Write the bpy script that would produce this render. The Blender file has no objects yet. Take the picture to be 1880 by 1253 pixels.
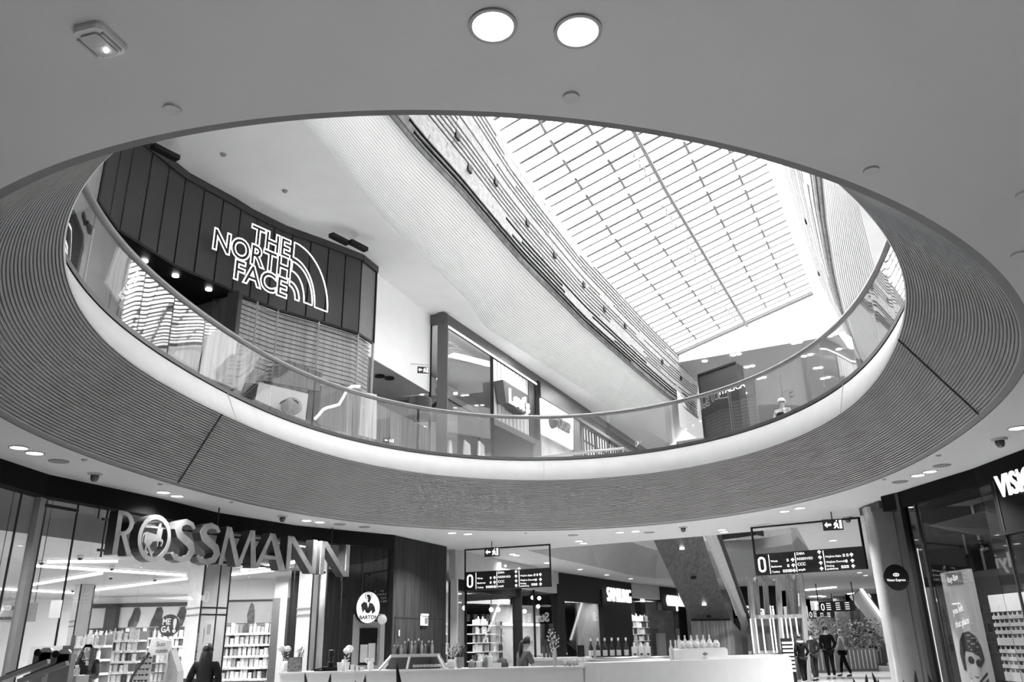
import bpy, math, random
from mathutils import Vector, Matrix
from mathutils.geometry import tessellate_polygon
import numpy as np
R = random.Random(7)
sc = bpy.context.scene
col = sc.collection
PI = math.pi

# ---------------------------------------------------------------- camera, world, exposure
FPX, PITCH, ROLL, EYE = 1481.16, math.radians(20.49), math.radians(-1.177), 1.5
Fv = Vector((0, math.cos(PITCH), math.sin(PITCH)))
U0 = Vector((0, -math.sin(PITCH), math.cos(PITCH)))
R0 = Vector((1, 0, 0))
Rv = math.cos(ROLL) * R0 + math.sin(ROLL) * U0
Uv = -math.sin(ROLL) * R0 + math.cos(ROLL) * U0
cd = bpy.data.cameras.new('camera'); cam = bpy.data.objects.new('camera', cd); col.objects.link(cam)
cd.sensor_width = 36; cd.lens = FPX / 1880 * 36; cd.clip_end = 300; cd.clip_start = 0.05
M = Matrix((Rv, Uv, -Fv)).transposed().to_4x4(); M.translation = Vector((0, 0, EYE))
cam.matrix_world = M
sc.camera = cam
sc.view_settings.view_transform = 'Standard'; sc.view_settings.look = 'None'
sc.view_settings.gamma = 1; sc.view_settings.use_curve_mapping = False
sc.view_settings.exposure = 1.0
sc.cycles.transparent_max_bounces = 24
sc.cycles.max_bounces = 6; sc.cycles.diffuse_bounces = 4; sc.cycles.adaptive_threshold = 0.02
sc.cycles.sample_clamp_indirect = 4.0
w = bpy.data.worlds.new('overcast_sky'); sc.world = w; w.use_nodes = True
bg = w.node_tree.nodes['Background']; bg.inputs[0].default_value = (1, 1, 1, 1); bg.inputs[1].default_value = 4.1

def area_light(name, loc, sx, sy, power, down=True, direction=None, spread=180):
    l = bpy.data.lights.new(name, 'AREA'); l.energy = power
    l.shape = 'RECTANGLE'; l.size = sx; l.size_y = sy; l.spread = math.radians(spread)
    o = bpy.data.objects.new(name, l); col.objects.link(o); o.location = loc
    if direction is not None:
        o.rotation_euler = Vector(direction).to_track_quat('-Z', 'Y').to_euler()
    return o

def ray(x, y): return Fv + (x - 940) / FPX * Rv - (y - 626.5) / FPX * Uv
def at(x, y, Y):                                   # the point of the place seen at a pixel, at a depth
    r = ray(x, y); return r * (Y / r.y) + Vector((0, 0, EYE))
def atz(x, y, z):
    r = ray(x, y); return r * ((z - EYE) / r.z) + Vector((0, 0, EYE))
def onwall(x, y, A, B):                            # on the vertical plane through A and B
    r = ray(x, y); n = Vector((-(B[1] - A[1]), B[0] - A[0], 0)); n2 = n.x * A[0] + n.y * A[1]
    return r * (n2 / (n.x * r.x + n.y * r.y)) + Vector((0, 0, EYE))

# ---------------------------------------------------------------- materials
def nodes(m):
    m.use_nodes = True; nt = m.node_tree; return nt, nt.nodes['Principled BSDF']
MATS = {}
def mat(name, v, rough=0.6, metal=0.0, var=0.06, scale=6.0, bump=0.0, spec=0.5, stretch=None):
    if name in MATS: return MATS[name]
    m = bpy.data.materials.new(name); nt, b = nodes(m)
    N = nt.nodes; Lk = nt.links
    tc = N.new('ShaderNodeTexCoord'); nz = N.new('ShaderNodeTexNoise'); nz.inputs['Scale'].default_value = scale
    nz.inputs['Detail'].default_value = 3
    src = tc.outputs['Object']
    if stretch:
        mp = N.new('ShaderNodeMapping'); mp.inputs['Scale'].default_value = stretch
        Lk.new(src, mp.inputs[0]); src = mp.outputs[0]
    Lk.new(src, nz.inputs['Vector'])
    cr = N.new('ShaderNodeValToRGB')
    a, c = v * (1 - var), min(1, v * (1 + var))
    cr.color_ramp.elements[0].position = 0.3; cr.color_ramp.elements[1].position = 0.7
    cr.color_ramp.elements[0].color = (a, a, a, 1); cr.color_ramp.elements[1].color = (c, c, c, 1)
    Lk.new(nz.outputs[0], cr.inputs[0]); Lk.new(cr.outputs[0], b.inputs['Base Color'])
    b.inputs['Roughness'].default_value = rough; b.inputs['Metallic'].default_value = metal
    b.inputs['Specular IOR Level'].default_value = spec
    if bump:
        bp = N.new('ShaderNodeBump'); bp.inputs['Strength'].default_value = bump; bp.inputs['Distance'].default_value = 0.02
        Lk.new(nz.outputs[0], bp.inputs['Height']); Lk.new(bp.outputs[0], b.inputs['Normal'])
    MATS[name] = m; return m
def emit(name, s, v=1.0):
    if name in MATS: return MATS[name]
    m = bpy.data.materials.new(name); nt, b = nodes(m)
    b.inputs['Base Color'].default_value = (v, v, v, 1)
    b.inputs['Emission Color'].default_value = (1, 1, 1, 1); b.inputs['Emission Strength'].default_value = s
    MATS[name] = m; return m
def glassm(name, tint=0.93, refl=1.0, rough=0.0):
    if name in MATS: return MATS[name]
    m = bpy.data.materials.new(name); m.use_nodes = True; nt = m.node_tree; N = nt.nodes; Lk = nt.links
    for n in list(N): N.remove(n)
    out = N.new('ShaderNodeOutputMaterial'); t = N.new('ShaderNodeBsdfTransparent'); g = N.new('ShaderNodeBsdfGlossy')
    t.inputs[0].default_value = (tint, tint, tint, 1); g.inputs['Roughness'].default_value = rough
    ge = N.new('ShaderNodeNewGeometry'); dt = N.new('ShaderNodeVectorMath'); dt.operation = 'DOT_PRODUCT'
    Lk.new(ge.outputs['Normal'], dt.inputs[0]); Lk.new(ge.outputs['Incoming'], dt.inputs[1])
    def mth(op, a=None, c=None, clamp=False):
        q = N.new('ShaderNodeMath'); q.operation = op; q.use_clamp = clamp
        for i, v in enumerate((a, c)):
            if v is None: continue
            if isinstance(v, (int, float)): q.inputs[i].default_value = v
            else: Lk.new(v, q.inputs[i])
        return q.outputs[0]
    cs = mth('ABSOLUTE', dt.outputs['Value']); p5 = mth('POWER', mth('SUBTRACT', 1.0, cs), 5.0)
    f = mth('ADD', mth('MULTIPLY', p5, 0.96), 0.04); f = mth('MULTIPLY', f, refl, True)
    mx = N.new('ShaderNodeMixShader')
    Lk.new(f, mx.inputs[0]); Lk.new(t.outputs[0], mx.inputs[1]); Lk.new(g.outputs[0], mx.inputs[2])
    Lk.new(mx.outputs[0], out.inputs[0]); MATS[name] = m; return m
def wood(name, a, c, axis='Z', scale=3.0, rough=0.5, streak=30.0, spec=0.4):
    if name in MATS: return MATS[name]
    m = bpy.data.materials.new(name); nt, b = nodes(m); N = nt.nodes; Lk = nt.links
    tc = N.new('ShaderNodeTexCoord'); mp = N.new('ShaderNodeMapping')
    s = [streak] * 3; s['XYZ'.index(axis)] = scale * 0.25
    mp.inputs['Scale'].default_value = s
    nz = N.new('ShaderNodeTexNoise'); nz.inputs['Scale'].default_value = 1.0; nz.inputs['Detail'].default_value = 5; nz.inputs['Distortion'].default_value = 0.6
    cr = N.new('ShaderNodeValToRGB'); cr.color_ramp.elements[0].position = 0.34; cr.color_ramp.elements[1].position = 0.66
    cr.color_ramp.elements[0].color = (a, a, a, 1); cr.color_ramp.elements[1].color = (c, c, c, 1)
    Lk.new(tc.outputs['Object'], mp.inputs[0]); Lk.new(mp.outputs[0], nz.inputs['Vector']); Lk.new(nz.outputs[0], cr.inputs[0])
    Lk.new(cr.outputs[0], b.inputs['Base Color']); b.inputs['Roughness'].default_value = rough; b.inputs['Specular IOR Level'].default_value = spec
    MATS[name] = m; return m
def brickm(name, a, c, mortar):
    m = bpy.data.materials.new(name); nt, b = nodes(m); N = nt.nodes; Lk = nt.links
    tc = N.new('ShaderNodeTexCoord'); mp = N.new('ShaderNodeMapping'); bk = N.new('ShaderNodeTexBrick')
    mp.inputs['Rotation'].default_value = (PI / 2, 0, 0)
    bk.inputs['Color1'].default_value = (a, a, a, 1); bk.inputs['Color2'].default_value = (c, c, c, 1); bk.inputs['Mortar'].default_value = (mortar,) * 3 + (1,)
    bk.inputs['Scale'].default_value = 4.0
    Lk.new(tc.outputs['Object'], mp.inputs[0]); Lk.new(mp.outputs[0], bk.inputs['Vector']); Lk.new(bk.outputs[0], b.inputs['Base Color'])
    b.inputs['Roughness'].default_value = 0.85; return m

PLASTER = mat('ceiling_plaster', 0.50, 0.75, var=0.02, scale=2)
PLASTER_W = mat('white_plaster', 0.92, 0.7, var=0.02, scale=1.5)
WHITE = mat('white_lacquer', 0.82, 0.35, var=0.02)
FASCIA = mat('white_fascia', 0.72, 0.5, var=0.03, scale=3)
LGREY = mat('light_grey_board', 0.52, 0.5, var=0.03)
MGREY = mat('mid_grey_board', 0.28, 0.5, var=0.05)
DGREY = mat('dark_grey_board', 0.08, 0.5, var=0.06)
ANTHR = mat('anthracite_metal', 0.05, 0.5, 0.0, var=0.1, scale=1.2, spec=.3)
BLACK = mat('black_paint', 0.010, 0.5, var=0.1, spec=.25)
MBLACK = mat('matt_black', 0.008, 0.9, var=0.1, spec=.1)
RIB = mat('ribbed_acoustic_panel', 0.27, 0.6, var=0.07, scale=1.2)
LIP = mat('opening_trim_paint', 0.13, 0.6, var=0.05)
STEEL = mat('brushed_steel', 0.45, 0.28, 0.9, var=0.08, scale=20)
GLASS = glassm('clear_glass', 0.95, 1.0)
BGLASS = glassm('balustrade_glass', 0.93, 2.4)
SGLASS = glassm('storefront_glass', 0.95, 1.0)
LAMP = emit('lamp_face', 7.0)
TUBE = emit('light_tube', 3.0)
NEON = emit('lit_letter', 0.8)
WOODL = wood('pale_oak_slat', 0.38, 0.60, 'Y', 2, 0.6, 14)
WOODD = wood('dark_walnut_board', 0.007, 0.024, 'Z', 3, 0.7, 16, .15)
WOODM = wood('grey_walnut_board', 0.10, 0.24, 'Z', 2, 0.5, 14)
WOODP = wood('pale_ash_board', 0.38, 0.72, 'Z', 2, 0.5, 10)
SKIN = mat('skin', 0.42, 0.6, var=0.05)
HAIRD = mat('dark_hair', 0.012, 0.45, var=0.3, scale=30)
PROD = [mat('packaging_%s' % n, v, 0.4, var=0.35, scale=40) for n, v in (('white', .75), ('pale', .5), ('grey', .28), ('dark', .07), ('cream', .62))]

# ---------------------------------------------------------------- mesh builder
class MB:
    def __init__(s): s.v = []; s.f = []; s.smooth = False
    def add(s, vs, fs):
        n = len(s.v); s.v += [Vector(v) for v in vs]; s.f += [tuple(i + n for i in f) for f in fs]; return s
    def quad(s, a, b, c, d): return s.add([a, b, c, d], [(0, 1, 2, 3)])
    def box(s, x0, y0, z0, x1, y1, z1):
        return s.add([(x, y, z) for x in (x0, x1) for y in (y0, y1) for z in (z0, z1)],
                     [(0, 1, 3, 2), (4, 6, 7, 5), (0, 4, 5, 1), (2, 3, 7, 6), (0, 2, 6, 4), (1, 5, 7, 3)])
    def bar(s, a, b, wd, h, up=(0, 0, 1)):          # a beam of rectangular section from a to b
        a = Vector(a); b = Vector(b); d = (b - a).normalized(); u = Vector(up)
        if abs(d.dot(u)) > .99: u = Vector((0, 1, 0))
        r = d.cross(u).normalized(); u = r.cross(d)
        return s.add([p + r * (i * wd / 2) + u * (j * h / 2) for p in (a, b) for i in (-1, 1) for j in (-1, 1)],
                     [(0, 1, 3, 2), (4, 6, 7, 5), (0, 4, 5, 1), (2, 3, 7, 6), (0, 2, 6, 4), (1, 5, 7, 3)])
    def tube(s, pts, rad, n=8, closed=False):
        pts = [Vector(p) for p in pts]; rs = rad if isinstance(rad, (list, tuple)) else [rad] * len(pts)
        base = len(s.v); m = len(pts); prev = None
        for i, p in enumerate(pts):
            if closed: d = (pts[(i + 1) % m] - pts[i - 1]).normalized()
            else: d = (pts[min(i + 1, m - 1)] - pts[max(i - 1, 0)]).normalized()
            if prev is None: r = d.orthogonal().normalized()
            else: r = (prev - d * prev.dot(d)).normalized()
            prev = r; u = d.cross(r)
            for k in range(n):
                a = 2 * PI * k / n; s.v.append(p + (r * math.cos(a) + u * math.sin(a)) * rs[i])
        for i in range(m if closed else m - 1):
            for k in range(n):
                a, b = base + i * n + k, base + i * n + (k + 1) % n
                c, d2 = base + ((i + 1) % m) * n + (k + 1) % n, base + ((i + 1) % m) * n + k
                s.f.append((a, b, c, d2))
        if not closed:
            s.f.append(tuple(base + k for k in range(n))[::-1]); s.f.append(tuple(base + (m - 1) * n + k for k in range(n)))
        return s
    def lathe(s, prof, c=(0, 0, 0), n=16, axis=None):
        base = len(s.v); c = Vector(c)
        q = Vector((0, 0, 1)).rotation_difference(Vector(axis).normalized()) if axis is not None else None
        for (r, z) in prof:
            for k in range(n):
                a = 2 * PI * k / n; p = Vector((r * math.cos(a), r * math.sin(a), z))
                if q: p = q @ p
                s.v.append(c + p)
        for i in range(len(prof) - 1):
            for k in range(n):
                s.f.append((base + i * n + k, base + i * n + (k + 1) % n, base + (i + 1) * n + (k + 1) % n, base + (i + 1) * n + k))
        if prof[0][0] > 1e-4: s.f.append(tuple(base + k for k in range(n))[::-1])
        if prof[-1][0] > 1e-4: s.f.append(tuple(base + (len(prof) - 1) * n + k for k in range(n)))
        return s
    def ball(s, c, r, n=10, sz=1.0, sx=1.0, sy=1.0):
        base = len(s.v); c = Vector(c); m = n // 2
        for i in range(m + 1):
            t = PI * i / m
            for k in range(n):
                a = 2 * PI * k / n
                s.v.append(c + Vector((r * sx * math.sin(t) * math.cos(a), r * sy * math.sin(t) * math.sin(a), r * sz * math.cos(t))))
        for i in range(m):
            for k in range(n):
                s.f.append((base + i * n + k, base + (i + 1) * n + k, base + (i + 1) * n + (k + 1) % n, base + i * n + (k + 1) % n))
        return s
    def prism(s, poly, o, ux, uy, dep):             # polygon (maybe holes) in plane o + x ux + y uy, thick along n
        loops = poly if isinstance(poly[0][0], (list, tuple)) else [poly]
        o = Vector(o); ux = Vector(ux); uy = Vector(uy); n = ux.cross(uy).normalized() * dep
        tris = tessellate_polygon([[Vector((p[0], p[1], 0)) for p in l] for l in loops])
        flat = [p for l in loops for p in l]; base = len(s.v); m = len(flat)
        for k in (0, 1):
            for p in flat: s.v.append(o + ux * p[0] + uy * p[1] + n * k)
        for t in tris:
            s.f.append(tuple(base + i for i in t)); s.f.append(tuple(base + m + i for i in reversed(t)))
        i0 = 0
        for l in loops:
            L = len(l)
            for i in range(L):
                a, b = base + i0 + i, base + i0 + (i + 1) % L
                s.f.append((a, b, b + m, a + m))
            i0 += L
        return s
    def grid(s, rows):                              # rows of points -> sheet
        base = len(s.v); n = len(rows[0])
        for r in rows: s.v += [Vector(p) for p in r]
        for i in range(len(rows) - 1):
            for k in range(n - 1):
                s.f.append((base + i * n + k, base + i * n + k + 1, base + (i + 1) * n + k + 1, base + (i + 1) * n + k))
        return s
    def build(s, name, m, parent=None, smooth=False, local=False, loc=None):
        me = bpy.data.meshes.new(name)
        off = Vector((0, 0, 0))
        if not local and s.v:
            if parent is not None:
                p = parent
                while p is not None: off += p.location; p = p.parent
            elif loc is not None: off = Vector(loc)
            else:
                xs = [v.x for v in s.v]; ys = [v.y for v in s.v]; zs = [v.z for v in s.v]
                off = Vector(((min(xs) + max(xs)) / 2, (min(ys) + max(ys)) / 2, min(zs)))
        me.from_pydata([tuple(v - off) for v in s.v], [], s.f); me.validate(); me.update()
        if smooth or s.smooth:
            for p in me.polygons: p.use_smooth = True
        me.materials.append(m)
        o = bpy.data.objects.new(name, me); col.objects.link(o)
        if parent is not None: o.parent = parent
        elif not local: o.location = off
        return o
def tag(o, label=None, cat=None, group=None, kind=None):
    if label: o['label'] = label
    if cat: o['category'] = cat
    if group: o['group'] = group
    if kind: o['kind'] = kind
    return o
def thing(name, label, cat, loc=(0, 0, 0), rz=0, group=None):
    o = bpy.data.objects.new(name, None); col.objects.link(o); o.location = loc; o.rotation_euler = (0, 0, rz)
    o.empty_display_size = 0.2
    return tag(o, label, cat, group)
def struct(name, mb, m, label=None, smooth=False, parent=None):
    o = mb.build(name, m, parent, smooth, loc=(0, 0, 0) if parent is None else None)
    if parent is None:
        o['kind'] = 'structure'
        if label: tag(o, label, name.split('_')[0].split('.')[0])
    return o
def single(name, mb, m, label, cat, group=None, smooth=False, kind=None):
    return tag(mb.build(name, m, smooth=smooth), label, cat, group, kind)
KIDS = {}
def copy_tree(o, loc, label=None, parent=None, rz=None):
    c = o.copy(); col.objects.link(c)
    if parent is None:
        c.location = loc
        if rz is not None: c.rotation_euler = (0, 0, rz)
        if label: c['label'] = label
    else: c.parent = parent
    for ch in list(o.children):
        if ch.type == 'LIGHT' or ch.name.endswith('_nocopy'): continue
        copy_tree(ch, None, None, c)
    return c
def text(body, h, o, ux, uy, m, name, parent=None, dep=0.02, sx=1.0, bold=0.0, fit=None, align='LEFT', outline=0.0, label=None, cat=None, space=1.0, group=None):
    cu = bpy.data.curves.new('t', 'FONT'); cu.body = body; cu.size = 1.0; cu.align_x = align; cu.space_character = space
    cu.resolution_u = 4
    if outline:
        cu.fill_mode = 'NONE'; cu.bevel_depth = outline / h; cu.bevel_resolution = 0
    cu.offset = bold
    ob = bpy.data.objects.new('t', cu)
    me0 = bpy.data.meshes.new_from_object(ob)
    o = Vector(o); ux = Vector(ux).normalized(); uy = Vector(uy).normalized(); n = ux.cross(uy)
    k = h / 0.72; b = MB(); vs = [v.co.copy() for v in me0.vertices]; fs = [tuple(p.vertices) for p in me0.polygons]
    if fit: sx = fit / ((max(v.x for v in vs) - min(v.x for v in vs)) * k)
    if outline or not dep:
        b.add([o + ux * (v.x * k * sx) + uy * (v.y * k) + n * (v.z * k) for v in vs], fs)
    else:
        N = len(vs); ed = {}
        for f in fs:
            for i in range(len(f)):
                e = (f[i], f[(i + 1) % len(f)]); kk = (min(e), max(e)); ed[kk] = None if kk in ed else e
        P = [o + ux * (v.x * k * sx) + uy * (v.y * k) for v in vs]
        F = [f for f in fs] and [tuple(i + N for i in f) for f in fs] + [tuple(reversed(f)) for f in fs]
        for e in ed.values():
            if e: F.append((e[0], e[1], e[1] + N, e[0] + N))
        b.add(P + [p + n * dep for p in P], F)
    bpy.data.objects.remove(ob); bpy.data.curves.remove(cu); bpy.data.meshes.remove(me0)
    r = b.build(name, m, parent)
    if label and parent is None: tag(r, label, cat, group)
    elif label: r['label'] = label
    return r
UP = Vector((0, 0, 1))

# ================================================================ the oval opening between the floors
HC, Z1, Z2, ZR = 4.065, 5.113, 5.66, 6.72           # ceiling, top of the funnel, upper floor, rail
CX, CY = -0.0718, 9.8114
K0 = [7.0769, 0.1666, 1.7612, -1.191, 0.4855, -0.138, -0.2832, 0.1059, -0.0926]
K1 = [6.1053, 0.205, 1.691, -1.1485, 0.5395, -0.174, -0.2393, 0.1079, -0.101]
KR = [6.3521, 0.1771, 1.7308, -1.1581, 0.4962, -0.1424, -0.2572, 0.0982, -0.0926]
def oval(Kc, t, z, off=0.0):
    r = Kc[0] + off
    for k in range(1, 5): r += Kc[2 * k - 1] * math.cos(k * t) + Kc[2 * k] * math.sin(k * t)
    return Vector((CX + r * math.cos(t), CY + r * math.sin(t), z))
NT = 288
TH = [2 * PI * i / NT for i in range(NT)]
def ring(fa, closed=True):
    return [fa(t) for t in TH] + ([fa(TH[0])] if closed else [])
O2 = [atz(x, y, HC) for x, y in [(968, 1011), (1136, 997.5), (1291, 985), (1463, 969), (1485, 1010), (1515, 1035), (1480, 1052), (1400, 1060), (1320, 1063), (1203, 1062.7), (1150, 1055), (1100, 1043), (1030, 1028)]]
def flat_with_holes(z, holes, box=(-34, -8, 40, 80)):
    x0, y0, x1, y1 = box
    loops = [[Vector((x0, y0, z)), Vector((x1, y0, z)), Vector((x1, y1, z)), Vector((x0, y1, z))]] + holes
    tr = tessellate_polygon([[Vector((p.x, p.y, 0)) for p in l] for l in loops])
    fl = [p for l in loops for p in l]; b = MB(); b.add([(p.x, p.y, z) for p in fl], tr); return b
struct('ceiling', flat_with_holes(HC, [ring(lambda t: oval(K0, t, HC), False), O2]), PLASTER)
O2u = [Vector((p.x, p.y, Z2)) for p in O2]
struct('floor_upper', flat_with_holes(Z2, [ring(lambda t: oval(KR, t, Z2, .02), False), O2u]), mat('upper_floor_tile', 0.62, 0.35, var=0.03))
# trim strip round the opening
struct('trim_1', MB().grid([ring(lambda t: oval(K0, t, HC)), ring(lambda t: oval(K0, t, HC + .012, -.005)), ring(lambda t: oval(K0, t, HC + .03, -.085))]), LIP)
# ribbed funnel: real ribs, one sheet
NR = 34; rows = []
for i in range(NR):
    for s_, out in ((0.0, 0.0), (0.55, 0.0), (0.62, 0.016), (0.98, 0.016)):
        f = (i + s_) / NR
        def pt(t, f=f, out=out):
            a = oval(K0, t, HC + .03, -.085); b = oval(K1, t, Z1); p = a.lerp(b, f); d = Vector((p.x - CX, p.y - CY, 0)).normalized()
            return p + d * out + Vector((0, 0, out))
        rows.append(ring(pt))
rows.append(ring(lambda t: oval(K1, t, Z1)))
fun = struct('wall_funnel', MB().grid(rows), RIB)
def th_of(x, y, z):
    p = atz(x, y, z); return math.atan2(p.y - CY, p.x - CX)
for (xa, ya) in ((325, 890), (1817, 764)):
    t0 = th_of(xa, ya, HC); b = MB()
    prof = [oval(K0, t0, HC + .02, -.10), oval(K1, t0, Z1 - .005, -.012)]
    b.bar(prof[0], prof[1], .022, .012)
    b.build('panel_joint', BLACK, fun)
# white fascia and its joints
fas = struct('trim_2', MB().grid([ring(lambda t: oval(K1, t, Z1)), ring(lambda t: oval(K1, t, Z1 + .02, -.015)), ring(lambda t: oval(KR, t, Z2 - .02, -.012)), ring(lambda t: oval(KR, t, Z2, .03))]), FASCIA, smooth=True)
for xa, ya in ((403, 727), (1000, 850), (1540, 705)):
    t0 = th_of(xa, ya, Z2); b = MB(); b.bar(oval(K1, t0, Z1 + .01, -.02), oval(KR, t0, Z2, -.016), .012, .01); b.build('joint', LGREY, fas)

# balustrade: shoe, 38 curved panes, handrail
bal = thing('glass_balustrade', 'curved frameless glass balustrade with steel handrail round the oval opening', 'balustrade', (CX, CY, Z2))
prof = [(-.02, 0), (-.02, .07), (.03, .07), (.03, 0)]
MB().grid([ring(lambda t, o=o, z=z: oval(KR, t, Z2 + z, o)) for o, z in prof]).build('base_shoe', mat('shoe_metal', .12, .4, .5), bal)
NP = 38
for k in range(NP):
    a0 = 2 * PI * (k + .02) / NP; a1 = 2 * PI * (k + .98) / NP; b = MB(); inn = []; out = []
    for j in range(7):
        t = a0 + (a1 - a0) * j / 6
        inn.append([oval(KR, t, z, 0.0) for z in (Z2 + .05, ZR)]); out.append([oval(KR, t, z, .015) for z in (Z2 + .05, ZR)])
    b.grid(inn); b.grid(out[::-1]); b.quad(inn[0][0], inn[0][1], out[0][1], out[0][0]); b.quad(inn[-1][0], out[-1][0], out[-1][1], inn[-1][1])
    b.build('glass_pane', BGLASS, bal, smooth=True)
hr = [(.0525, .02), (.045, .055), (.02, .07), (-.02, .07), (-.045, .055), (-.0525, .02), (-.04, -.015), (.04, -.015), (.0525, .02)]
MB().grid([ring(lambda t, o=o, z=z: oval(KR, t, ZR + z, o + .005)) for o, z in hr]).build('handrail', mat('handrail_metal', .22, .35, .6, var=.05), bal, smooth=True)

# second opening further down the hall: ribbed rim and white edge
c2 = sum(O2, Vector()) / len(O2)
def ins(p, f, z): d = (c2 - Vector((p.x, p.y, HC))); d.z = 0; q = Vector((p.x, p.y, 0)) + d.normalized() * f; return Vector((q.x, q.y, z))
O2c = O2 + [O2[0]]
struct('wall_rim', MB().grid([[ins(p, 0, HC) for p in O2c], [ins(p, .9, 5.2) for p in O2c], [ins(p, .85, Z2) for p in O2c]]), mat('grey_rim', .30, .6, var=.04))

# ================================================================ upper level shell
def LT(L, T, z): return Vector((.462 * L + .887 * T, .887 * L - .462 * T, z))
def toLT(p): return .462 * p[0] + .887 * p[1], .887 * p[0] - .462 * p[1]
def curve(pxs, z):
    q = sorted(toLT(atz(x, y, z)) for x, y in pxs)
    Ls = [a for a, _ in q]; Ts = [b for _, b in q]
    def f(L):
        if L <= Ls[0]: return Ts[0] + (Ts[1] - Ts[0]) / (Ls[1] - Ls[0]) * max(L - Ls[0], -4)
        return float(np.interp(L, Ls, Ts))
    return f
zTop = 11.25
SL0 = curve([(722, 219.5), (767, 274), (841, 351), (955, 482), (1072, 600), (1169, 684), (1230, 734), (1266, 757)], 12.5)
SL1 = curve([(898, 219.5), (941, 290.6), (995, 364), (1069, 461.6), (1196, 600), (1242, 646), (1284, 687)], 15.0)
SR0 = curve([(1509, 334), (1516, 408), (1530, 499), (1547, 571)], 12.5)
SR1 = curve([(1439.5, 310), (1468, 408), (1506.5, 518), (1535, 571)], 15.5)
KR0 = curve([(1410.7, 302.7), (1458.6, 441.6), (1487, 518), (1494.5, 539.7)], 17.0)
RL = curve([(560, 225), (661, 350), (700, 398), (856, 550), (888, 600)], zTop)
LB, LE = 9.0, 38.3
Lr = [LB + (LE - LB) * i / 60 for i in range(61)]
# left ceiling: flat, then a ribbed cove up to the slatted beam
rows = []
NRB = 30
for L in [LB - .0] + Lr[1:] + [41.5]:
    Tr = min(RL(L), SL0(L) - .5); Ts = SL0(L); r = [LT(L, -30, zTop), LT(L, -16, zTop), LT(L, Tr, zTop)]
    for i in range(NRB):
        for s_, d in ((0.0, 0), (.72, 0), (.74, .07), (.98, .07)):
            u = (i + s_) / NRB; zz = zTop + 1.25 * (u ** 1.5)
            r.append(LT(L, Tr + (Ts - Tr) * u, zz + d))
    r.append(LT(L, Ts, 12.5)); rows.append(r)
struct('ceiling_left', MB().grid(rows), PLASTER_W)
rows = []
for L in Lr:
    Ts = SR0(L); Tr = -.45; r = []
    for i in range(20):
        for s_, d in ((0.0, 0), (.72, 0), (.74, .07), (.98, .07)):
            u = (i + s_) / 20; r.append(LT(L, Ts + (Tr - Ts) * u, 12.5 - 1.25 * (u ** .7) + d))
    r += [LT(L, Tr, zTop), LT(L, 20, zTop)]; rows.append(r)
struct('ceiling_right', MB().grid(rows), PLASTER_W)
struct('ceiling_front', MB().grid([[LT(LB, -30, zTop), LT(LB, 20, zTop)], [LT(-14, -30, zTop), LT(-14, 20, zTop)]]), PLASTER_W)  # unseen sheet, added only to keep stray light out
# slatted beams along both sides of the skylight
def beam(name, lab, f0, z0, f1, z1, Ls, NS, seed, flip):
    rr = random.Random(seed)
    t = thing(name, lab, 'slatted beam', LT(20, f0(20), z0))
    def P(L, u, o=0.0): return LT(L, f0(L) + (f1(L) - f0(L)) * u + flip * o, z0 + (z1 - z0) * u)
    MB().grid([[P(L, 0, -.02), P(L, 1, -.02)] for L in Ls]).build('backing', MBLACK, t)
    for i in range(NS):
        b = MB(); L = Ls[0]
        g = .034 if i < NS * .3 else .021
        while L < Ls[-1]:
            ln = min(rr.uniform(2.0, 6.0), Ls[-1] - L); e = L + ln
            gap = g if rr.random() < .72 else -.002
            u0 = i / NS; u1 = (i + 1) / NS - gap * 1.0
            k = max(2, int(ln / .6)); q = [L + (e - .02 - L) * j / k for j in range(k + 1)]
            b.grid([[P(x, u0, .0), P(x, u0, .03), P(x, u1, .03), P(x, u1, .0)] for x in q])
            L = e
        b.build('slat', WOODL if i > 2 else mat('underside_shade_oak', .20, .8, var=.35, scale=3), t)  # lowest rows use a darker tone that paints in the underside shade
    MB().grid([[LT(L, f0(L), z0), LT(L, f0(L) + flip * .05, z0 - .05), LT(L, f0(L) + flip * .1, z0 + .03)] for L in Ls]).build('edge_profile', mat('underside_shade_oak', .30), t)
    return t, P
LsB = [LB + (41.5 - LB) * i / 64 for i in range(65)]
bm1, PB1 = beam('slatted_beam', 'long curved timber slatted beam along the left side of the skylight', SL0, 12.5, SL1, 15.0, LsB, 20, 3, 1)
bm2, PB2 = beam('slatted_beam', 'steep timber slatted beam along the right side of the skylight', SR0, 12.5, SR1, 15.5, Lr, 20, 5, -1)
def Lof(P, x, y, best=None):
    for i in range(900):
        for u in (0.2, .35, .5, .65, .8): pass
    return None
def proj(p):
    d = Vector(p) - Vector((0, 0, EYE)); z = d.dot(Fv); return 940 + FPX * d.dot(Rv) / z, 626.5 - FPX * d.dot(Uv) / z
def locate(P, x, y, Ls):
    best = (1e9, 0, 0)
    for i in range(240):
        L = Ls[0] + (Ls[-1] - Ls[0]) * i / 239
        for j in range(21):
            q = proj(P(L, j / 20)); e = (q[0] - x) ** 2 + (q[1] - y) ** 2
            if e < best[0]: best = (e, L, j / 20)
    return best[1], best[2]
for x, y in [(840, 248), (857, 309), (908, 334), (968, 409), (1018, 468), (1069, 525), (1110, 568), (1146, 600), (1215, 664), (1249, 694)]:
    L, u = locate(PB1, x, y, LsB); p = PB1(L, u, .04); a = (PB1(L + .1, u, .04) - p).normalized()
    b = MB(); b.bar(p - a * .12, p + a * .12, .06, .2); b.build('black_spotlight_slot', BLACK, bm1)
for x, y in [(1343, 0)]: pass
for x, y in [(1481, 405), (1504, 500)]:
    L, u = locate(PB2, x, y, Lr); p = PB2(L, u, .04); b = MB(); b.bar(p, p + LT(.2, 0, 0) , .06, .14); b.build('black_spotlight_slot', BLACK, bm2)
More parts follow.
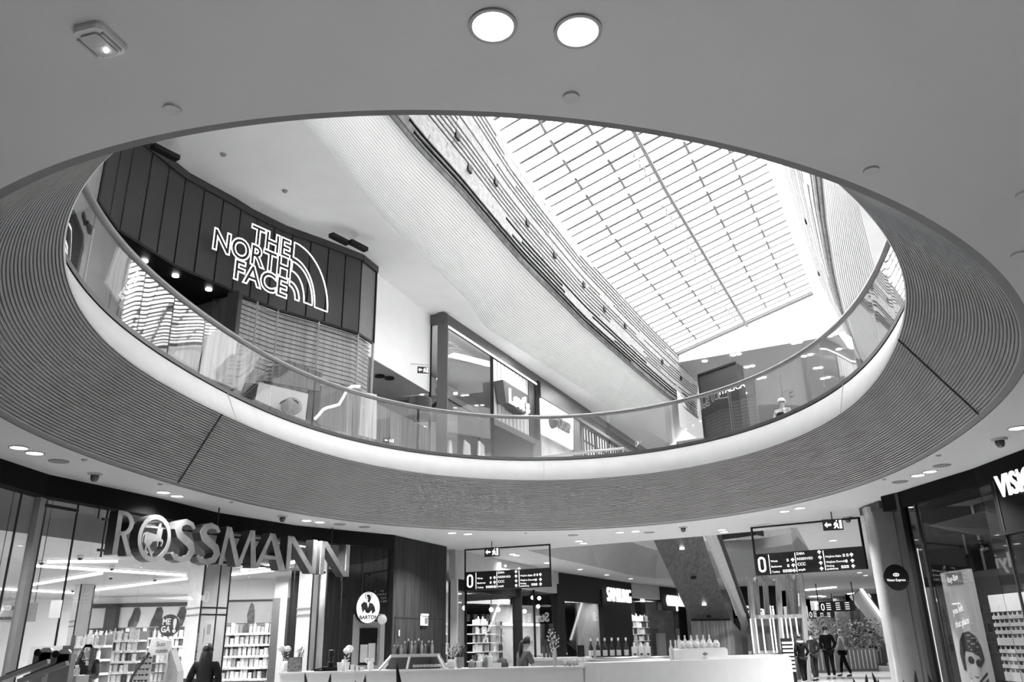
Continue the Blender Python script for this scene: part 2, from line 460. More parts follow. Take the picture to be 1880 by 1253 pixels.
# upstand, end walls of the well
GY = lambda T: 15.0 + .27 * (T + 10)
struct('wall_upstand', MB().grid([[LT(L, SR1(L), 15.5) for L in Lr], [LT(L, KR0(L) + .45, 16.2) for L in Lr], [LT(L, KR0(L), GY(KR0(L)) + .08) for L in Lr], [LT(L, KR0(L) + 1.2, GY(KR0(L)) + .35) for L in Lr]]), PLASTER_W, smooth=False)
ZS = 14.55
struct('wall_end', MB().add([LT(LE - .3, -10.6, ZS), LT(LE - .3, -.4, ZS), LT(LE - .3, -.4, 18.5), LT(LE - .3, -10.6, 18.5)], [(0, 1, 2, 3)]), PLASTER_W)
struct('wall_front', MB().add([LT(LB, -12, zTop), LT(LB, 3, zTop), LT(LB, 3, 20), LT(LB, -12, 20)], [(0, 1, 2, 3)]), PLASTER_W)
struct('ceiling_end', MB().grid([[LT(LE - .3, -10.6, ZS), LT(LE - .3, 20, ZS)], [LT(66, -10.6, ZS), LT(66, 20, ZS)]]), mat('end_soffit', .42, .7, var=.02))
struct('wall_far', MB().quad(LT(66, -30, HC), LT(66, 25, HC), LT(66, 25, ZS), LT(66, -30, ZS)), mat('far_wall_paint', .7, .6))
struct('ceiling_side', MB().quad(LT(LE - .3, -10.6, ZS), LT(66, -10.6, ZS), LT(66, -10.6, zTop), LT(LE - .3, -10.6, zTop)), PLASTER_W)
struct('ceiling_gallery', MB().quad(LT(41.5, -10.6, zTop), LT(66, -10.6, zTop), LT(66, -30, zTop), LT(41.5, -30, zTop)), PLASTER_W)
struct('wall_right', MB().quad(LT(LE, 20, Z2), LT(-14, 20, Z2), LT(-14, 20, zTop), LT(LE, 20, zTop)), PLASTER_W)
struct('wall_back', MB().quad(LT(-14, -30, 0), LT(-14, 20, 0), LT(-14, 20, zTop), LT(-14, -30, zTop)), PLASTER_W)
struct('wall_side', MB().quad(LT(LE, 20, Z2), LT(66, 20, Z2), LT(66, 20, ZS), LT(LE, 20, ZS)), PLASTER_W)

# skylight
sky = thing('skylight', 'long sloping glass skylight with fine dark bars and a central ridge', 'skylight', LT(24, -6.5, 16))
def SP(L, f, o=0.0):                                # f 0..1 across from left edge to right edge
    T0 = SL1(L); T1 = KR0(L); T = T0 + (T1 - T0) * f; return LT(L, T, GY(T) + o)
LsK = [LB + (LE - LB) * i / 60 for i in range(61)]
MB().grid([[SP(L, 0, .12), SP(L, 1, .12)] for L in LsK]).build('glazing', glassm('milky_glazing', .95, .4), sky)
barD = mat('glazing_bar_paint', .13, .5); barL = mat('white_rafter_paint', .6, .5)
bD = MB(); bE = MB(); k = 0; L = 10.0 + .07; i = 0
ridge = .52
while L < LE - .3:
    for dl, bb, wd in ((0, bD, .085), (.5, bE, .075)):
        for f0, f1 in ((0, ridge), (ridge, 1)):
            bb.bar(SP(L + dl, f0), SP(L + dl, f1), wd, .05)
    i += 1; L += 1.1
bD.build('glazing_bars', barD, sky); bE.build('rafters', mat('rafter_paint', .22, .5), sky)
for f in (.18, .355, .69, .86):
    L = 10.9
    while L < LE - 1.2:
        b = MB(); b.bar(SP(L, f, -.02), SP(L + .72, f, -.02), .08, .05); b.build('purlin', mat('purlin_paint', .32, .5), sky); L += 1.1
b = MB(); b.bar(SP(LB, ridge, -.03), SP(24, ridge, -.03), .12, .12); b.bar(SP(24, ridge, -.03), SP(LE - .3, ridge, -.03), .12, .12); b.build('ridge_beam', mat('ridge_paint', .36, .5), sky)
b = MB(); b.bar(SP(LE - .5, 0, -.02), SP(LE - .5, 1, -.02), .08, .1); b.build('end_beam', DGREY, sky)
for j, L0 in enumerate((20.6, 24.0, 27.4, 30.8, 34.2)):
    t = thing('track_light', ['small spotlight string hanging under the skylight ridge, nearest of the five', 'small spotlight string under the skylight ridge, second nearest', 'small spotlight string under the middle of the ridge', 'small spotlight string under the ridge, second farthest', 'small spotlight string under the ridge, farthest of the five'][j], 'spotlight', SP(L0, .49, -.2), group='spotlight strings under the ridge')
    q = [SP(L0 + 1.9 * i / 6, .49 - .01 * (i % 2), -.25) for i in range(7)]
    b = MB(); b.tube([q[0] + Vector((0, 0, .15))] + q, .012, 5); b.build('cable', LGREY, t)
    for i in range(1, 7):
        b = MB(); b.lathe([(.03, 0), (.04, .1), (.02, .14)], q[i] - Vector((0, 0, .12)), 8); b.build('spot_head', MGREY, t)

# ================================================================ upper level storefronts
NFC = [atz(x, y, 9.0) for x, y in [(215, 423), (320, 489), (413, 529), (445, 545), (510, 570), (585, 591), (657, 613), (685, 631)]]
NFC = [Vector((-7.35, 12.6, 9.0))] + [Vector((p.x, p.y, 9.0)) for p in NFC]
def polyat(P, s):
    for a, b in zip(P[:-1], P[1:]):
        l = (b - a).length
        if s <= l or b is P[-1]: return a.lerp(b, s / l), (b - a).normalized()
        s -= l
def polylen(P): return sum((b - a).length for a, b in zip(P[:-1], P[1:]))
main = NFC[:-1]; LN = polylen(main)
nf = thing('storefront_fascia', 'dark metal clad outdoor shop front with a lit outlined logo, upper floor left', 'storefront', (NFC[4].x, NFC[4].y, Z2))
n = 15; joint = MB()
for i in range(n):
    a, _ = polyat(main, LN * i / n); c, d = polyat(main, LN * (i + 1) / n); b = MB()
    dd = (c - a).normalized(); nn = Vector((dd.y, -dd.x, 0))
    a2 = a + dd * .02; c2_ = c - dd * .02
    b.add([a2 + nn * 0.02, c2_ + nn * .02, c2_ + nn * .02 + UP * 2.06, a2 + nn * .02 + UP * 2.06, a2 - nn * .02, c2_ - nn * .02, c2_ - nn * .02 + UP * 2.06, a2 - nn * .02 + UP * 2.06],
          [(0, 1, 2, 3), (4, 7, 6, 5), (0, 4, 5, 1), (2, 6, 7, 3), (0, 3, 7, 4), (1, 5, 6, 2)])
    b.build('cladding_panel', ANTHR, nf)
b = MB(); P = [p for p in NFC]
for a, c in zip(P[:-1], P[1:]):
    dd = (c - a).normalized(); nn = Vector((dd.y, -dd.x, 0)) * -.03
    b.quad(a + nn, c + nn, c + nn + UP * 2.25, a + nn + UP * 2.25)
b.build('backing', MBLACK, nf)
b = MB()
for a, c in zip(P[:-1], P[1:]): b.bar(a + UP * 2.15, c + UP * 2.15, .14, .18)
b.build('top_band', mat('top_band_metal', .03, .4), nf)
a, c = P[-2], P[-1]; b = MB(); b.quad(a + UP * .05, c + UP * .05, c + UP * 2.05, a + UP * 2.05); b.build('end_panel', mat('end_panel_metal', .16, .5), nf)
b = MB(); b.bar(P[-2], P[-2] + UP * 2.1, .05, .05); b.bar(P[-1], P[-1] + UP * 2.1, .07, .07); b.bar(P[-2], P[-1], .06, .06)
for a, c in zip(P[:-2], P[1:-1]): b.bar(a, c, .08, .06)
b.build('edge_trim', BLACK, nf)
for q in [(692 - 400 + 20, 282), (628, 440), (662, 452)]:
    p = atz(q[0], q[1], 11.0); a_ = p + Vector((0, 0, -.05)); b = MB(); b.bar(a_ + Vector((-.2, -.35, 0)), a_ + Vector((.12, .12, 0)), .16, .1); b.build('floodlight', BLACK, nf)
# logo
A = Vector((-6.52, 15.78, 0)); B = Vector((-4.50, 18.48, 0)); du = (B - A).normalized(); nn = Vector((du.y, -du.x, 0))
A += nn * .12
def nfp(x, y):
    p = onwall(x, y, A, A + du); return (p - A).dot(du), p.z
lg = thing('lit_sign', 'lit white outlined THE NORTH FACE lettering with half dome logo on dark panels', 'sign', (A.x, A.y, 9.3))
def row(s, x0, y0, x1, y1, yb0, name):              # text between two pixels; height from a third
    s0, zt = nfp(x0, y0); _, zb = nfp(x0, yb0); s1, _ = nfp(x1, y1); h = zt - zb
    cu = text(s, h, Vector((0, 0, 0)), (1, 0, 0), (0, 0, 1), NEON, 'x', dep=0.02, bold=.0)
    wdt = max(v.co.x for v in cu.data.vertices) - min(v.co.x for v in cu.data.vertices); bpy.data.objects.remove(cu)
    pos = A + du * s0 + UP * zb
    text(s, h, pos, du, UP, NEON, name, lg, fit=s1 - s0, outline=.013, bold=.028)
    text(s, h, pos - nn * .05, du, UP, BLACK, 'letter_body', lg, dep=.04, fit=s1 - s0, bold=.02)
row('THE', 464, 411, 537, 444, 446, 'neon_outline')
row('NORTH', 393, 417, 535, 482, 456, 'neon_outline')
row('FACE', 431, 474, 529, 513, 511, 'neon_outline')
def dome(x0, y0, x1, y1, band):
    s0, zt = nfp(x0, y0); s1, zb = nfp(x1, y1); q = []
    W = s1 - s0; H = zt - zb; pts = [(s0, zb)] if band is None else []
    outer = [(s0 + W * math.sin(a), zb + H * math.cos(a)) for a in [PI / 2 * i / 12 for i in range(13)]]
    if band is None: loop = [(s0, zb)] + outer
    else:
        w2 = W - band; h2 = H - band
        loop = outer + [(s0 + w2 * math.sin(a), zb + h2 * math.cos(a)) for a in [PI / 2 * i / 12 for i in range(12, -1, -1)]]
    b = MB(); b.tube([A + du * s + UP * z for s, z in loop], .018, 5, closed=True); return b
for (p4, band) in (((541, 445, 601, 573), .40), ((537, 480, 573, 561), .25), ((532, 516, 549, 553), .12)):
    dome(*p4, band).build('dome_arc', NEON, lg)
# entrance below, left part: dark recess; right part: glazed display, its reflected lines modelled as bars
def colwall(name, pts, z0, z1, m, **k):
    b = MB()
    for a, c in zip(pts[:-1], pts[1:]): b.quad(Vector((a.x, a.y, z0)), Vector((c.x, c.y, z0)), Vector((c.x, c.y, z1)), Vector((a.x, a.y, z1)))
    return b
E0 = NFC[0]; E1 = NFC[3].lerp(NFC[4], .6)
back = [Vector((p.x - 1.6, p.y + .9, 0)) for p in (E0, NFC[1], NFC[2], NFC[3], E1)]
ent = thing('shop_entrance', 'dark recessed entrance portal under the clad fascia', 'entrance', (back[2].x, back[2].y, Z2))
colwall('', [E0] + back + [E1], Z2, 9.0, None).build('back_wall', DGREY, ent)
fr = [E0, NFC[1], NFC[2], NFC[3], E1]
b = MB()
for i in range(4): b.quad(*[Vector((p.x, p.y, 8.98)) for p in (fr[i], fr[i + 1], back[i + 1], back[i])])
b.build('portal_soffit', BLACK, ent)
b = MB(); b.bar(Vector((E1.x, E1.y, Z2)), Vector((E1.x, E1.y, 9)), .25, .25); b.bar(Vector((E1.x - .5, E1.y + .3, Z2)), Vector((E1.x - .5, E1.y + .3, 9)), .2, .1); b.build('portal_frame', mat('portal_metal', .025, .35), ent)
for x, y in [(265, 481), (322, 508), (383, 533)]:
    p = atz(x, y, 8.95); single('downlight', MB().lathe([(.07, 0), (.07, .03)], p, 10), LAMP, {265: 'small bright spot in the dark portal soffit, leftmost', 322: 'small bright spot in the dark portal soffit, middle one', 383: 'small bright spot in the dark portal soffit, rightmost'}[x], 'downlight', 'spots in the portal soffit')
disp = thing('shop_display', 'bright glazed shop window with modelled horizontal reflection lines and wooden panels behind', 'display', (NFC[5].x, NFC[5].y, Z2))
dp = [E1, NFC[5], NFC[6], NFC[7], NFC[8]]
ib = [p + Vector((-.14, .12, 0)) for p in dp]
colwall('', dp, Z2, 9.0, None).build('window_glass', SGLASS, disp)
bl = mat('reflection_line_pale', .72, .5); sh = MB()
colwall('', ib, 7.45, 9.0, None).build('reflection_backing', mat('reflection_backing_pale', .6, .6, var=.25, scale=1.5, stretch=(6, 6, .3)), disp)
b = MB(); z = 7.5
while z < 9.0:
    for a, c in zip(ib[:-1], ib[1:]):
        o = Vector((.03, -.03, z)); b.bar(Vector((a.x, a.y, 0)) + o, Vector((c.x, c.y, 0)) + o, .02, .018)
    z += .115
o_ = b.build('reflection_lines', mat('reflection_line_dark', .10, .6), disp)  # dark bars imitate the lines reflected in the shop glass
o_['kind'] = 'stuff'
colwall('', [p + Vector((-.05, .05, 0)) for p in dp], Z2, 7.45, None).build('wood_panelling', WOODP, disp)
b = MB()
for p in dp[1:-1] + [E1.lerp(NFC[5], .5), NFC[7].lerp(NFC[8], .95)]: b.bar(Vector((p.x + .02, p.y - .02, Z2)), Vector((p.x + .02, p.y - .02, 9)), .03, .03)
b.build('mullions', mat('mullion_metal', .4, .4), disp)
b = MB(); b.bar(Vector((NFC[8].x, NFC[8].y, Z2)), Vector((NFC[8].x, NFC[8].y, 9.0)), .06, .06); b.build('corner_post', LGREY, disp)
# items seen through the balustrade in front of the panelling (pixels on the display plane)
def onnf(x, y, off=.25):
    best = None
    P = [NFC[0], *NFC[1:]]
    for a, c in zip(P[:-1], P[1:]):
        p = onwall(x, y, a, c); s = (Vector((p.x, p.y, 0)) - Vector((a.x, a.y, 0))).dot((c - a).normalized()) / (c - a).length
        if -.02 <= s <= 1.02 and p.y > 0:
            dd = (c - a).normalized(); return p + Vector((dd.y, -dd.x, 0)) * off, dd
    dd = (P[1] - P[0]).normalized(); p = onwall(x, y, P[0], P[1]); return p, dd
def panel(name, pts, m, label, cat, dep=.05, off=.25, group=None, parent=None):
    q = [onnf(x, y, off)[0] for x, y in pts]; nrm = (q[1] - q[0]).cross(q[2] - q[0]).normalized()
    if nrm.dot(q[0] - Vector((0, 0, EYE))) > 0: nrm = -nrm
    b = MB(); N = len(q); b.add(q + [p - nrm * dep for p in q], [tuple(range(N)), tuple(range(2 * N - 1, N - 1, -1))] + [(i, (i + 1) % N, (i + 1) % N + N, i + N) for i in range(N)])
    return b.build(name, m, parent) if parent else single(name, b, m, label, cat, group)
for pts, m, nm, lab, ct in [
    ([(193, 452), (228, 446 + 30), (192, 555), (168, 520)], WOODP, 'timber_screen', 'pale wooden wall panel, leftmost behind the balustrade', 'panel'),
    ([(232, 500), (247, 508), (205, 572), (190, 560)], WOODM, 'banner', 'dark grey banner with white 05 45 E 11 02 05 coordinates', 'banner'),
    ([(338, 575), (372, 598), (346, 683), (305, 655)], WOODM, 'timber_screen', 'dark knotty wooden panel behind the left balustrade', 'panel'),
    ([(372, 600), (470, 650), (428, 722), (352, 690)], WOODP, 'timber_screen', 'wide pale wooden panel right of the knotty one', 'panel'),
    ([(462, 706), (556, 728), (550, 776), (455, 738)], mat('poster_white', .82, .5, var=.06), 'poster', 'blank white poster low in the clad shop window', 'poster'),
    ([(436, 707), (461, 709), (458, 739), (432, 730)], BLACK, 'display_box', 'small black box beside the blank white poster', 'box'),
    ([(557, 716), (578, 718), (574, 781), (553, 773)], mat('poster_dark', .04, .5, var=.4, scale=9), 'poster', 'narrow dark poster right of the blank white poster', 'poster'),
    ([(579, 712), (626, 710), (624, 797), (573, 783)], WOODM, 'timber_screen', 'dark wood panel crossed by the white route line', 'panel'),
    ([(652, 723), (676, 727), (675, 809), (648, 802)], WOODP, 'timber_screen', 'narrow pale wood panel beside the passage', 'panel')]:
    panel(nm, pts, m, lab, ct)
bn = None
q0, d0 = onnf(197, 556, .32); q1, d1 = onnf(236, 506, .32)
tt = text("05°45' E 11°02' 05\"", .13, q0, (q1 - q0), UP.cross(q1 - q0).cross(q1 - q0) * -1, emit('banner_letter', .4), 'coordinate_lettering', dep=.01, sx=(q1 - q0).length / 1.55, label='white coordinate lettering running up the dark banner', cat='lettering')
# mountain silhouette and jagged route line
panel('mountain_panel', [(455, 705), (480, 682), (505, 668), (520, 668), (578, 690), (574, 724), (470, 704)], WOODM, 'dark mountain shaped cut-out above the white poster', 'panel', off=.3)
pts = [(559, 777), (566, 770), (574, 760), (580, 756), (592, 753), (602, 750), (610, 737), (617, 723), (626, 717), (640, 717)]
b = MB(); b.tube([onnf(x, y, .45)[0] for x, y in pts], .035, 6)
single('route_line', b, emit('route_line_tube', .6), 'lit white jagged route line on the wood panel', 'light')
# round reflective helmet
p, _ = onnf(515, 755, .5); t = thing('climbing_helmet', 'grey climbing helmet on display in front of the white poster', 'helmet', p - Vector((0, 0, .15)))
b = MB(); b.ball(p, .24, 14, sz=.85); b.build('shell', mat('helmet_shell', .5, .25, var=.3, scale=12), t, smooth=True)
b = MB(); b.tube([p + Vector((.2 * math.cos(a), -.22 + .05 * math.sin(a), .1 * math.sin(a))) for a in [PI * i / 8 for i in range(9)]], .02, 6); b.build('goggles', BLACK, t)
# white wall to the left of the fascia, with an angular mark
WL = [Vector((-8.0, 13.3, 0)), Vector((-8.6, 11.4, 0)), Vector((-8.6, 8.0, 0)), Vector((-7.2, 3.0, 0)), Vector((-7.0, -6, 0))]
struct('wall_left', colwall('', [Vector((NFC[0].x - .5, NFC[0].y + .9, 0))] + WL, Z2, zTop, None), PLASTER_W)
q = [onwall(x, y, (-8.0, 13.3), (-8.6, 11.4)) + Vector((.08, -.02, 0)) for x, y in [(192, 312), (210, 318), (211, 342), (205, 346), (190, 330)]]
b = MB(); b.tube(q, .03, 5, closed=True); b.tube([q[0], q[2]], .03, 5); b.tube([q[1], q[4]], .03, 5); single('angular_sign', b, BLACK, 'black angular line sign on the white wall left of the clad fascia', 'sign')

# bulkhead over the passage, wooden passage walls, exit sign
BA = atz(655, 641, 8.72); BB = atz(789.5, 721, 8.72)
b = MB(); b.quad(Vector((BA.x, BA.y, 8.72)), Vector((BB.x, BB.y, 8.72)), Vector((BB.x, BB.y, zTop)), Vector((BA.x, BA.y, zTop))); b.quad(Vector((BA.x, BA.y, 8.72)), Vector((BB.x, BB.y, 8.72)), Vector((BB.x - 6, BB.y + 2.2, 8.72)), Vector((BA.x - 6, BA.y + 2.2, 8.72)))
struct('wall_bulkhead', b, PLASTER_W)
struct('ceiling_passage', MB().quad(Vector((BA.x - .02, BA.y + .05, 8.70)), Vector((BB.x - .02, BB.y, 8.70)), Vector((BB.x - 6, BB.y + 2.2, 8.70)), Vector((BA.x - 6, BA.y + 2.2, 8.70))), mat('passage_soffit', .30, .7))
for x, y, l in [(697, 690, 'left'), (715, 694, 'right')]:
    p = atz(x, y, 8.69); single('downlight', MB().lathe([(.14, 0), (.14, .04)], p - Vector((0, 0, .04)), 14), BLACK, 'unlit round black downlight in the passage soffit, %s one of two' % l, 'downlight')
pw = thing('wood_panelled_wall', 'grey wood panelled partition in the passage between the two upper shops', 'wall panel', (-3.2, 21.5, Z2))
X0 = onwall(676, 740, (BA.x + .1, BA.y + .3), (BB.x, BB.y - .1)); X1 = onwall(756, 740, (BA.x + .1, BA.y + .3), (BB.x, BB.y - .1)); X2 = onwall(790, 740, (BA.x + .1, BA.y + .3), (BB.x, BB.y - .1))
colwall('', [X0, X1.lerp(X0, .01)], Z2, 7.55, None).build('panel', WOODM, pw); colwall('', [X1, X2], Z2, 7.55, None).build('panel', WOODM, pw)
b = MB(); b.bar(Vector((X1.x, X1.y, Z2)), Vector((X1.x, X1.y, 7.55)), .04, .04); b.build('seam_profile', STEEL, pw)
colwall('', [Vector((BA.x - 3, BA.y + 3.5, 0)), Vector((BB.x - .5, BB.y + .8, 0))], Z2, 8.7, None).build('rear_panel', mat('passage_rear', .08, .6), pw)
p = atz(771, 734, 8.0); single('round_drum', MB().lathe([(.33, -.5), (.33, 0), (.32, .02)], p, 20), mat('drum_dark', .03, .5), 'dark round drum standing above the wood partition', 'drum', smooth=False)
def exit_sign(p, dx, w, h, lab, bright=.5):
    dx = Vector(dx).normalized(); t = thing('exit_sign', lab, 'sign', p - UP * h / 2); nn = dx.cross(UP)
    o = p - dx * w / 2 - UP * h / 2
    MB().prism([(0, 0), (w, 0), (w, h), (0, h)], o, dx, UP, -.03).build('sign_box', mat('exit_box', .015, .4), t)
    o2 = o + nn * .012; E_ = emit('exit_pictogram', bright)
    a = h / 2; b = MB(); b.prism([(w * .08, a), (w * .22, a + h * .28), (w * .22, a + h * .1), (w * .42, a + h * .1), (w * .42, a - h * .1), (w * .22, a - h * .1), (w * .22, a - h * .28)], o2, dx, UP, .004); b.build('arrow', E_, t)
    b = MB(); b.prism([(w * .82, h * .12), (w * .94, h * .12), (w * .94, h * .88), (w * .82, h * .88)], o2, dx, UP, .004)
    b.build('doorway', E_, t)
    b = MB(); b.prism([(w * .62, h * .74), (w * .68, h * .68), (w * .76, h * .55), (w * .74, h * .40), (w * .80, h * .14), (w * .72, h * .14), (w * .68, h * .32), (w * .58, h * .14), (w * .52, h * .18), (w * .62, h * .45), (w * .54, h * .42), (w * .53, h * .52)], o2, dx, UP, .004); b.prism([(w * (.70 + .035 * math.cos(k)), h * (.82 + .07 * math.sin(k))) for k in [2 * PI * i / 8 for i in range(8)]], o2, dx, UP, .004); b.build('running_figure', E_, t)
    return t
p = onwall(757, 687, BA, BB) + Vector((.35, -.35, 0)); t = exit_sign(p, (1, .25, 0), .32, .2, 'small exit sign hung before the white wall left of the tall glass corner')
MB().bar(p + Vector((-.35, -.1, .16)), p + Vector((.16, .04, .16)), .02, .02).build('hanger_bar', LGREY, t)
# far balustrade-level small sign on the partition
p = onwall(705, 812, X0, X2) + Vector((.15, -.15, 0)); exit_sign(p, (1, .5, 0), .3, .13, 'tiny white exit plate low on the wood partition')

# tall glass corner shop with denim sign, row of shops running away to the right
LA = Vector((-2.15, 23.5, 0)); DL = Vector((9.65, 20.7, 0)).normalized()   # along the shop row
NL = Vector((DL.y, -DL.x, 0))
def sL(x, y): return onwall(x, y, LA, LA + DL)
def sdist(x, y): p = sL(x, y); return (Vector((p.x, p.y, 0)) - LA).dot(DL)
def wl(s, z, off=0.0): return LA + DL * s + NL * off + UP * z
lv = thing('glazed_shop', 'tall glazed corner shop with dark frame and fluted panel, upper floor', 'shop', (LA.x, LA.y, Z2))
s1 = sdist(903, 700); s2 = sdist(984, 760); s3 = sdist(1050, 780); s4 = sdist(1165, 820)
zf0 = sL(906, 773).z; zf1 = sL(982, 810).z
def zlow(s): return zf0 + (zf1 - zf0) * (s - s1) / (s2 - s1)
MB().add([wl(0, Z2), wl(s1, Z2), wl(s1, 11.0), wl(0, 11.0)], [(0, 1, 2, 3)]).build('window_glass', SGLASS, lv)
b = MB(); b.bar(wl(-.0, Z2), wl(0, 11.2), .32, .22); b.build('corner_post', DGREY, lv)
b = MB(); b.bar(wl(-.15, 11.08), wl(s4 + 4, 11.08), .2, .34); b.bar(wl(0, 11.08), Vector((BB.x, BB.y, 11.08)), .15, .3); b.build('top_beam', DGREY, lv)
W0 = Vector((BB.x, BB.y, 0))
MB().quad(W0 + UP * Z2, wl(0, Z2), wl(0, 11), W0 + UP * 11).build('side_glass', SGLASS, lv)
b = MB(); b.bar(W0 + UP * Z2, W0 + UP * 11.1, .07, .07); b.bar(wl(s1, Z2), wl(s1, 11), .1, .1); b.bar(W0 + UP * 8.2, wl(0, 8.45), .07, .1); b.build('slim_posts', BLACK, lv)
b = MB(); b.bar(wl(0, 10.85, .1), wl(s2, 10.85, .1), .03, .06); b.build('light_strip', emit('strip_lit', 1.0), lv)
# interior of the corner shop
BI = -3.2
MB().add([wl(0, Z2, BI), wl(s2, Z2, BI), wl(s2, 11, BI), wl(0, 11, BI)], [(0, 1, 2, 3)]).build('interior_wall', mat('shop_white_wall', .75, .6), lv)
MB().add([wl(0, 8.6, -.2), wl(s1, 8.6, -.2), wl(s1, 8.9, BI + .1), wl(0, 8.9, BI + .1)], [(0, 1, 2, 3)]).build('mezzanine_soffit', mat('mezz_soffit', .25, .6), lv)
MB().add([wl(.5, Z2, BI + .15), wl(s1, Z2, BI + .15), wl(s1, 8.7, BI + .15), wl(.5, 8.7, BI + .15)], [(0, 1, 2, 3)]).build('lower_wall', mat('lower_interior', .35, .5, var=.2, scale=1, stretch=(8, 8, .4)), lv)
b = MB(); qa = sL(818, 715); qb = sL(892, 757); b.bar(qa - NL * .3, qb - NL * .3, .1, .18); b.build('stair_rail', DGREY, lv)
b = MB(); b.bar(wl(s1, zf0 - .05, .02), wl(s2 + .1, zf1 - .05, .02), .1, .22); b.bar(wl(s2 - .1, Z2, .05), wl(s2 - .1, zf1, .05), .3, .3); b.build('lower_frame', DGREY, lv)
for i, (x, y) in enumerate([(864, 797 - 110), (838, 778), (874, 779), (893, 715), (835, 715)]):
    p = sL(x, y) + NL * -1.2; single('downlight', MB().lathe([(.07, 0), (.07, .05)], p, 8), LAMP, 'small glowing lamp inside the glazed corner shop, ' + ['above the others', 'lower left one', 'lower middle one', 'right one', 'upper left one'][i], 'downlight', 'lamps in the corner shop')
for i, (x0, x1, y0, y1) in enumerate([(832, 843, 803, 838), (860, 876, 803, 838), (886, 902, 805, 840)]):
    s0_ = sdist(x0, y1); s1_ = sdist(x1, y1); zt = sL(x0, y0).z
    b = MB(); b.prism([(s0_, Z2 + .1), (s1_ + .2, Z2 + .1), (s1_, zt - .1), (s0_ + .25, zt)], LA - NL * .3, DL, UP, .05)
    single('display_screen', b, mat('pale_screen', .72, .4), 'pale standing display panel in the corner shop window, ' + ['left one', 'middle one', 'right one'][i], 'display', 'pale panels in the corner shop')
# fluted panel
b = MB(); s = s1 + .1; pts = []
while s < s2:
    pts += [(s, .02), (s + .24, .02), (s + .25, -.06), (s + .30, -.06), (s + .31, .02)]; s += .31
b.grid([[wl(s, zlow(s) if z is None else z, o) for s, o in pts] for z in (None, 10.8)]).build('fluted_panel', mat('fluted_white', .62, .45), lv)
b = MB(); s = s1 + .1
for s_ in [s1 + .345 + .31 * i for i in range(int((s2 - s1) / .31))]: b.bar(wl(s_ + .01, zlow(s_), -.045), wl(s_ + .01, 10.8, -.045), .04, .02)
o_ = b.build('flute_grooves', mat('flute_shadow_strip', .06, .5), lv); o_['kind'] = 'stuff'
b = MB(); b.bar(wl(s2 - .4, 8.6, .03), wl(s2 - .4, 10.8, .03), .7, .03, NL); b.bar(wl(s2, Z2, .02), wl(s2, 11, .02), .25, .2); b.build('dark_end_panel', BLACK, lv)
# batwing denim sign
def pz(x, y): p = onwall(x, y, LA + NL * .35, LA + NL * .35 + DL); return (Vector((p.x, p.y, 0)) - LA).dot(DL), p.z
c = [pz(921, 698), pz(968, 727), pz(966, 757), pz(961, 762), pz(953, 757), pz(944, 751), pz(936, 741), pz(927, 741)]
t = thing('denim_shop_sign', "batwing shaped grey Levi's sign on the fluted panel", 'sign', wl(c[0][0], 9.2, .35))
MB().prism([(s, z) for s, z in c][::-1], LA + NL * .05, DL, UP, .35).build('sign_body', mat('sign_grey', .13, .95, spec=.05), t)
o_ = LA + NL * .41
a0 = pz(930, 724); a1 = pz(967, 744)
text("Levi's", .52, o_ + DL * a0[0] + UP * (a0[1] - .30), DL * (a1[0] - a0[0]) + UP * 0, UP, emit('sign_letter_lit', .4), 'sign_letters', t, dep=.05, fit=(a1[0] - a0[0]) * 1.0, bold=.02)
# plain white shop sign, next door
ws = thing('lightbox_storefront', 'white lightbox shop front with dark header next to the fluted panel', 'storefront', wl(s2 + 1, Z2))
MB().prism([(s2 + .15, Z2), (s3, Z2), (s3, 11), (s2 + .15, 11)], LA - NL * .1, DL, UP, .06).build('front_board', mat('dim_front', .45, .5, var=.25, scale=1.5), ws)
lb = [sL(x, y) for x, y in ((990, 797), (1047, 827), (1047, 768), (988, 732))]
MB().prism([((Vector((p.x, p.y, 0)) - LA).dot(DL), p.z) for p in lb], LA + NL * .02, DL, UP, .12).build('lightbox', emit('lightbox_face', .3, .8), ws)
MB().prism([(s2 + .15, lb[3].z + .02), (s3 + .8, lb[2].z + .02), (s3 + .8, 11.0), (s2 + .15, 11.0)], LA + NL * .05, DL, UP, .12).build('header', mat('header_grey', .09, .5), ws)
MB().prism([(s3 - .1, Z2), (s3 + .6, Z2), (s3 + .6, 10.9), (s3 - .1, 10.9)], LA + NL * .02, DL, UP, .1).build('dark_pier', mat('header_grey', .09), ws)
q = sL(1014, 786); q2 = sL(1036, 798); text('CROPP', .42, Vector((q.x, q.y, q.z)) + NL * .2, DL, UP, mat('raised_letter', .10, .5), 'raised_letters', ws, dep=.1, fit=(q2 - q).length, bold=.02)
b = MB(); q = sL(1006, 776); b.ball(q + NL * .2, .28, 8, sz=1.0); b.build('logo_mark', mat('raised_letter', .1), ws)
# brick building front with grid windows
bf = thing('brick_shop_front', 'dark brick shop front with tall factory grid windows, upper floor', 'storefront', wl(s3 + 3, Z2))
s5 = sdist(1215, 835)
MB().prism([(s3 + .6, Z2), (s5, Z2), (s5, 11.1), (s3 + .6, 11.1)], LA - NL * .12, DL, UP, .14).build('brick_wall', brickm('old_brick', .06, .12, .03), bf)
for i in range(4):
    a = s3 + 1.1 + i * 1.75; b = MB()
    MB().prism([(a, Z2 + .3), (a + 1.45, Z2 + .3), (a + 1.45, 10.3), (a, 10.3)], LA + NL * .03, DL, UP, .03).build('window_pane', mat('bright_interior_pane', .8, .3), bf)
    for j in range(5): b.bar(wl(a + j * 1.45 / 4, Z2 + .3, .09), wl(a + j * 1.45 / 4, 10.3, .09), .05, .05)
    for j in range(8): b.bar(wl(a, Z2 + .3 + j * .62, .09), wl(a + 1.45, Z2 + .3 + j * .62, .09), .05, .05)
    b.build('window_grid', BLACK, bf)
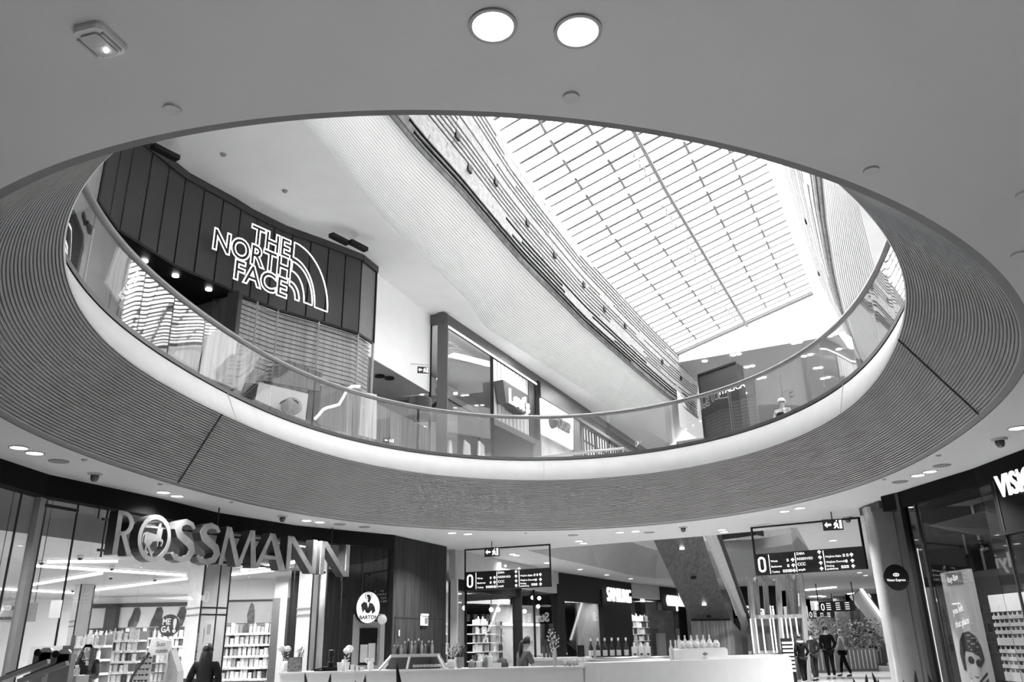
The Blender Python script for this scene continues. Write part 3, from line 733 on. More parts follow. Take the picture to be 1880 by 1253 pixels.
b = MB(); b.bar(wl(s3 + .8, 10.48, .1), wl(s5, 10.48, .1), .15, .14); b.build('lintel', mat('lintel_stone', .25, .7), bf)
b = MB(); b.lathe([(.24, 0), (.24, .06)], wl(s3 + 4.6, 10.75, .05), 16, axis=NL); b.build('round_plaque', mat('plaque', .07, .5), bf)
struct('wall_gallery', colwall('', [wl(s5, 0), wl(s5 + 45, 0)], Z2, zTop, None), PLASTER_W)
struct('wall_shop_back', colwall('', [wl(-.3, 0, BI - .4), wl(s5 + 3, 0, BI - .4)], Z2, zTop, None), PLASTER_W)
# white script on the glass further along: a wall sign
p = Vector(at(1168, 822, 24)); q = at(1196, 786, 24)
text('La Mania', .28, onwall(1166, 822, LA + DL * (s5 - 3) + NL * 2.5, LA + DL * s5 + NL * 2.5 + Vector((3, -1, 0))), Vector((.75, .1, .65)), UP, emit('script_lit', .5), 'script_sign', dep=.03, sx=.8, label='faint white slanting script sign near the far end of the row', cat='sign')
# stair rail beyond the balustrade
rz_ = Z2 + 1.0
pts = [(978, 842), (1100, 828), (1144, 824), (1163, 838)]
b = MB(); q = [atz(x, y, Z2 + .95) for x, y in pts]
b.tube(q, .04, 8); st = thing('stair_guard_rail', 'low steel guard rail crossing behind the centre of the balustrade', 'railing', (q[0].x, q[0].y, Z2)); b.build('rail', STEEL, st)
for i in range(3):
    b = MB(); b.bar(Vector((q[i].x, q[i].y, Z2)), q[i], .05, .05); b.build('post', STEEL, st)
pts = [(1243, 813), (1292, 806)]; q = [atz(x, y, Z2 + .95) for x, y in pts]
st = thing('stair_guard_rail', 'short steel guard rail beside the tall black block', 'railing', (q[0].x, q[0].y, Z2)); b = MB(); b.tube([q[0] - UP * .5 + Vector((.3, 0, 0)), q[0], q[1]], .05, 8); b.build('rail', MGREY, st)
for p in q: b = MB(); b.bar(Vector((p.x, p.y, Z2)), p, .05, .05); b.build('post', MGREY, st)

# tall black block at the end of the slatted beam
k0 = atz(1282, 690, 13.6); k1 = atz(1350, 666, 13.6); k2 = atz(1357, 667, 13.6)
t = thing('black_facade_block', 'tall black shop block at the far end of the left slatted beam', 'facade', (k0.x, k0.y, Z2))
z0 = Vector((0, 0, Z2 - k0.z)); zm = Vector((0, 0, 9.6 - 13.6))
b = MB(); b.add([k0 + zm, k1 + zm, k1, k0, ], [(0, 1, 2, 3)]); b.add([k1 + zm, k2 + zm + Vector((.3, .5, 0)), k2 + Vector((.3, .5, 0)), k1], [(0, 1, 2, 3)]); b.build('upper_face', mat('block_paint', .035, .6), t)
b = MB(); b.add([k0 + z0, k1 + z0, k1 + zm, k0 + zm], [(0, 1, 2, 3)]); b.add([k1 + z0, k2 + z0 + Vector((.3, .5, 0)), k2 + zm + Vector((.3, .5, 0)), k1 + zm], [(0, 1, 2, 3)]); b.build('lower_face', WOODD, t)
b = MB(); b.bar(k0, k1, .12, .1); b.bar(k0, k0 + z0, .08, .08); b.build('edge_trim', BLACK, t)
dd = (k1 - k0).normalized(); q = onwall(1318, 727, k0, k1) + Vector((.05, -.1, 0))
text('ITALICA', .34, q, dd, UP, emit('dim_letter', .4), 'small_white_letters', t, dep=.03, sx=.9)
# right side shops at the end, wood clad wall and curved counter wall
e0 = LT(50, -9.5, 0); e1 = LT(50, 2, 0)
t = thing('wood_clad_shop', 'wood panelled shop wall at the far end of the upper gallery', 'shop', (e0.x, e0.y, Z2))
colwall('', [LT(50, -7.2, 0), LT(49, -3.0, 0)], Z2, 12.2, None).build('wood_wall', mat('wood_grey_wall', .42, .5, var=.12, scale=1, stretch=(5, 5, .2)), t)
colwall('', [LT(48.9, -2.95, 0), LT(48, -2.5, 0)], Z2, 12.6, None).build('dark_reveal', DGREY, t)
colwall('', [LT(48, -2.4, 0), LT(46, 1.5, 0)], Z2, 12.2, None).build('side_wall', MGREY, t)
b = MB(); b.grid([[LT(46 + 1.6 * math.sin(T * .9), T, z) for T in [-9 + i * .5 for i in range(18)]] for z in (Z2, 8.6)]); b.build('curved_front', mat('curved_front_paint', .33, .45), t, smooth=True)
MB().bar(LT(44, -7.4, 7.2), LT(43, -3.5, 7.2), .1, .35).build('light_band', emit('band_lit', .7), t)
struct('wall_right_shops', colwall('', [LT(14, 14, 0), LT(14.0, .35, 0), LT(60, .35, 0)], Z2, zTop, None), PLASTER_W)
# right hand shop interior things seen through the glass
rw = thing('white_wall_panel', 'tall pale display panel on the right gallery wall', 'panel', LT(17, .2, Z2))
for (L0, w_, m_) in ((15.0, 1.2, PLASTER_W), (17.2, .9, WOODP), (19.0, 1.0, LGREY)):
    b = MB(); b.bar(LT(L0, .25, Z2), LT(L0, .25, 9.5), .12, w_, LT(1, 0, 0)); b.build('panel_board', m_, rw)
for i, (x, y, r_) in enumerate([(1591, 591, .11), (1593, 606, .09)]):
    p = XYp = onwall(x, y, LT(14, .1, 0), LT(30, .1, 0)); b = MB(); b.ball(p, r_, 10); b.bar(p, p + Vector((.25, .1, .05)), .03, .03)
    single('wall_lamp', b, MGREY, 'round grey lamp head on the right gallery wall, ' + ['upper', 'lower'][i], 'lamp')
b = MB(); b.bar(onwall(1600, 640, LT(14, .1, 0), LT(30, .1, 0)), onwall(1598, 545, LT(14, .1, 0), LT(30, .1, 0)), .12, .12); single('standing_banner', b, LGREY, 'slim grey standing banner behind the right balustrade', 'banner')
# downlights of the end soffit
lab = 0
for x, y in [(1294, 664), (1346, 653), (1356, 651), (1371, 675), (1381, 673), (1458, 631), (1468, 629), (1393, 696), (1402, 694), (1476, 655), (1488, 652), (1498, 677), (1506, 676), (1524, 618), (1540, 642), (1511, 696), (1520, 694), (1367, 723)]:
    p = atz(x, y, ZS - .03)
    if p.y > 75: continue
    single('downlight', MB().lathe([(.13, 0), (.13, .02)], p, 12), LAMP, 'small round downlight in the grey soffit at the far end of the upper floor', 'downlight', 'downlights of the far upper soffit')
for i, (x, y) in enumerate([(410, 283), (523, 350)]):
    single('ceiling_sensor', MB().lathe([(.07, 0), (.05, -.04), (.0, -.05)][::-1], atz(x, y, zTop), 10), MGREY, 'small round sensor on the upper ceiling above the clad shop, ' + ['left', 'right'][i], 'sensor')
for i, L0 in enumerate((24, 29, 34)):
    area_light('gallery_light', LT(L0, -11.8, zTop - .1), .5, 2.0, 60)
area_light('end_light', LT(45, -4, ZS - .2), 6, 10, 260)
area_light('end_light', LT(56, -2, ZS - .2), 6, 10, 260)

# ================================================================ ground floor shell
def floor_mat():
    m = bpy.data.materials.new('polished_floor_tile'); nt, b = nodes(m); N = nt.nodes; Lk = nt.links
    tc = N.new('ShaderNodeTexCoord'); bk = N.new('ShaderNodeTexBrick'); bk.inputs['Scale'].default_value = 1.0
    bk.inputs['Color1'].default_value = (.42, .42, .42, 1); bk.inputs['Color2'].default_value = (.47, .47, .47, 1); bk.inputs['Mortar'].default_value = (.3, .3, .3, 1)
    bk.inputs['Mortar Size'].default_value = .008; bk.inputs['Brick Width'].default_value = 1.2; bk.inputs['Row Height'].default_value = .6
    mp = N.new('ShaderNodeMapping'); mp.inputs['Rotation'].default_value = (0, 0, .48); Lk.new(tc.outputs['Object'], mp.inputs[0]); Lk.new(mp.outputs[0], bk.inputs['Vector'])
    wv = N.new('ShaderNodeTexWave'); wv.wave_type = 'BANDS'; wv.bands_direction = 'Y'; wv.inputs['Scale'].default_value = .045
    Lk.new(mp.outputs[0], wv.inputs[0]); cr = N.new('ShaderNodeValToRGB'); cr.color_ramp.interpolation = 'CONSTANT'
    cr.color_ramp.elements[0].color = (.35, .35, .35, 1); cr.color_ramp.elements[1].position = .16; cr.color_ramp.elements[1].color = (1, 1, 1, 1)
    Lk.new(wv.outputs[0], cr.inputs[0]); mx = N.new('ShaderNodeMixRGB'); mx.blend_type = 'MULTIPLY'; mx.inputs[0].default_value = 1
    Lk.new(bk.outputs[0], mx.inputs[1]); Lk.new(cr.outputs[0], mx.inputs[2]); Lk.new(mx.outputs[0], b.inputs['Base Color'])
    b.inputs['Roughness'].default_value = .22; return m
struct('floor', MB().quad((-34, -8, 0), (40, -8, 0), (40, 80, 0), (-34, 80, 0)), floor_mat())
GW = mat('ground_wall_paint', .40, .7)
struct('wall_hall_back', MB().quad((-34, -7.5, 0), (40, -7.5, 0), (40, -7.5, HC), (-34, -7.5, HC)), GW)
struct('wall_hall_far', MB().quad((-34, 78, 0), (40, 78, 0), (40, 78, HC), (-34, 78, HC)), DGREY)
struct('wall_hall_left', MB().quad((-33.5, -8, 0), (-33.5, 80, 0), (-33.5, 80, HC), (-33.5, -8, HC)), GW)
struct('wall_hall_right', MB().quad((39.5, -8, 0), (39.5, 80, 0), (39.5, 80, HC), (39.5, -8, HC)), GW)

# ---------------- drugstore on the left
RC = [Vector((-7.0, 1.0, 0)), Vector((-7.25, 7.0, 0))] + [Vector((p.x, p.y, 0)) for p in [atz(x, y, HC) for x, y in [(0, 842), (90.6, 872), (287, 914), (400, 941.7), (541, 965), (725, 983)]]]
def off2(P, d):
    out = []
    for i, p in enumerate(P):
        a = P[max(i - 1, 0)]; c = P[min(i + 1, len(P) - 1)]; t = (c - a).normalized(); out.append(p + Vector((-t.y, t.x, 0)) * d)
    return out
def strip(P, z0, z1):
    b = MB(); b.grid([[Vector((p.x, p.y, z0)) for p in P], [Vector((p.x, p.y, z1)) for p in P]]); return b
def slabpts(P, d, z0, z1):
    Q = off2(P, d); b = MB()
    b.grid([[Vector((p.x, p.y, z0)) for p in P], [Vector((p.x, p.y, z1)) for p in P]]); b.grid([[Vector((p.x, p.y, z0)) for p in Q], [Vector((p.x, p.y, z1)) for p in Q]])
    b.grid([[Vector((p.x, p.y, z0)) for p in P], [Vector((p.x, p.y, z0)) for p in Q]]); return b
struct('trim_3', slabpts(RC, .25, 3.74, HC + .0), mat('bulkhead_black', .006, .9, spec=.1))
RG = off2(RC, .12)
dg = thing('storefront_glazing', 'curved full height glass front of the drugstore on the left', 'storefront', (-6.2, 15, 0))
for i in range(len(RG) - 1):
    for j in range(2):
        a = RG[i].lerp(RG[i + 1], j / 2); c = RG[i].lerp(RG[i + 1], (j + 1) / 2)
        MB().bar(a + UP * 1.87, c + UP * 1.87, .012, 3.74).build('glass_pane', SGLASS, dg)
def onpoly(x, y, P):
    for a, c in zip(P[:-1], P[1:]):
        p = onwall(x, y, a, c)
        s = (Vector((p.x, p.y, 0)) - a).dot((c - a)) / (c - a).length_squared
        if p.y > 0 and -.001 <= s <= 1.001: return Vector((p.x, p.y, p.z))
    return Vector((p.x, p.y, p.z))
p = onpoly(197, 945, RG); MB().bar((p.x, p.y, 2.95), (p.x, p.y, 3.74), .02, .03).build('glazing_joint', BLACK, dg)
for x, y in [(41, 901), (145, 922), (413, 975), (632, 1000), (668, 998), (540, 1070)]:
    p = onpoly(x, y, RG); b = MB(); b.bar((p.x, p.y, .02), (p.x, p.y, 3.74), .02, .03); b.build('glazing_joint', BLACK, dg)
p = onpoly(62, 985, RG); b = MB(); b.bar((p.x, p.y, 0), (p.x, p.y, 3.72), .10, .16); b.build('door_post', mat('post_metal', .20, .6, 0, spec=.3), dg)
b = MB(); b.bar((p.x + .03, p.y + .1, 0), (p.x + .03, p.y + .1, 3.7), .04, .05); b.build('post_seal', BLACK, dg)
p2 = onpoly(145, 922, RG); b = MB(); b.bar((p.x, p.y, 3.62), (p2.x, p2.y, 3.62), .06, .05); b.build('door_header', BLACK, dg)
for x in (591,):
    p = onpoly(x, 1120, RG); b = MB(); b.bar((p.x, p.y, 0), (p.x, p.y, 3.74), .14, .12); b.build('door_post', mat('post_metal', .22), dg)
    for d in (-.1, .1): b = MB(); b.bar((p.x + d * .7, p.y + d * .7 - .04, 0), (p.x + d * .7, p.y + d * .7 - .04, 3.74), .03, .03); b.build('post_seal', BLACK, dg)
RI = off2(RC, 1.25)
struct('wall_shop_downstand', strip(RI, 3.34, HC), mat('downstand_paint', .26, .6, var=.04))
b = MB(); far = [Vector((-33, p.y, 0)) if i < 4 else Vector((p.x - 30 + 5 * i, 34 + i, 0)) for i, p in enumerate(RI)]
IC = [Vector((-33, -7, 0)), Vector((-33, 36, 0)), Vector((-2.2, 36, 0)), Vector((-2.2, 24, 0))]
loop = RI + [IC[3], IC[2], IC[1], IC[0]]
tr = tessellate_polygon([[Vector((p.x, p.y, 0)) for p in loop]]); b.add([(p.x, p.y, 3.345) for p in loop], tr)
struct('ceiling_shop', b, mat('shop_ceiling_tile', .55, .6))
# shop back walls
YR, YL = 24.4, 31.2
def X(px, Y, y=1150): return at(px, y, Y).x
xr0, xr1 = X(400, YR), X(516, YR)
struct('wall_shop_rear', MB().quad((xr0, YR, 0), (xr1 + .5, YR, 0), (xr1 + .5, YR, 3.35), (xr0, YR, 3.35)).quad((xr0, YR, 0), (xr0, 36, 0), (xr0, 36, 3.35), (xr0, YR, 3.35)), PLASTER_W)
struct('wall_shop_return', MB().quad((xr1, YR - .9, 0), (xr1 + .42, YR - 1.1, 0), (xr1 + .42, YR - 1.1, 3.35), (xr1, YR - .9, 3.35)), LGREY)
struct('wall_shop_rear_left', MB().quad((-24, YL, 0), (xr0, YL, 0), (xr0, YL, 3.35), (-24, YL, 3.35)), PLASTER_W)
struct('wall_shop_side_left', MB().quad((-22, -7, 0), (-22, YL, 0), (-22, YL, 3.35), (-22, -7, 3.35)), PLASTER_W)
single('pier', MB().box(xr1, YR - 1.0, 0, xr1 + .42, YR - .7, 2.78), DGREY, 'dark cladding pier at the right end of the rear drugstore shelves', 'pier')
# graphics over the shelves
t = thing('wall_graphic', 'pale wall graphic with a faint figure above the right drugstore shelves', 'graphic', (X(465, YR), YR - .05, 2.14))
MB().box(xr0, YR - .06, 2.16, X(513, YR), YR - .02, 2.74).build('board', mat('graphic_pale', .58, .5, var=.12, scale=1), t)
MB().box(xr0, YR - .07, 2.74, xr1, YR - .02, 2.80).build('dark_rail', DGREY, t)
fx = X(459, YR); b = MB(); b.prism([(-.06, 0), (.14, 0), (.12, .3), (.07, .5), (.0, .55), (-.05, .4), (-.09, .2)], (fx, YR - .065, 2.17), (1, 0, 0), (0, 0, 1), .01); b.build('figure_silhouette', mat('figure_grey', .16, .6, var=.5, scale=8), t)
t = thing('wall_graphic', 'long pale wall graphic with dark haired figures above the left drugstore shelves', 'graphic', (X(270, YL), YL - .05, 2.2))
MB().box(X(216, YL), YL - .06, 2.27, xr0, YL - .02, 2.98).build('board', mat('graphic_pale', .58), t)
MB().box(X(160, YL), YL - .05, 2.98, xr0, YL - .01, 3.12).build('dark_rail', DGREY, t)
MB().box(X(160, YL), YL - .05, 1.9, xr0, YL - .01, 2.27).build('dark_band', DGREY, t)
for px_, s_ in ((247, 1.0), (288, 1.1), (331, 1.1)):
    b = MB(); b.prism([(-.22 * s_, 0), (.1, 0), (.16, .2), (.2, .5), (.12, .68), (-.05, .66), (-.12, .4), (-.2, .2)], (X(px_, YL), YL - .07, 2.29), (1, 0, 0), (0, 0, 1), .012); b.build('figure_silhouette', mat('figure_dark', .06, .6, var=.6, scale=5), t)
t = thing('wall_graphic', 'small pale wall graphic left of the dark pier in the drugstore', 'graphic', (X(188, YL), YL - .1, 2.2))
MB().box(X(165, YL), YL - .1, 2.27, X(197, YL), YL - .06, 2.95).build('board', mat('graphic_pale', .58), t)
single('pier', MB().box(X(199, YL), YL - .4, 0, X(219, YL), YL - .1, 3.05), mat('pier_dark', .035, .5), 'dark pier at the left rear corner of the drugstore', 'pier')
# square columns with paired dark lines
def column(pl_, pc, pr_, Y, lab, dl=.6, dr=.5):      # turned square column: pale left face, grey right face
    C_ = Vector((X(pc, Y), Y, 0)); L_ = Vector((X(pl_, Y + dl), Y + dl, 0)); R_ = Vector((X(pr_, Y + dr), Y + dr, 0)); B_ = L_ + R_ - C_
    t = thing('square_column', lab, 'column', C_.lerp(B_, .5))
    b = MB(); b.add([C_, R_, B_, L_] + [p + UP * 3.34 for p in (C_, R_, B_, L_)], [(0, 1, 5, 4), (1, 2, 6, 5), (2, 3, 7, 6), (3, 0, 4, 7)]); b.build('shaft', mat('column_board', .36, .45, var=.03), t)
    n_ = Vector((-.006, -.006, 0)); MB().quad(C_ + n_, L_ + n_, L_ + n_ + UP * 3.34, C_ + n_ + UP * 3.34).build('pale_side_board', mat('column_white', .78, .5), t)
    for z, h_ in ((2.32, .035), (2.18, .035), (.86, .12)):
        MB().bar(C_ + n_ * 2 + UP * z, R_ + n_ * 2 + UP * z, .012, h_).build('dark_line', BLACK, t); MB().bar(C_ + n_ * 2 + UP * z, L_ + n_ * 2 + UP * z, .012, h_).build('grey_line', MGREY if h_ < .1 else BLACK, t)
    MB().bar(C_ + n_, C_ + n_ + UP * 3.34, .03, .03).build('corner_profile', BLACK, t)
    MB().bar(R_, R_ + UP * 3.34, .03, .03).build('corner_profile', BLACK, t)
    return t
column(340, 366, 414, 18.0, 'broad square column with a white left side in the middle of the drugstore')
column(544, 570, 590, 19.2, 'narrow square column with a white left side near the right door post')
column(127, 138, 163, 24.5, 'grey column at the far left rear of the drugstore')
single('notice', MB().box(X(381, 18.1), 18.08, 1.78, X(388, 18.1), 18.1, 1.98), MGREY, 'small printed notice on the broad drugstore column above the long haired woman', 'notice')
# tubes of the drugstore
q = [((60, 1039), (340, 1057)), ((88, 1032), (215, 1031)), ((175, 1084), (341, 1063)), ((49, 1076), (185, 1053)), ((0, 1082), (170, 1091)), ((422, 1056), (530, 1044)), ((445, 1047), (560, 1030)), ((610, 1062), (655, 1068))]  # last entry is a reflection in the glass, built as a lamp
nm = ['brightest', 'nearest short', 'right hand diagonal', 'left hand diagonal', 'farthest low', 'right side lower', 'right side upper', 'reflection-imitating rightmost']
for i, (a, c) in enumerate(q):
    a = atz(*a, 3.30); c = atz(*c, 3.30)
    t = thing('linear_lamp', '%s linear ceiling lamp inside the drugstore' % nm[i], 'lamp', (a + c) / 2, group='linear lamps of the drugstore')
    MB().bar(a, c, .10, .05).build('diffuser', TUBE, t); MB().bar(a + UP * .035, c + UP * .035, .14, .02).build('housing', WHITE, t)
for i, (x, y) in enumerate([(-10, 12), (-8.5, 16), (-13, 18), (-7.6, 21), (-14.5, 27.5), (-5.6, 22.6), (-10, 29), (-7, 28), (-17, 23)]):
    area_light('shop_lamp_and_fill', (x, y, 3.2), 2.5, .3, 100 if y < 24 else 170)  # rear lights are added fill that brightens the back wall

# ROSSMANN letters, straight row of deep channel letters
TA = Vector((-6.70, 13.40, 0)); TB = Vector((-4.15, 18.65, 0)); td = (TB - TA).normalized(); tn = Vector((td.y, -td.x, 0))
zb, zt = 2.955, 3.655; H = zt - zb
def fs(x, y):
    p = onwall(x, y, TA, TB); return (p - TA).dot(td)
rs = thing('shop_sign', 'row of deep pale ROSSMANN channel letters before the drugstore glass', 'sign', ((TA.x + TB.x) / 2, (TA.y + TB.y) / 2, zb))
def arc(cx, cy, rx, ry, a0, a1, n): return [(cx + rx * math.cos(math.radians(a0 + (a1 - a0) * i / n)), cy + ry * math.sin(math.radians(a0 + (a1 - a0) * i / n))) for i in range(n + 1)]
def stroke(pts, w0, w1=None):
    w1 = w1 or w0; L = []; Rr = []; n = len(pts)
    for i, p in enumerate(pts):
        a = pts[max(i - 1, 0)]; c = pts[min(i + 1, n - 1)]; dx, dy = c[0] - a[0], c[1] - a[1]; l = math.hypot(dx, dy); nx, ny = -dy / l, dx / l
        w_ = (w0 + (w1 - w0) * i / (n - 1)) / 2 if not callable(w0) else w0(i / (n - 1)) / 2
        L.append((p[0] + nx * w_, p[1] + ny * w_)); Rr.append((p[0] - nx * w_, p[1] - ny * w_))
    return L + Rr[::-1]
SW = lambda u: .07 + .13 * math.sin(PI * u)
S_ = stroke([(.60, .82), (.52, .93), (.36, .97), (.20, .90), (.15, .76), (.22, .62), (.38, .52), (.54, .41), (.60, .26), (.52, .10), (.34, .03), (.16, .06), (.06, .17)], SW)
LET = {
 'R': [[[(0, 0), (.16, 0), (.16, 1), (0, 1)]], [arc(.22, .72, .36, .28, 90, -90, 12) + [(.10, .44), (.10, .54)] + arc(.22, .72, .21, .19, -90, 90, 12)[0:] + [(.10, .91), (.10, 1.0)]], [[(.20, .46), (.36, .46), (.68, 0), (.50, 0)]]],
 'M': [[stroke([(.07, 0), (.20, 1)], .10, .10)], [[(.14, 1), (.27, 1), (.55, .16), (.55, 0), (.48, 0)]], [[(.50, 0), (.60, 0), (.90, 1), (.80, 1)]], [stroke([(.86, 1), (.97, 0)], .12, .15)]],
 'A': [[[(0, 0), (.11, 0), (.42, 1), (.34, 1)]], [[(.32, 1), (.46, 1), (.80, 0), (.62, 0)]], [[(.17, .28), (.60, .28), (.60, .38), (.19, .38)]]],
 'N': [[[(0, 0), (.10, 0), (.10, 1), (0, 1)]], [[(0, 1), (.15, 1), (.76, 0), (.62, 0)]], [[(.66, 0), (.76, 0), (.76, 1), (.66, 1)]]],
 'S': [[S_]]}
FACE = mat('brushed_letter_face', .34, .38, .2, var=.35, scale=2.5); SIDE = mat('letter_side_black', .012, .4)
def letter(ch, x0, x1, nat):
    k = (x1 - x0) / nat; o = TA + td * x0 + UP * zb; n_ = td.cross(UP)
    t = MB(); s_ = MB()
    for loops in LET[ch]:
        for poly in loops:
            pp = [(a * k, b_ * H) for a, b_ in poly]
            t.prism(pp, o + n_ * .20, td, UP, .012); s_.prism(pp, o, td, UP, .20)
    r = s_.build('letter_body', SIDE, rs); r['label'] = 'deep black side of a channel letter'
    f = t.build('letter_face', FACE, r)
ex = [('R', 195, 222, .68), ('S', 300, 341, .66), ('S', 347, 388, .66), ('M', 390, 458, 1.04), ('A', 457, 513, .80), ('N', 515, 568, .76), ('N', 577, 629, .76)]
ex[0] = ('R', 195, 228, .68)
for ch, xa, xb, nat in ex:
    letter(ch, fs(xa, 985), fs(xb, 1010), nat)
# round O with the half-horse emblem
c0 = (fs(237, 990) + fs(298, 990)) / 2; rx = (fs(298, 990) - fs(237, 990)) / 2; ry = H * .56; o = TA + td * c0 + UP * (zb + H * .5 - .02); n_ = td.cross(UP)
ell = lambda f: [(rx * f * math.cos(a), ry * f * math.sin(a)) for a in [2 * PI * i / 36 for i in range(36)]]
bd = MB().prism([ell(1.0), ell(.80)[::-1]], o, td, UP, .20).build('letter_body', SIDE, rs)
MB().prism([ell(1.0), ell(.80)[::-1]], o + n_ * .2, td, UP, .012).build('letter_face', FACE, bd)
hs = lambda P: [(x * rx, y * ry) for x, y in P]
em = MB()
for P in ([(-.62, .40), (.66, .44), (.68, .50), (-.60, .50)], [(-.44, .60), (.30, .74), (.30, .80), (-.46, .66)],
          [(.20, .66), (.32, .70), (.36, .50), (.46, .42), (.42, .05), (.48, -.02), (.56, -.04), (.58, -.16), (.50, -.32), (.44, -.30), (.50, -.14), (.30, -.10), (.28, -.34), (.22, -.34), (.20, -.12), (-.05, -.14), (-.22, -.36), (-.02, -.62), (.10, -.86), (.0, -.86), (-.16, -.66), (-.36, -.40), (-.38, -.62), (-.16, -.84), (-.26, -.80), (-.50, -.62), (-.46, -.34), (-.60, -.20), (-.58, .10), (-.66, .02), (-.66, -.24), (-.72, -.2), (-.70, .12), (-.50, .22), (.10, .16), (.14, .42)]):
    em.prism(hs(P), o + n_ * .17, td, UP, .03)
em.build('emblem', FACE, bd)
b = MB(); b.bar(TA + td * .05 + UP * 3.55 - tn * .2, TB + td * .05 + UP * 3.55 - tn * .2, .04, .04); b.bar(TA + td * .05 + UP * 3.05 - tn * .2, TB + td * .05 + UP * 3.05 - tn * .2, .04, .04); b.build('carrier_rail', BLACK, rs)
for x, y in [(197, 940), (414, 960), (622, 990)]:
    s_ = fs(x, y); b = MB(); q = TA + td * s_ - tn * .2; b.bar(q + UP * 3.55, q + UP * HC, .02, .02); b.build('hanger', BLACK, rs)

# shelving with products
def shelving(x0, x1, Y, ztop, n, lab, depth=.45):
    t = thing('shelving_unit', lab, 'shelf', ((x0 + x1) / 2, Y, 0))
    MB().box(x0, Y + depth - .03, 0, x1, Y + depth, ztop).build('back_panel', mat('shelf_back', .25, .6), t)
    for k in range(n):
        z = .12 + (ztop - .35) * k / (n - 1); MB().box(x0, Y, z - .05, x1, Y + depth - .03, z).build('shelf_board', WHITE, t)
        MB().box(x0, Y - .012, z - .06, x1, Y, z - .01).build('price_rail', mat('price_rail_pale', .7, .5, var=.5, scale=20), t)
    return [.12 + (ztop - .35) * k / (n - 1) for k in range(n)]
protoP = []
def prod(kind, m):
    b = MB()
    if kind == 0: b.lathe([(.035, 0), (.038, .02), (.038, .13), (.016, .16), (.016, .20), (0, .20)], n=8)
    elif kind == 1: b.box(-.04, -.03, 0, .04, .03, .17)
    elif kind == 2: b.lathe([(.045, 0), (.045, .10), (.047, .10), (.047, .13), (0, .13)], n=8)
    elif kind == 3: b.add([(-.035, -.02, 0), (.035, -.02, 0), (.035, .02, 0), (-.035, .02, 0), (-.04, 0, .19), (.04, 0, .19)], [(3, 2, 1, 0), (0, 1, 5, 4), (2, 3, 4, 5), (1, 2, 5), (3, 0, 4)])
    return b, m
NAMES = ['toiletry_bottle', 'product_carton', 'cream_jar', 'product_tube']
meshes = {}
def put_product(k, mi, loc, label, group, s=1.0):
    key = (k, mi)
    if key not in meshes:
        b, m = prod(k, PROD[mi]); ob = b.build(NAMES[k], m, local=True); meshes[key] = ob.data; ob.location = loc; o = ob
    else:
        o = bpy.data.objects.new(NAMES[k], meshes[key]); col.objects.link(o); o.location = loc
    o.scale = (s, s, s); tag(o, label, ['bottle', 'carton', 'jar', 'tube'][k], group); return o
def fill(x0, x1, Y, zs, step, lab, grp, s=1.35):
    for z in zs:
        x = x0 + step / 2
        while x < x1 - step / 3:
            k = R.choice([0, 0, 1, 1, 2, 3]); put_product(k, R.choice([0, 0, 0, 1, 1, 2, 3, 4, 4]), (x, Y + .10, z), lab % ['bottle', 'carton', 'jar', 'tube'][k], grp % ['bottles', 'cartons', 'jars', 'tubes'][k], s * R.uniform(.85, 1.1))
            x += step * R.uniform(.85, 1.15)
zs = shelving(xr0 + .1, X(513, YR - .5), YR - .5, 2.12, 7, 'white wall shelving packed with toiletries at the right rear of the drugstore')
fill(xr0 + .15, X(511, YR - .5), YR - .5, zs[2:], .125, 'small toiletry %s on the right rear drugstore shelves', '%s on the right rear drugstore shelves')
zs = shelving(X(150, YL - .6), xr0 - .1, YL - .6, 2.14, 7, 'long white wall shelving at the left rear of the drugstore')
fill(X(152, YL - .6), xr0 - .2, YL - .6, zs[3:], .19, 'small packaged %s on the left rear drugstore shelves', '%s on the left rear drugstore shelves', 1.6)
zs = shelving(X(195, 24), X(262, 24), 24.0, 2.0, 7, 'free standing white shelving left of the sun care display')
fill(X(196, 24), X(260, 24), 24.0, zs[2:], .15, 'packaged %s on the free standing drugstore shelves', '%s on the free standing drugstore shelves', 1.5)
zs = shelving(X(128, 20), X(196, 20), 20.0, 1.85, 6, 'free standing white shelving behind the woman with the phone')
fill(X(129, 20), X(196, 20), 20.0, zs[2:], .14, 'packaged %s on the shelves behind the woman with the phone', '%s behind the woman with the phone', 1.4)

# sun care display with sunglasses
xd = X(292, 16.4); Yd = 16.4
t = thing('display_stand', 'white sun care display stand with a curved black edged side', 'display stand', (xd, Yd, 0))
MB().prism([(-.36, 0), (.20, 0), (.24, 1.2), (.18, 1.66), (-.02, 1.72), (-.12, 1.68), (-.16, 1.4), (-.36, 1.05), (-.42, .8), (-.36, .5)], (xd, Yd, 0), (1, 0, 0), (0, 0, 1), -.25).build('body', mat('stand_white', .62, .5), t)
b = MB(); b.tube([(xd - .12, Yd - .02, 1.45), (xd - .25, Yd - .02, 1.25), (xd - .38, Yd - .02, 1.02), (xd - .43, Yd - .02, .8), (xd - .36, Yd - .02, .5), (xd - .36, Yd - .02, 0)], .025, 6); b.build('black_edge', BLACK, t)
text('Sun\nozon', .085, (xd + .0, Yd - .02, 1.56), (1, 0, 0), UP, mat('ink', .03), 'lettering', t, dep=.005)
MB().prism([(.20, 0), (.50, 0), (.42, 1.1), (.24, 1.5)], (xd, Yd + .1, 0), (1, 0, 0), (0, 0, 1), -.3).build('side_wing', mat('wing_grey', .5, .4), t)
for k in range(5): MB().box(xd - .02, Yd - .09, .62 + k * .16, xd + .22, Yd - .0, .63 + k * .16).build('tray', LGREY, t)
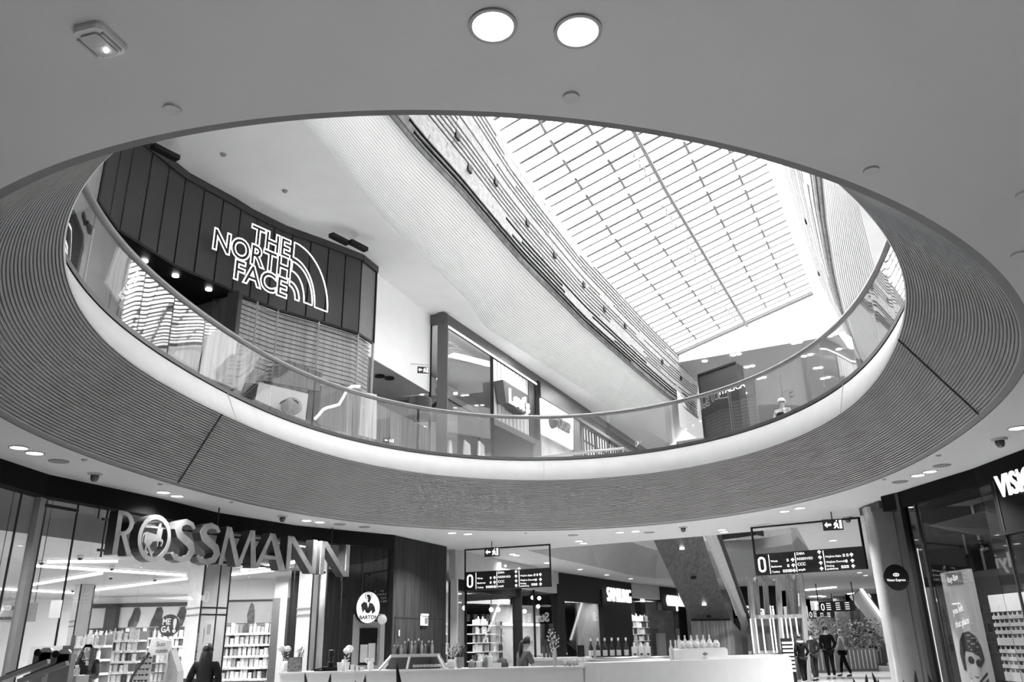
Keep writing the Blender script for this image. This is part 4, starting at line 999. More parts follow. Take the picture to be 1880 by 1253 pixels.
def sunglasses(loc, ux, lab, grp, s=1.0):
    key = 'sg'
    if key not in meshes:
        b = MB()
        for sx in (-1, 1):
            b.prism([(sx * .036 + .028 * math.cos(a), .020 * math.sin(a) * (1.0 if math.sin(a) < 0 else .75)) for a in [2 * PI * i / 10 for i in range(10)]], (0, 0, 0), (1, 0, 0), (0, 0, 1), .004)
            b.bar((sx * .066, 0, .008), (sx * .066, .10, .004), .004, .006)
        b.bar((-.068, -.001, .012), (.068, -.001, .012), .006, .006)
        ob = b.build('sunglasses', BLACK, local=True); meshes[key] = ob.data
    else:
        ob = bpy.data.objects.new('sunglasses', meshes[key]); col.objects.link(ob)
    ob.location = loc; ob.rotation_euler = (0, 0, math.atan2(ux[1], ux[0])); ob.scale = (s, s, s); tag(ob, lab, 'sunglasses', grp)
for r_ in range(7):
    for c_ in range(2): sunglasses((xd - .27 + c_ * .13 + (.04 if r_ < 2 else 0), Yd - .04, 1.36 - r_ * .1), (1, 0), 'dark sunglasses pinned on the white sun care display stand', 'sunglasses on the sun care stand', 1.0)
for k in range(5):
    for j in range(3): put_product(3, R.choice([0, 3, 4]), (xd + .01 + .075 * j, Yd - .06, .63 + k * .16), 'sun lotion tube on the sun care display stand', 'tubes on the sun care stand', .7)
# MEGA! disc sign
pm = at(311, 1149, 19.0); t = thing('disc_sign', 'dark round sign reading ME GA! on a thin pole above the shelves', 'sign', (pm.x, pm.y, 0))
MB().lathe([(.235, -.012), (.235, .012)], pm, 28, axis=(0, -1, 0)).build('disc', mat('disc_dark', .05, .5), t)
text('ME', .13, pm + Vector((-.16, -.015, .02)), (1, 0, 0), UP, WHITE, 'lettering', t, dep=.004, sx=.8, bold=.03)
text('GA', .13, pm + Vector((-.17, -.015, -.14)), (1, 0, 0), UP, WHITE, 'lettering', t, dep=.004, sx=.8, bold=.03)
text('!', .28, pm + Vector((.07, -.015, -.14)), (1, 0, 0), UP, WHITE, 'lettering', t, dep=.004, bold=.04)
MB().bar((pm.x, pm.y + .02, 0), (pm.x, pm.y + .02, pm.z), .02, .02).build('pole', MGREY, t)
# self checkout terminals, bins and stickers near the left door
for i, (px_, py, Y) in enumerate([(83, 1195, 10.2), (116, 1198, 10.0)]):
    q = at(px_, py, Y); t = thing('checkout_terminal', ['self checkout terminal with slanted tray inside the drugstore entrance, left one', 'self checkout terminal with slanted tray inside the drugstore entrance, right one'][i], 'checkout terminal', (q.x, q.y, 0), 0)
    MB().box(q.x - .13, q.y, 0, q.x + .10, q.y + .12, q.z - .02).build('column', MGREY, t)
    MB().prism([(-.06, -.05), (.07, -.02), (.08, .12), (.05, .15), (-.03, .15), (-.06, .12)], q - UP * .12, (1, 0, 0), UP, -.05).build('screen', LGREY, t)
    MB().lathe([(.04, 0), (.04, .02)], q + Vector((-.04, -.07, -.02)), 12, axis=(0, -1, 0)).build('scanner_eye', BLACK, t)
    b = MB(); a = q + Vector((.10, -.05, -.12)); c = q + Vector((-.36, -.15, -.30)); b.bar(a, c, .16, .05); b.build('tray', MGREY, t)
    b = MB(); b.bar(a.lerp(c, .15) + UP * .035, a.lerp(c, .9) + UP * .035, .13, .01); b.build('tray_inlay', BLACK, t)
q = at(100, 1190, 12.5); t = thing('partition', 'pale partition board with leaflet behind the self checkouts', 'partition', (q.x, q.y, 0))
MB().box(q.x - .35, q.y, 0, q.x + .12, q.y + .04, 1.58).build('board', mat('stand_white', .62), t); MB().box(q.x + .12, q.y, 0, q.x + .26, q.y + .05, 1.58).build('dark_edge', DGREY, t)
q = at(122, 1238, 10.3); t = thing('bargain_bin', 'wire bargain bin heaped with small packs beside the checkouts', 'bin', (q.x, q.y, 0))
MB().box(q.x - .2, q.y - .15, .35, q.x + .2, q.y + .15, q.z - .02).build('basket', LGREY, t)
for i in range(8): put_product(R.choice([1, 3]), R.choice([0, 1, 4]), (q.x - .16 + .045 * i, q.y - .1 + .05 * (i % 3), q.z - .05), 'small pale pack heaped in the bargain bin', 'packs in the bargain bin', .6)
q = at(30, 1125, 13); t = thing('hanging_banner', 'grey hanging banner reading EASY SHOPPING at the far left', 'banner', (q.x, q.y, q.z - .15))
MB().box(q.x - .45, q.y, q.z - .14, q.x + .3, q.y + .02, q.z + .14).build('board', mat('banner_grey', .33, .5), t)
text('EASY SHOPPING', .06, (q.x - .40, q.y - .005, q.z + .04), (1, 0, 0), UP, BLACK, 'lettering', t, dep=.004, sx=.9)
text('SELF CHECKOUT', .04, (q.x - .40, q.y - .005, q.z - .10), (1, 0, 0), UP, BLACK, 'lettering', t, dep=.004, sx=.9)
for dx in (-.4, .25): MB().bar((q.x + dx, q.y + .01, q.z + .14), (q.x + dx, q.y + .01, HC), .008, .008).build('hanger', BLACK, t)
q = at(102, 1119, 12.0); t = thing('window_sticker', 'white square sticker on the drugstore glass near the left post', 'sticker', q - UP * .12)
MB().bar(q - UP * .12, q + UP * .12, .16, .01, (0, 1, 0)).build('sheet', mat('sticker_white', .5, .5), t)
for i, (x, y) in enumerate([(148, 1021), (77, 1030), (206, 1041), (204, 1058), (285, 1062), (134, 1083)]):
    p = atz(x, y, 3.34); t = thing('dome_camera', 'small dome camera on the drugstore ceiling, ' + ['behind the letter R', 'leftmost', 'under the letter O', 'second row left', 'second row right', 'far left low'][i], 'camera', p - UP * .1)
    MB().lathe([(.07, 0), (.07, -.05), (.05, -.05)][::-1], p, 12).build('housing', WHITE, t); MB().lathe([(.0, -.1), (.04, -.08), (.05, -.05)], p, 10).build('dome', BLACK, t)

# ---------------- dark walnut block beside the drugstore
WA = Vector((-3.02, 20.53, 0)); WB = Vector((-1.96, 23.29, 0)); wd_ = (WB - WA).normalized(); wn = Vector((wd_.y, -wd_.x, 0))
wl_ = (WB - WA).length
wb = thing('walnut_wall_block', 'dark walnut clad block with flush double door beside the drugstore', 'wall block', (WA.x, WA.y, 0))
MB().prism([(0, 0), (wl_, 0), (wl_, HC - .01), (0, HC - .01)], WA, wd_, UP, -3.0).build('cladding', WOODD, wb)
for a in (.12, wl_ * .52, wl_ - .12): MB().bar(WA + wd_ * a + wn * .0, WA + wd_ * a + UP * 2.12, .02, .02).build('door_joint', BLACK, wb)
MB().bar(WA + wd_ * .12 + UP * 2.12, WA + wd_ * (wl_ - .12) + UP * 2.12, .02, .02).build('door_head', BLACK, wb)
q = onwall(776, 1138, WA, WB) + wn * .02; t = thing('fire_alarm_panel', 'small pale alarm panel on the walnut block', 'panel', q - UP * .15)
MB().prism([(-.17, -.15), (.17, -.15), (.17, .08), (-.17, .08)], q, wd_, UP, .05).build('box', mat('panel_pale', .5), t); MB().prism([(-.02, -.11), (.14, -.11), (.14, .04), (-.02, .04)], q + wn * .05, wd_, UP, .006).build('dark_label', DGREY, t)
MB().prism([(-.17, .08), (.17, .08), (.17, .14), (-.17, .14)], q, wd_, UP, .07).build('beacon', MGREY, t)
q = onwall(731, 1163, WA, WB) + wn * .01; single('keypad', MB().prism([(-.03, -.07), (.03, -.07), (.03, .07), (-.03, .07)], q, wd_, UP, .02), MGREY, 'small grey keypad by the flush walnut door', 'keypad')

# ---------------- gift shop with the script sign
FA = Vector((-1.73, 24.19, 0)); FB = Vector((1.64, 33.04, 0)); fd = (FB - FA).normalized(); fn = Vector((fd.y, -fd.x, 0)); FL = (FB - FA).length
def fsF(x, y=1130): return (onwall(x, y, FA, FB) - FA).dot(fd)
gs = thing('gift_shop_front', 'glazed gift shop front with pale bulkhead and dark posts behind the kiosk', 'storefront', (FA.x, FA.y, 0))
MB().prism([(-.0, 0), (.0 + fsF(841), 0), (fsF(841), HC), (0, HC)], FA, fd, UP, -.2).build('pale_pier', PLASTER, gs)
MB().prism([(-.1, 3.25), (FL, 3.25), (FL, HC - .01), (-.1, HC - .01)], FA, fd, UP, -.2).build('bulkhead', mat('gift_bulkhead', .38, .6), gs)
MB().prism([(fsF(841), 2.95), (fsF(950), 2.95), (fsF(950), 3.25), (fsF(841), 3.25)], FA, fd, UP, -.25).build('dark_header', MBLACK, gs)
for a, c in ((841, 948), (955, 1026)): MB().prism([(fsF(a), 0), (fsF(c), 0), (fsF(c), 3.25), (fsF(a), 3.25)], FA - fn * .05, fd, UP, .012).build('glass_pane', SGLASS, gs)
for x, wd in ((855, .04), (950, .32), (981, .05)):
    s_ = fsF(x); MB().bar(FA + fd * s_, FA + fd * s_ + UP * 3.25, .1, wd, fn).build('mullion', MBLACK, gs)
s_ = fsF(887); MB().bar(FA + fd * s_ - fn * 1.0, FA + fd * s_ - fn * 1.0 + UP * 3.3, .3, .3).build('inner_dark_upright', mat('upright_dark', .04, .5), gs)  # dark upright set back behind the glass
MB().prism([(-.1, 0), (FL, 0), (FL, 3.6), (-.1, 3.6)], FA - fn * 4.0, fd, UP, -.1).build('rear_wall', mat('gift_rear', .42, .6, var=.08, scale=.6), gs)
o_ = FA + fn * .06; s0_ = fsF(908, 1050); s1_ = fsF(968, 1050)
text('flying tiger', .50, o_ + fd * s0_ + UP * 3.46, fd, UP, emit('script_letter_lit', .8), 'script_letters', gs, dep=.05, fit=(s1_ - s0_))
for i, x in enumerate((862, 905, 975, 1003)):
    s_ = fsF(x); q = FA + fd * s_ - fn * 2.0
    x0 = q
    zs = []
    u = thing('product_rack', 'wall rack of small gifts in the gift shop, %s' % ['leftmost', 'left of the thick post', 'right of the thick post', 'rightmost'][i], 'rack', (q.x, q.y, 0))
    W = 1.5 if i != 3 else .9
    for k in range(5):
        z = .9 + k * .3; MB().bar(q + UP * z - fd * W / 2, q + UP * z + fd * W / 2, .3, .03).build('shelf_board', WHITE, u)
        for j in range(int(W / .2)):
            put_product(R.choice([0, 1, 1, 2, 3]), R.choice([0, 0, 1, 2, 3, 3, 4]), q + UP * (z + .015) + fd * (-W / 2 + .12 + j * .2) + fn * .08, 'small gift item on the racks of the gift shop', 'items on the gift shop racks', R.uniform(1.0, 1.5))
for i, (x, y) in enumerate([(978, 1098), (990, 1099), (988, 1114), (853, 1117), (902, 1120), (915, 1120), (963, 1123)]):
    p = onwall(x, y, FA - fn * 1.2, FB - fn * 1.2); single('shop_spotlight', MB().ball(p, .075, 8), LAMP, 'tiny spot lamp in the gift shop, %s' % ['left of the right pair', 'right of the right pair', 'below the right pair', 'leftmost', 'middle left', 'middle right', 'beside the thick post'][i], 'lamp', 'spot lamps in the gift shop')
q = onwall(1023, 1150, FA - fn * .3, FB - fn * .3); single('hanging_poster', MB().bar(q - UP * .9, q + UP * .55, .5, .03, fn), mat('poster_dark', .04), 'tall dark poster at the right edge of the gift shop window', 'poster')
area_light('gift_light', (-2.0, 29.5, 3.3), 3, 3, 160)

# ---------------- electronics shop, black header with lit letters
SA = FB; SB = Vector((5.49, 40.44, 0)); sd = (SB - SA).normalized(); sn = Vector((sd.y, -sd.x, 0)); SLn = (SB - SA).length
def fsS(x, y=1130): return (onwall(x, y, SA, SB) - SA).dot(sd)
es = thing('electronics_shop_front', 'black electronics shop front with glowing SAMSUNG letters', 'storefront', (SA.x, SA.y, 0))
MB().prism([(-.2, 3.0), (SLn, 3.0), (SLn, HC - .01), (-.2, HC - .01)], SA, sd, UP, -.3).build('header', mat('gloss_black', .008, .6, spec=.2), es)
MB().prism([(fsS(1105), 0), (fsS(1158), 0), (fsS(1158), 3.6), (fsS(1105), 3.6)], SA + sn * .05, sd, UP, -.2).build('black_wall', mat('gloss_black', .015), es)
MB().prism([(-.25, 0), (fsS(1035), 0), (fsS(1035), 3.6), (-.25, 3.6)], SA + sn * .06, sd, UP, -.3).build('black_pillar', mat('gloss_black', .015), es)
MB().prism([(0, 0), (fsS(1105), 0), (fsS(1105), 3.0), (0, 3.0)], SA - sn * 3.0, sd, UP, -.1).build('interior_wall', mat('electronics_wall', .5, .5), es)
MB().prism([(0, 2.15), (fsS(1100), 2.15), (fsS(1100), 2.25), (0, 2.25)], SA - sn * 2.9, sd, UP, .05).build('light_cove', emit('cove_lit', .8), es)
MB().prism([(0, 0), (fsS(1105), 0), (fsS(1105), 3.0), (0, 3.0)], SA - sn * .1, sd, UP, .012).build('glass_pane', SGLASS, es)
s0_ = fsS(1109, 1088); s1_ = fsS(1152, 1090); tz = onwall(1112, 1100, SA, SB).z
text('SAMSUNG', .62, SA + sn * .1 + sd * s0_ + UP * 3.12, sd, UP, emit('bright_letter', .4), 'lit_letters', es, dep=.08, fit=(s1_ - s0_))
for k in range(3):
    u = fsS(1056 + k * 14); q = SA - sn * 1.6 + sd * u; z_ = 1.6; t = thing('phone_display_table', 'white display table in the electronics shop, ' + ['left one', 'middle one', 'right one'][k], 'table', (q.x, q.y, 0))
    MB().bar(q + UP * 1.0 - sd * .5, q + UP * 1.0 + sd * .5, .5, .08).build('table_top', WHITE, t); MB().bar(q, q + UP * .96, .3, .3).build('pedestal', LGREY, t)
area_light('electronics_light', tuple(SA - sn * 1.5 + sd * 2 + UP * 2.9), 2, 2, 70)
# ---------------- bookshop further along, mostly behind the escalator
BAq = SB; BBq = Vector((9.2, 46.5, 0)); bd_ = (BBq - BAq).normalized(); bn_ = Vector((bd_.y, -bd_.x, 0)); BL = (BBq - BAq).length
def fsB(x, y=1100): return (onwall(x, y, BAq, BBq) - BAq).dot(bd_)
bs = thing('bookshop_front', 'bookshop front with lit empik letters half hidden by the escalator', 'storefront', (BAq.x, BAq.y, 0))
MB().prism([(fsB(1212), 2.9), (BL, 2.9), (BL, HC - .02), (fsB(1212), HC - .02)], BAq + bn_ * .05, bd_, UP, -.2).build('black_header', mat('gloss_black', .015), bs)
MB().prism([(0, 3.4), (fsB(1212), 3.4), (fsB(1212), HC - .02), (0, HC - .02)], BAq, bd_, UP, -.2).build('bulkhead', LGREY, bs)
MB().prism([(0, 0), (BL, 0), (BL, 3.6), (0, 3.6)], BAq - bn_ * 3, bd_, UP, -.1).build('rear_wall', mat('bookshop_rear', .16, .6, var=.3, scale=.8), bs)
MB().prism([(.1, 0), (BL, 0), (BL, 3.4), (.1, 3.4)], BAq - bn_ * .1, bd_, UP, .012).build('glass_pane', SGLASS, bs)
for x in (1247, 1253): u = fsB(x); MB().bar(BAq + bd_ * u, BAq + bd_ * u + UP * 3.3, .2, .3).build('post', MBLACK, bs)
s0_ = fsB(1219); text('empik', .75, BAq + bn_ * .1 + bd_ * s0_ + UP * 3.15, bd_, UP, emit('bright_letter', .4), 'lit_letters', bs, dep=.06, sx=1.0, bold=.03)
q = BAq + bd_ * fsB(1228, 1130) - bn_ * 2.8; MB().bar(q + UP * 1.85, q + UP * 2.75, 2.2, .1, bn_).build('pale_wall_board', mat('pale_board', .6, .5), bs)
for i, x in enumerate((1163, 1180, 1200, 1225)):
    q = BAq + bd_ * fsB(x, 1170) - bn_ * (1.0 + .3 * (i % 2)); u = thing('product_rack', 'rack of books and gifts in the bookshop window, %s' % ['leftmost', 'second', 'third', 'rightmost'][i], 'rack', (q.x, q.y, 0))
    for k in range(6):
        z = .8 + k * .32; MB().bar(q + UP * z - bd_ * .55, q + UP * z + bd_ * .55, .3, .03).build('shelf_board', WHITE, u)
        for j in range(5): put_product(R.choice([0, 1, 1, 2, 3]), R.choice([0, 0, 1, 3, 3, 4]), q + UP * (z + .015) + bd_ * (-.44 + j * .2) + bn_ * .08, 'small item on the racks of the bookshop window', 'items on the bookshop racks', R.uniform(1.2, 1.7))
for i in range(5):
    p = onwall(1168 + 11 * i, 1075 + 1.2 * i, BAq - bn_ * .5, BBq - bn_ * .5); single('shop_spotlight', MB().ball(p, .09, 8), LAMP, 'bright spot lamp above the bookshop window in a row of five', 'lamp', 'row of bookshop spot lamps')
area_light('bookshop_light', tuple(BAq - bn_ * 1.2 + bd_ * 2 + UP * 3.3), 3, 2, 110)

# ---------------- escalators
def escalator(name, lab, P0, P1, W, thick, cat='escalator'):
    # P0 upper left underside corner, P1 lower left underside corner; W vector across
    t = thing(name, lab, cat, (P1.x, P1.y, 0)); d = (P1 - P0).normalized(); n = W.normalized().cross(d); n = n if n.z > 0 else -n
    b = MB(); b.quad(P0, P0 + W, P1 + W, P1); b.quad(P0 + n * .02, P0 + W + n * .02, P1 + W + n * .02, P1 + n * .02); b.build('wood_underside', WOODM2, t)
    return t, d, n
WOODM2 = wood('dark_streaked_walnut', .018, .065, 'Y', 1.2, .5, 9)
P0 = at(1180, 950, 23.6); P0b = at(1276, 941, 23.6); P1 = at(1268, 1138, 31.5); P1b = at(1340, 1137, 31.5)
t = thing('escalator', 'escalator with dark walnut underside descending away behind the right kiosk', 'escalator', (P1.x, P1.y, 0))
b = MB(); b.quad(P0, P0b, P1b, P1); b.build('underside', WOODM2, t)
G1 = Vector((P1.x, P1.y - .02, 0)); G1b = Vector((P1b.x, P1b.y - .02, 0)); q = at(1392, 1215, 34.5)
b = MB(); b.quad(G1, G1b, P1b, P1); b.add([G1b, Vector((q.x + .8, q.y, 0)), P1b], [(0, 1, 2)]); b.build('landing_box', WOODM, t)
b = MB(); b.bar(G1 + UP * (P1.z - .02), G1b + UP * (P1b.z - .02), .05, .08); b.build('box_edge', BLACK, t)
S0 = P0b; S1 = Vector((q.x + .8, q.y, .1)); r0 = at(1300, 940, 23.9); r1 = at(1400, 1215, 34.8)
b = MB(); b.quad(P0b, r0, r1, P1b.lerp(Vector((q.x, q.y, .6)), .75)); b.build('steel_side_panel', mat('side_panel_grey', .28, .35, .4), t)
b = MB(); b.bar(at(1305, 940, 24), at(1402, 1212, 34.8), .10, .10); b.build('handrail', BLACK, t)
b = MB(); b.bar(at(1290, 940, 23.8), at(1352, 1130, 30.5), .05, .05); b.build('lower_edge', mat('edge_light_metal', .55, .3, .6), t)
for i, (x, y) in enumerate([(1246, 1000), (1286, 1104)]):
    f = (1 - (1138 - y) / 188); p = P0.lerp(P1, f).lerp(P0b.lerp(P1b, f), .5) - UP * .03; b = MB(); b.lathe([(.07, -.02), (.07, .02)], p, 10); b.build('recessed_lamp', LAMP, t)
for i, (x, y) in enumerate([(1265, 1050), (1296, 1130)]):
    f = (1 - (1138 - y) / 188); p = P0.lerp(P1, f).lerp(P0b.lerp(P1b, f), .5) - UP * .05; b = MB(); b.ball(p, .11, 8, sz=.6); b.build('detector', BLACK, t)
# second escalator far right
t = thing('escalator', 'distant escalator with a lit diagonal strip near the right pillar', 'escalator', (22, 50, 0))
a = at(1572, 1088, 50); c = at(1640, 1180, 50); b = MB(); b.bar(a, c, .35, .9); b.build('side_skirt', MGREY, t); b = MB(); b.bar(a + UP * .5 - Vector((0, .3, 0)), c + UP * .5 - Vector((0, .3, 0)), .1, .12); b.build('lit_strip', emit('strip_lit2', 1.5), t)
b = MB(); b.quad(a - UP * .4, c - UP * .4, Vector((c.x, c.y, 0)), Vector((a.x, a.y, 0))); b.build('underside', DGREY, t)

# ---------------- hanging direction signs
def dir_sign(A, B, lab, h=1.13, small=False):
    A = Vector(A); B = Vector(B); d = (B - A); W = d.length; d = d.normalized(); n = d.cross(UP)
    zc_ = HC - .03; zp = zc_ - h + .0; ph = .50 if not small else .5
    t = thing('direction_sign', lab, 'sign', (A + B) / 2 + UP * (zp - ph / 2 - HC + HC))
    t.location = Vector(((A.x + B.x) / 2, (A.y + B.y) / 2, zc_ - h))
    A0 = Vector((A.x, A.y, 0)); f = MB()
    MB().prism([(0, zc_ - h), (W, zc_ - h), (W, zc_ - h + ph), (0, zc_ - h + ph)], A0, d, UP, -.08).build('panel', mat('sign_panel_black', .008, .4), t)
    for s in (0.0, W):
        MB().bar(A0 + d * s + UP * (zc_ - h) - n * .04, A0 + d * s + UP * zc_ - n * .04, .045, .045).build('frame_post', BLACK, t)
    MB().bar(A0 + UP * (zc_ - .02) - n * .04, A0 + d * W + UP * (zc_ - .02) - n * .04, .04, .04).build('frame_beam', BLACK, t)
    o = A0 + n * .005 + UP * (zc_ - h); I = emit('sign_ink', .5); k = W / 2.55
    r = lambda x, y: o + d * (x * k) + UP * y
    ou = lambda w, hh, cx, cy: [(cx + (w - hh * 0) / 2 * sx * 1.0, cy) for sx in ()]
    def rr(cx, cy, w, hh, rad): return [(cx + sx * (w / 2 - rad) + rad * math.cos(a0 + j * PI / 8), cy + sy * (hh / 2 - rad) + rad * math.sin(a0 + j * PI / 8)) for sx, sy, a0 in ((1, 1, 0), (-1, 1, PI / 2), (-1, -1, PI), (1, -1, 3 * PI / 2)) for j in range(5)]
    MB().prism([rr(.17 * k, .25, .19 * k, .36, .09 * k), rr(.17 * k, .25, .09 * k, .26, .043 * k)[::-1]], o, d, UP, .004).build('big_zero', I, t)
    for x in (.345, .98, 1.64): MB().prism([(x * k, .03), (x * k + .018, .03), (x * k + .018, .47), (x * k, .47)], o, d, UP, .004).build('divider', I, t)
    def T(s, x, y, hh, bold=.01, sp=1.0): text(s, hh, r(x, y), d, UP, I, 'lettering', t, dep=.003, sx=k, bold=bold, space=sp)
    def arrow(x, y, right=False):
        P = [(-.012, -.035), (.012, -.035), (.012, .0), (.034, -.012), (.034, .010), (0, .04), (-.034, .010), (-.034, -.012), (-.012, .0)]
        if right: P = [(b_, -a_) for a_, b_ in P]
        MB().prism([(x * k + a_ * 1.15, y + b_ * 1.15) for a_, b_ in P], o, d, UP, .004).build('arrow', I, t)
    for s, y in (('Winda', .29), ('Bankomat', .165), ('Toalety', .045)): T(s, .39, y, .045)
    arrow(.92, .31); arrow(.92, .185); arrow(.92, .07, True)
    for y, xs_ in ((.31, (.80,)), (.185, (.80,)), (.07, (.68, .74, .80, .85))):
        for x in xs_: MB().prism([rr(x * k, y, .045 * k, .06, .008), rr(x * k, y, .02 * k, .03, .004)[::-1]], o, d, UP, .004).build('pictogram', I, t)
    T('ZARA', 1.02, .415, .055, .015); T('RESERVED', 1.02, .295, .055, .015, 1.12); T('CCC', 1.02, .17, .065, .02); T('empik', 1.02, .055, .05, .015)
    for y in (.44, .32, .195, .07): arrow(1.56, y)
    T('Wejście Bajka', 1.68, .305, .045); T('Wejście Dworska', 1.68, .185, .045); T('Parking', 1.68, .10, .042); T('podziemny', 1.68, .035, .042)
    for y in (.33, .20, .08): arrow(2.27, y)
    for y, xs_ in ((.33, (2.10, 2.18)), (.20, (2.14,)), (.08, (2.03, 2.09, 2.15))):
        for x in xs_: MB().prism([rr(x * k, y, .045 * k, .06, .008), rr(x * k, y, .02 * k, .03, .004)[::-1]], o, d, UP, .004).build('pictogram', I, t)
    return t
a = atz(853, 1007, HC); c = atz(1008, 997, HC)
def hz(xb, yb, p): r = ray(xb, yb); s = math.hypot(p.x, p.y) / math.hypot(r.x, r.y); return EYE + r.z * s
dir_sign(a, c, 'hanging black direction sign with a big 0, left one above the kiosk', h=HC - .03 - hz(856, 1085, a))
a = atz(1378, 966, HC); c = atz(1575, 947, HC)
dir_sign(a, c, 'hanging black direction sign with a big 0, right one above the walkway', h=HC - .03 - hz(1388, 1058, a))
def far_sign(x0, y0, x1, y1, Y, lab, hb):
    a = at(x0, y0, Y); c = at(x1, y1, Y - 1); t = thing('direction_sign', lab, 'sign', (a + c) / 2 - UP * hb); d = (c - a); d.z = 0; W = d.length; d = d.normalized(); n = d.cross(UP); o = a
    MB().prism([(0, -hb), (W, -hb), (W, 0), (0, 0)], o, d, UP, -.08).build('panel', mat('sign_panel_black', .008), t)
    I = emit('sign_ink', .5)
    text('0', hb * .72, o + n * .01 + d * .1 - UP * hb * .86, d, UP, I, 'big_zero', t, dep=.004, sx=.8)
    for j in range(3):
        for i in range(4): MB().prism([(W * (.22 + .26 * j), -hb * (.22 + .2 * i)), (W * (.22 + .26 * j) + W * .12, -hb * (.22 + .2 * i)), (W * (.22 + .26 * j) + W * .12, -hb * (.15 + .2 * i)), (W * (.22 + .26 * j), -hb * (.15 + .2 * i))], o, d, UP, .006).build('text_line', I, t)
    for s in (0, W): MB().bar(o + d * s, Vector(((o + d * s).x, (o + d * s).y, HC)), .04, .04).build('frame_post', BLACK, t)
far_sign(1502, 1106, 1567, 1101, 44, 'distant hanging direction sign above the walking people', .5)
far_sign(1482, 1122, 1530, 1120, 56, 'farthest dark hanging sign left of the distant direction sign', .5)

def ceil_exit(x, y, lab):
    p = atz(x, y + 0, HC - .28); t = exit_sign(p, (1, -.3, 0), .42, .24, lab); MB().bar(p + UP * .12, Vector((p.x, p.y, HC)), .02, .02).build('hanger', BLACK, t)
ceil_exit(903, 1014, 'ceiling exit sign framed by the left direction sign')
ceil_exit(1529, 964, 'ceiling exit sign framed by the right direction sign')

# ---------------- ceiling fittings
DL_ = mat('ring_paint', .33, .5)
def downlight(x, y, lab, r=.10, on=True, group=None):
    p = atz(x, y, HC); t = thing('downlight', lab, 'downlight', p - UP * .012, group=group)
    MB().lathe([(r * 1.18, -.001), (r * 1.18, -.012), (r, -.012), (r * .98, -.001)], p, 28).build('trim_ring', DL_, t)
    MB().lathe([(r * .99, -.0), (r * .99, -.006)], p, 28).build('lamp_face', LAMP, t)
    return p
downlight(905, 46, 'large glowing downlight at the top centre of the ceiling, left of the pair', .092)
downlight(1061, 56, 'large glowing downlight at the top centre of the ceiling, right of the pair', .092)
NAM = {(35, 822): 'left of the pair at the far left edge', (64, 832): 'right of the pair at the far left edge', (300, 904): 'left of the pair above the drugstore letters', (325, 911): 'right of the pair above the drugstore letters',
 (563, 956): 'left of the pair above the right end of the drugstore', (587, 959): 'right of the pair above the right end of the drugstore', (830, 979): 'left of the pair above the walnut block', (859, 981): 'right of the pair above the walnut block',
 (1138, 978): 'left of the pair left of the escalator', (1167, 976): 'right of the pair left of the escalator', (1063, 994): 'first of a close pair above the electronics shop', (1071, 998): 'second of a close pair above the electronics shop',
 (1440, 939): 'left of the pair above the right direction sign', (1468, 933): 'right of the pair above the right direction sign', (1685, 873): 'left of the pair above the optician', (1707, 866): 'right of the pair above the optician',
 (1325, 973): 'first of a close pair above the escalator', (1329, 977): 'second of a close pair above the escalator', (1868, 786): 'at the far right edge above the optician', (941, 1018): 'inside the left sign frame, centre', (948, 1020): 'inside the left sign frame, right of centre',
 (1004, 1034): 'at the right post of the left sign', (1065, 1046): 'above the electronics header, left', (1114, 1056): 'above the electronics header, middle', (1158, 1063): 'above the electronics header, right',
 (1527, 972): 'just under the right exit sign', (1529, 993): 'in the lower half of the right sign frame', (1567, 1046): 'below the right sign, first', (1578, 1052): 'below the right sign, second', (1589, 1057): 'below the right sign, third'}
for (x, y), s in NAM.items(): downlight(x, y, 'glowing ceiling downlight ' + s, .105)
for (x, y, s) in [(108, 847, 'near the left edge'), (1652, 885, 'above the optician, left one'), (1729, 855, 'above the optician, right one'), (624, 963, 'left one above the walnut block'), (669, 968, 'right one above the walnut block'), (1052, 983, 'left of the escalator'), (1192, 978, 'above the escalator top')]:
    p = atz(x, y, HC); single('ceiling_speaker', MB().lathe([(.13, -.012), (.14, -.001)], p, 24), mat('speaker_mesh', .16, .7), 'flat round grey ceiling speaker ' + s, 'speaker')
for (x, y, s, r_) in [(317, 199, 'upper left', .042), (1048, 177, 'top centre right of the downlights', .042), (1599, 312, 'upper right', .045), (1872, 467, 'far right edge, lower', .06), (1880, 356, 'far right edge, upper', .05)]:
    p = atz(x, y, HC); single('ceiling_cover', MB().lathe([(r_, -.014), (r_ * 1.02, -.0)], p, 24), mat('cover_paint', .46, .6), 'flat round painted cover plate on the near ceiling, ' + s, 'cover plate')
for (x, y, s) in [(155, 844, 'left of the dome camera'), (294, 889, 'above the drugstore pair of lamps'), (424, 922, 'above the letter M'), (1723, 836, 'above the optician speakers'), (1623, 880, 'left above the optician'), (965, 979, 'above the left direction sign')]:
    p = atz(x, y, HC); single('sprinkler_head', MB().lathe([(.0, -.03), (.03, -.02), (.045, 0)], p, 10), MGREY, 'tiny sprinkler head in the ceiling ' + s, 'sprinkler')
for (x, y, s) in [(175, 870, 'left above the drugstore'), (519, 948, 'above the second letter N'), (1254, 968, 'right above the escalator'), (1834, 806, 'right above the optician'), (1556, 950, 'inside the right sign frame')]:
    p = atz(x, y, HC); t = thing('security_camera', 'dome security camera on the ceiling ' + s, 'camera', p - UP * .12)
    MB().lathe([(.07, -.03), (.10, -.03), (.11, 0)], p, 16).build('mount', mat('cam_white', .42), t); MB().lathe([(.0, -.13), (.04, -.12), (.06, -.08), (.065, -.03)], p, 14).build('dome', mat('dome_grey', .07, .2), t, smooth=True)
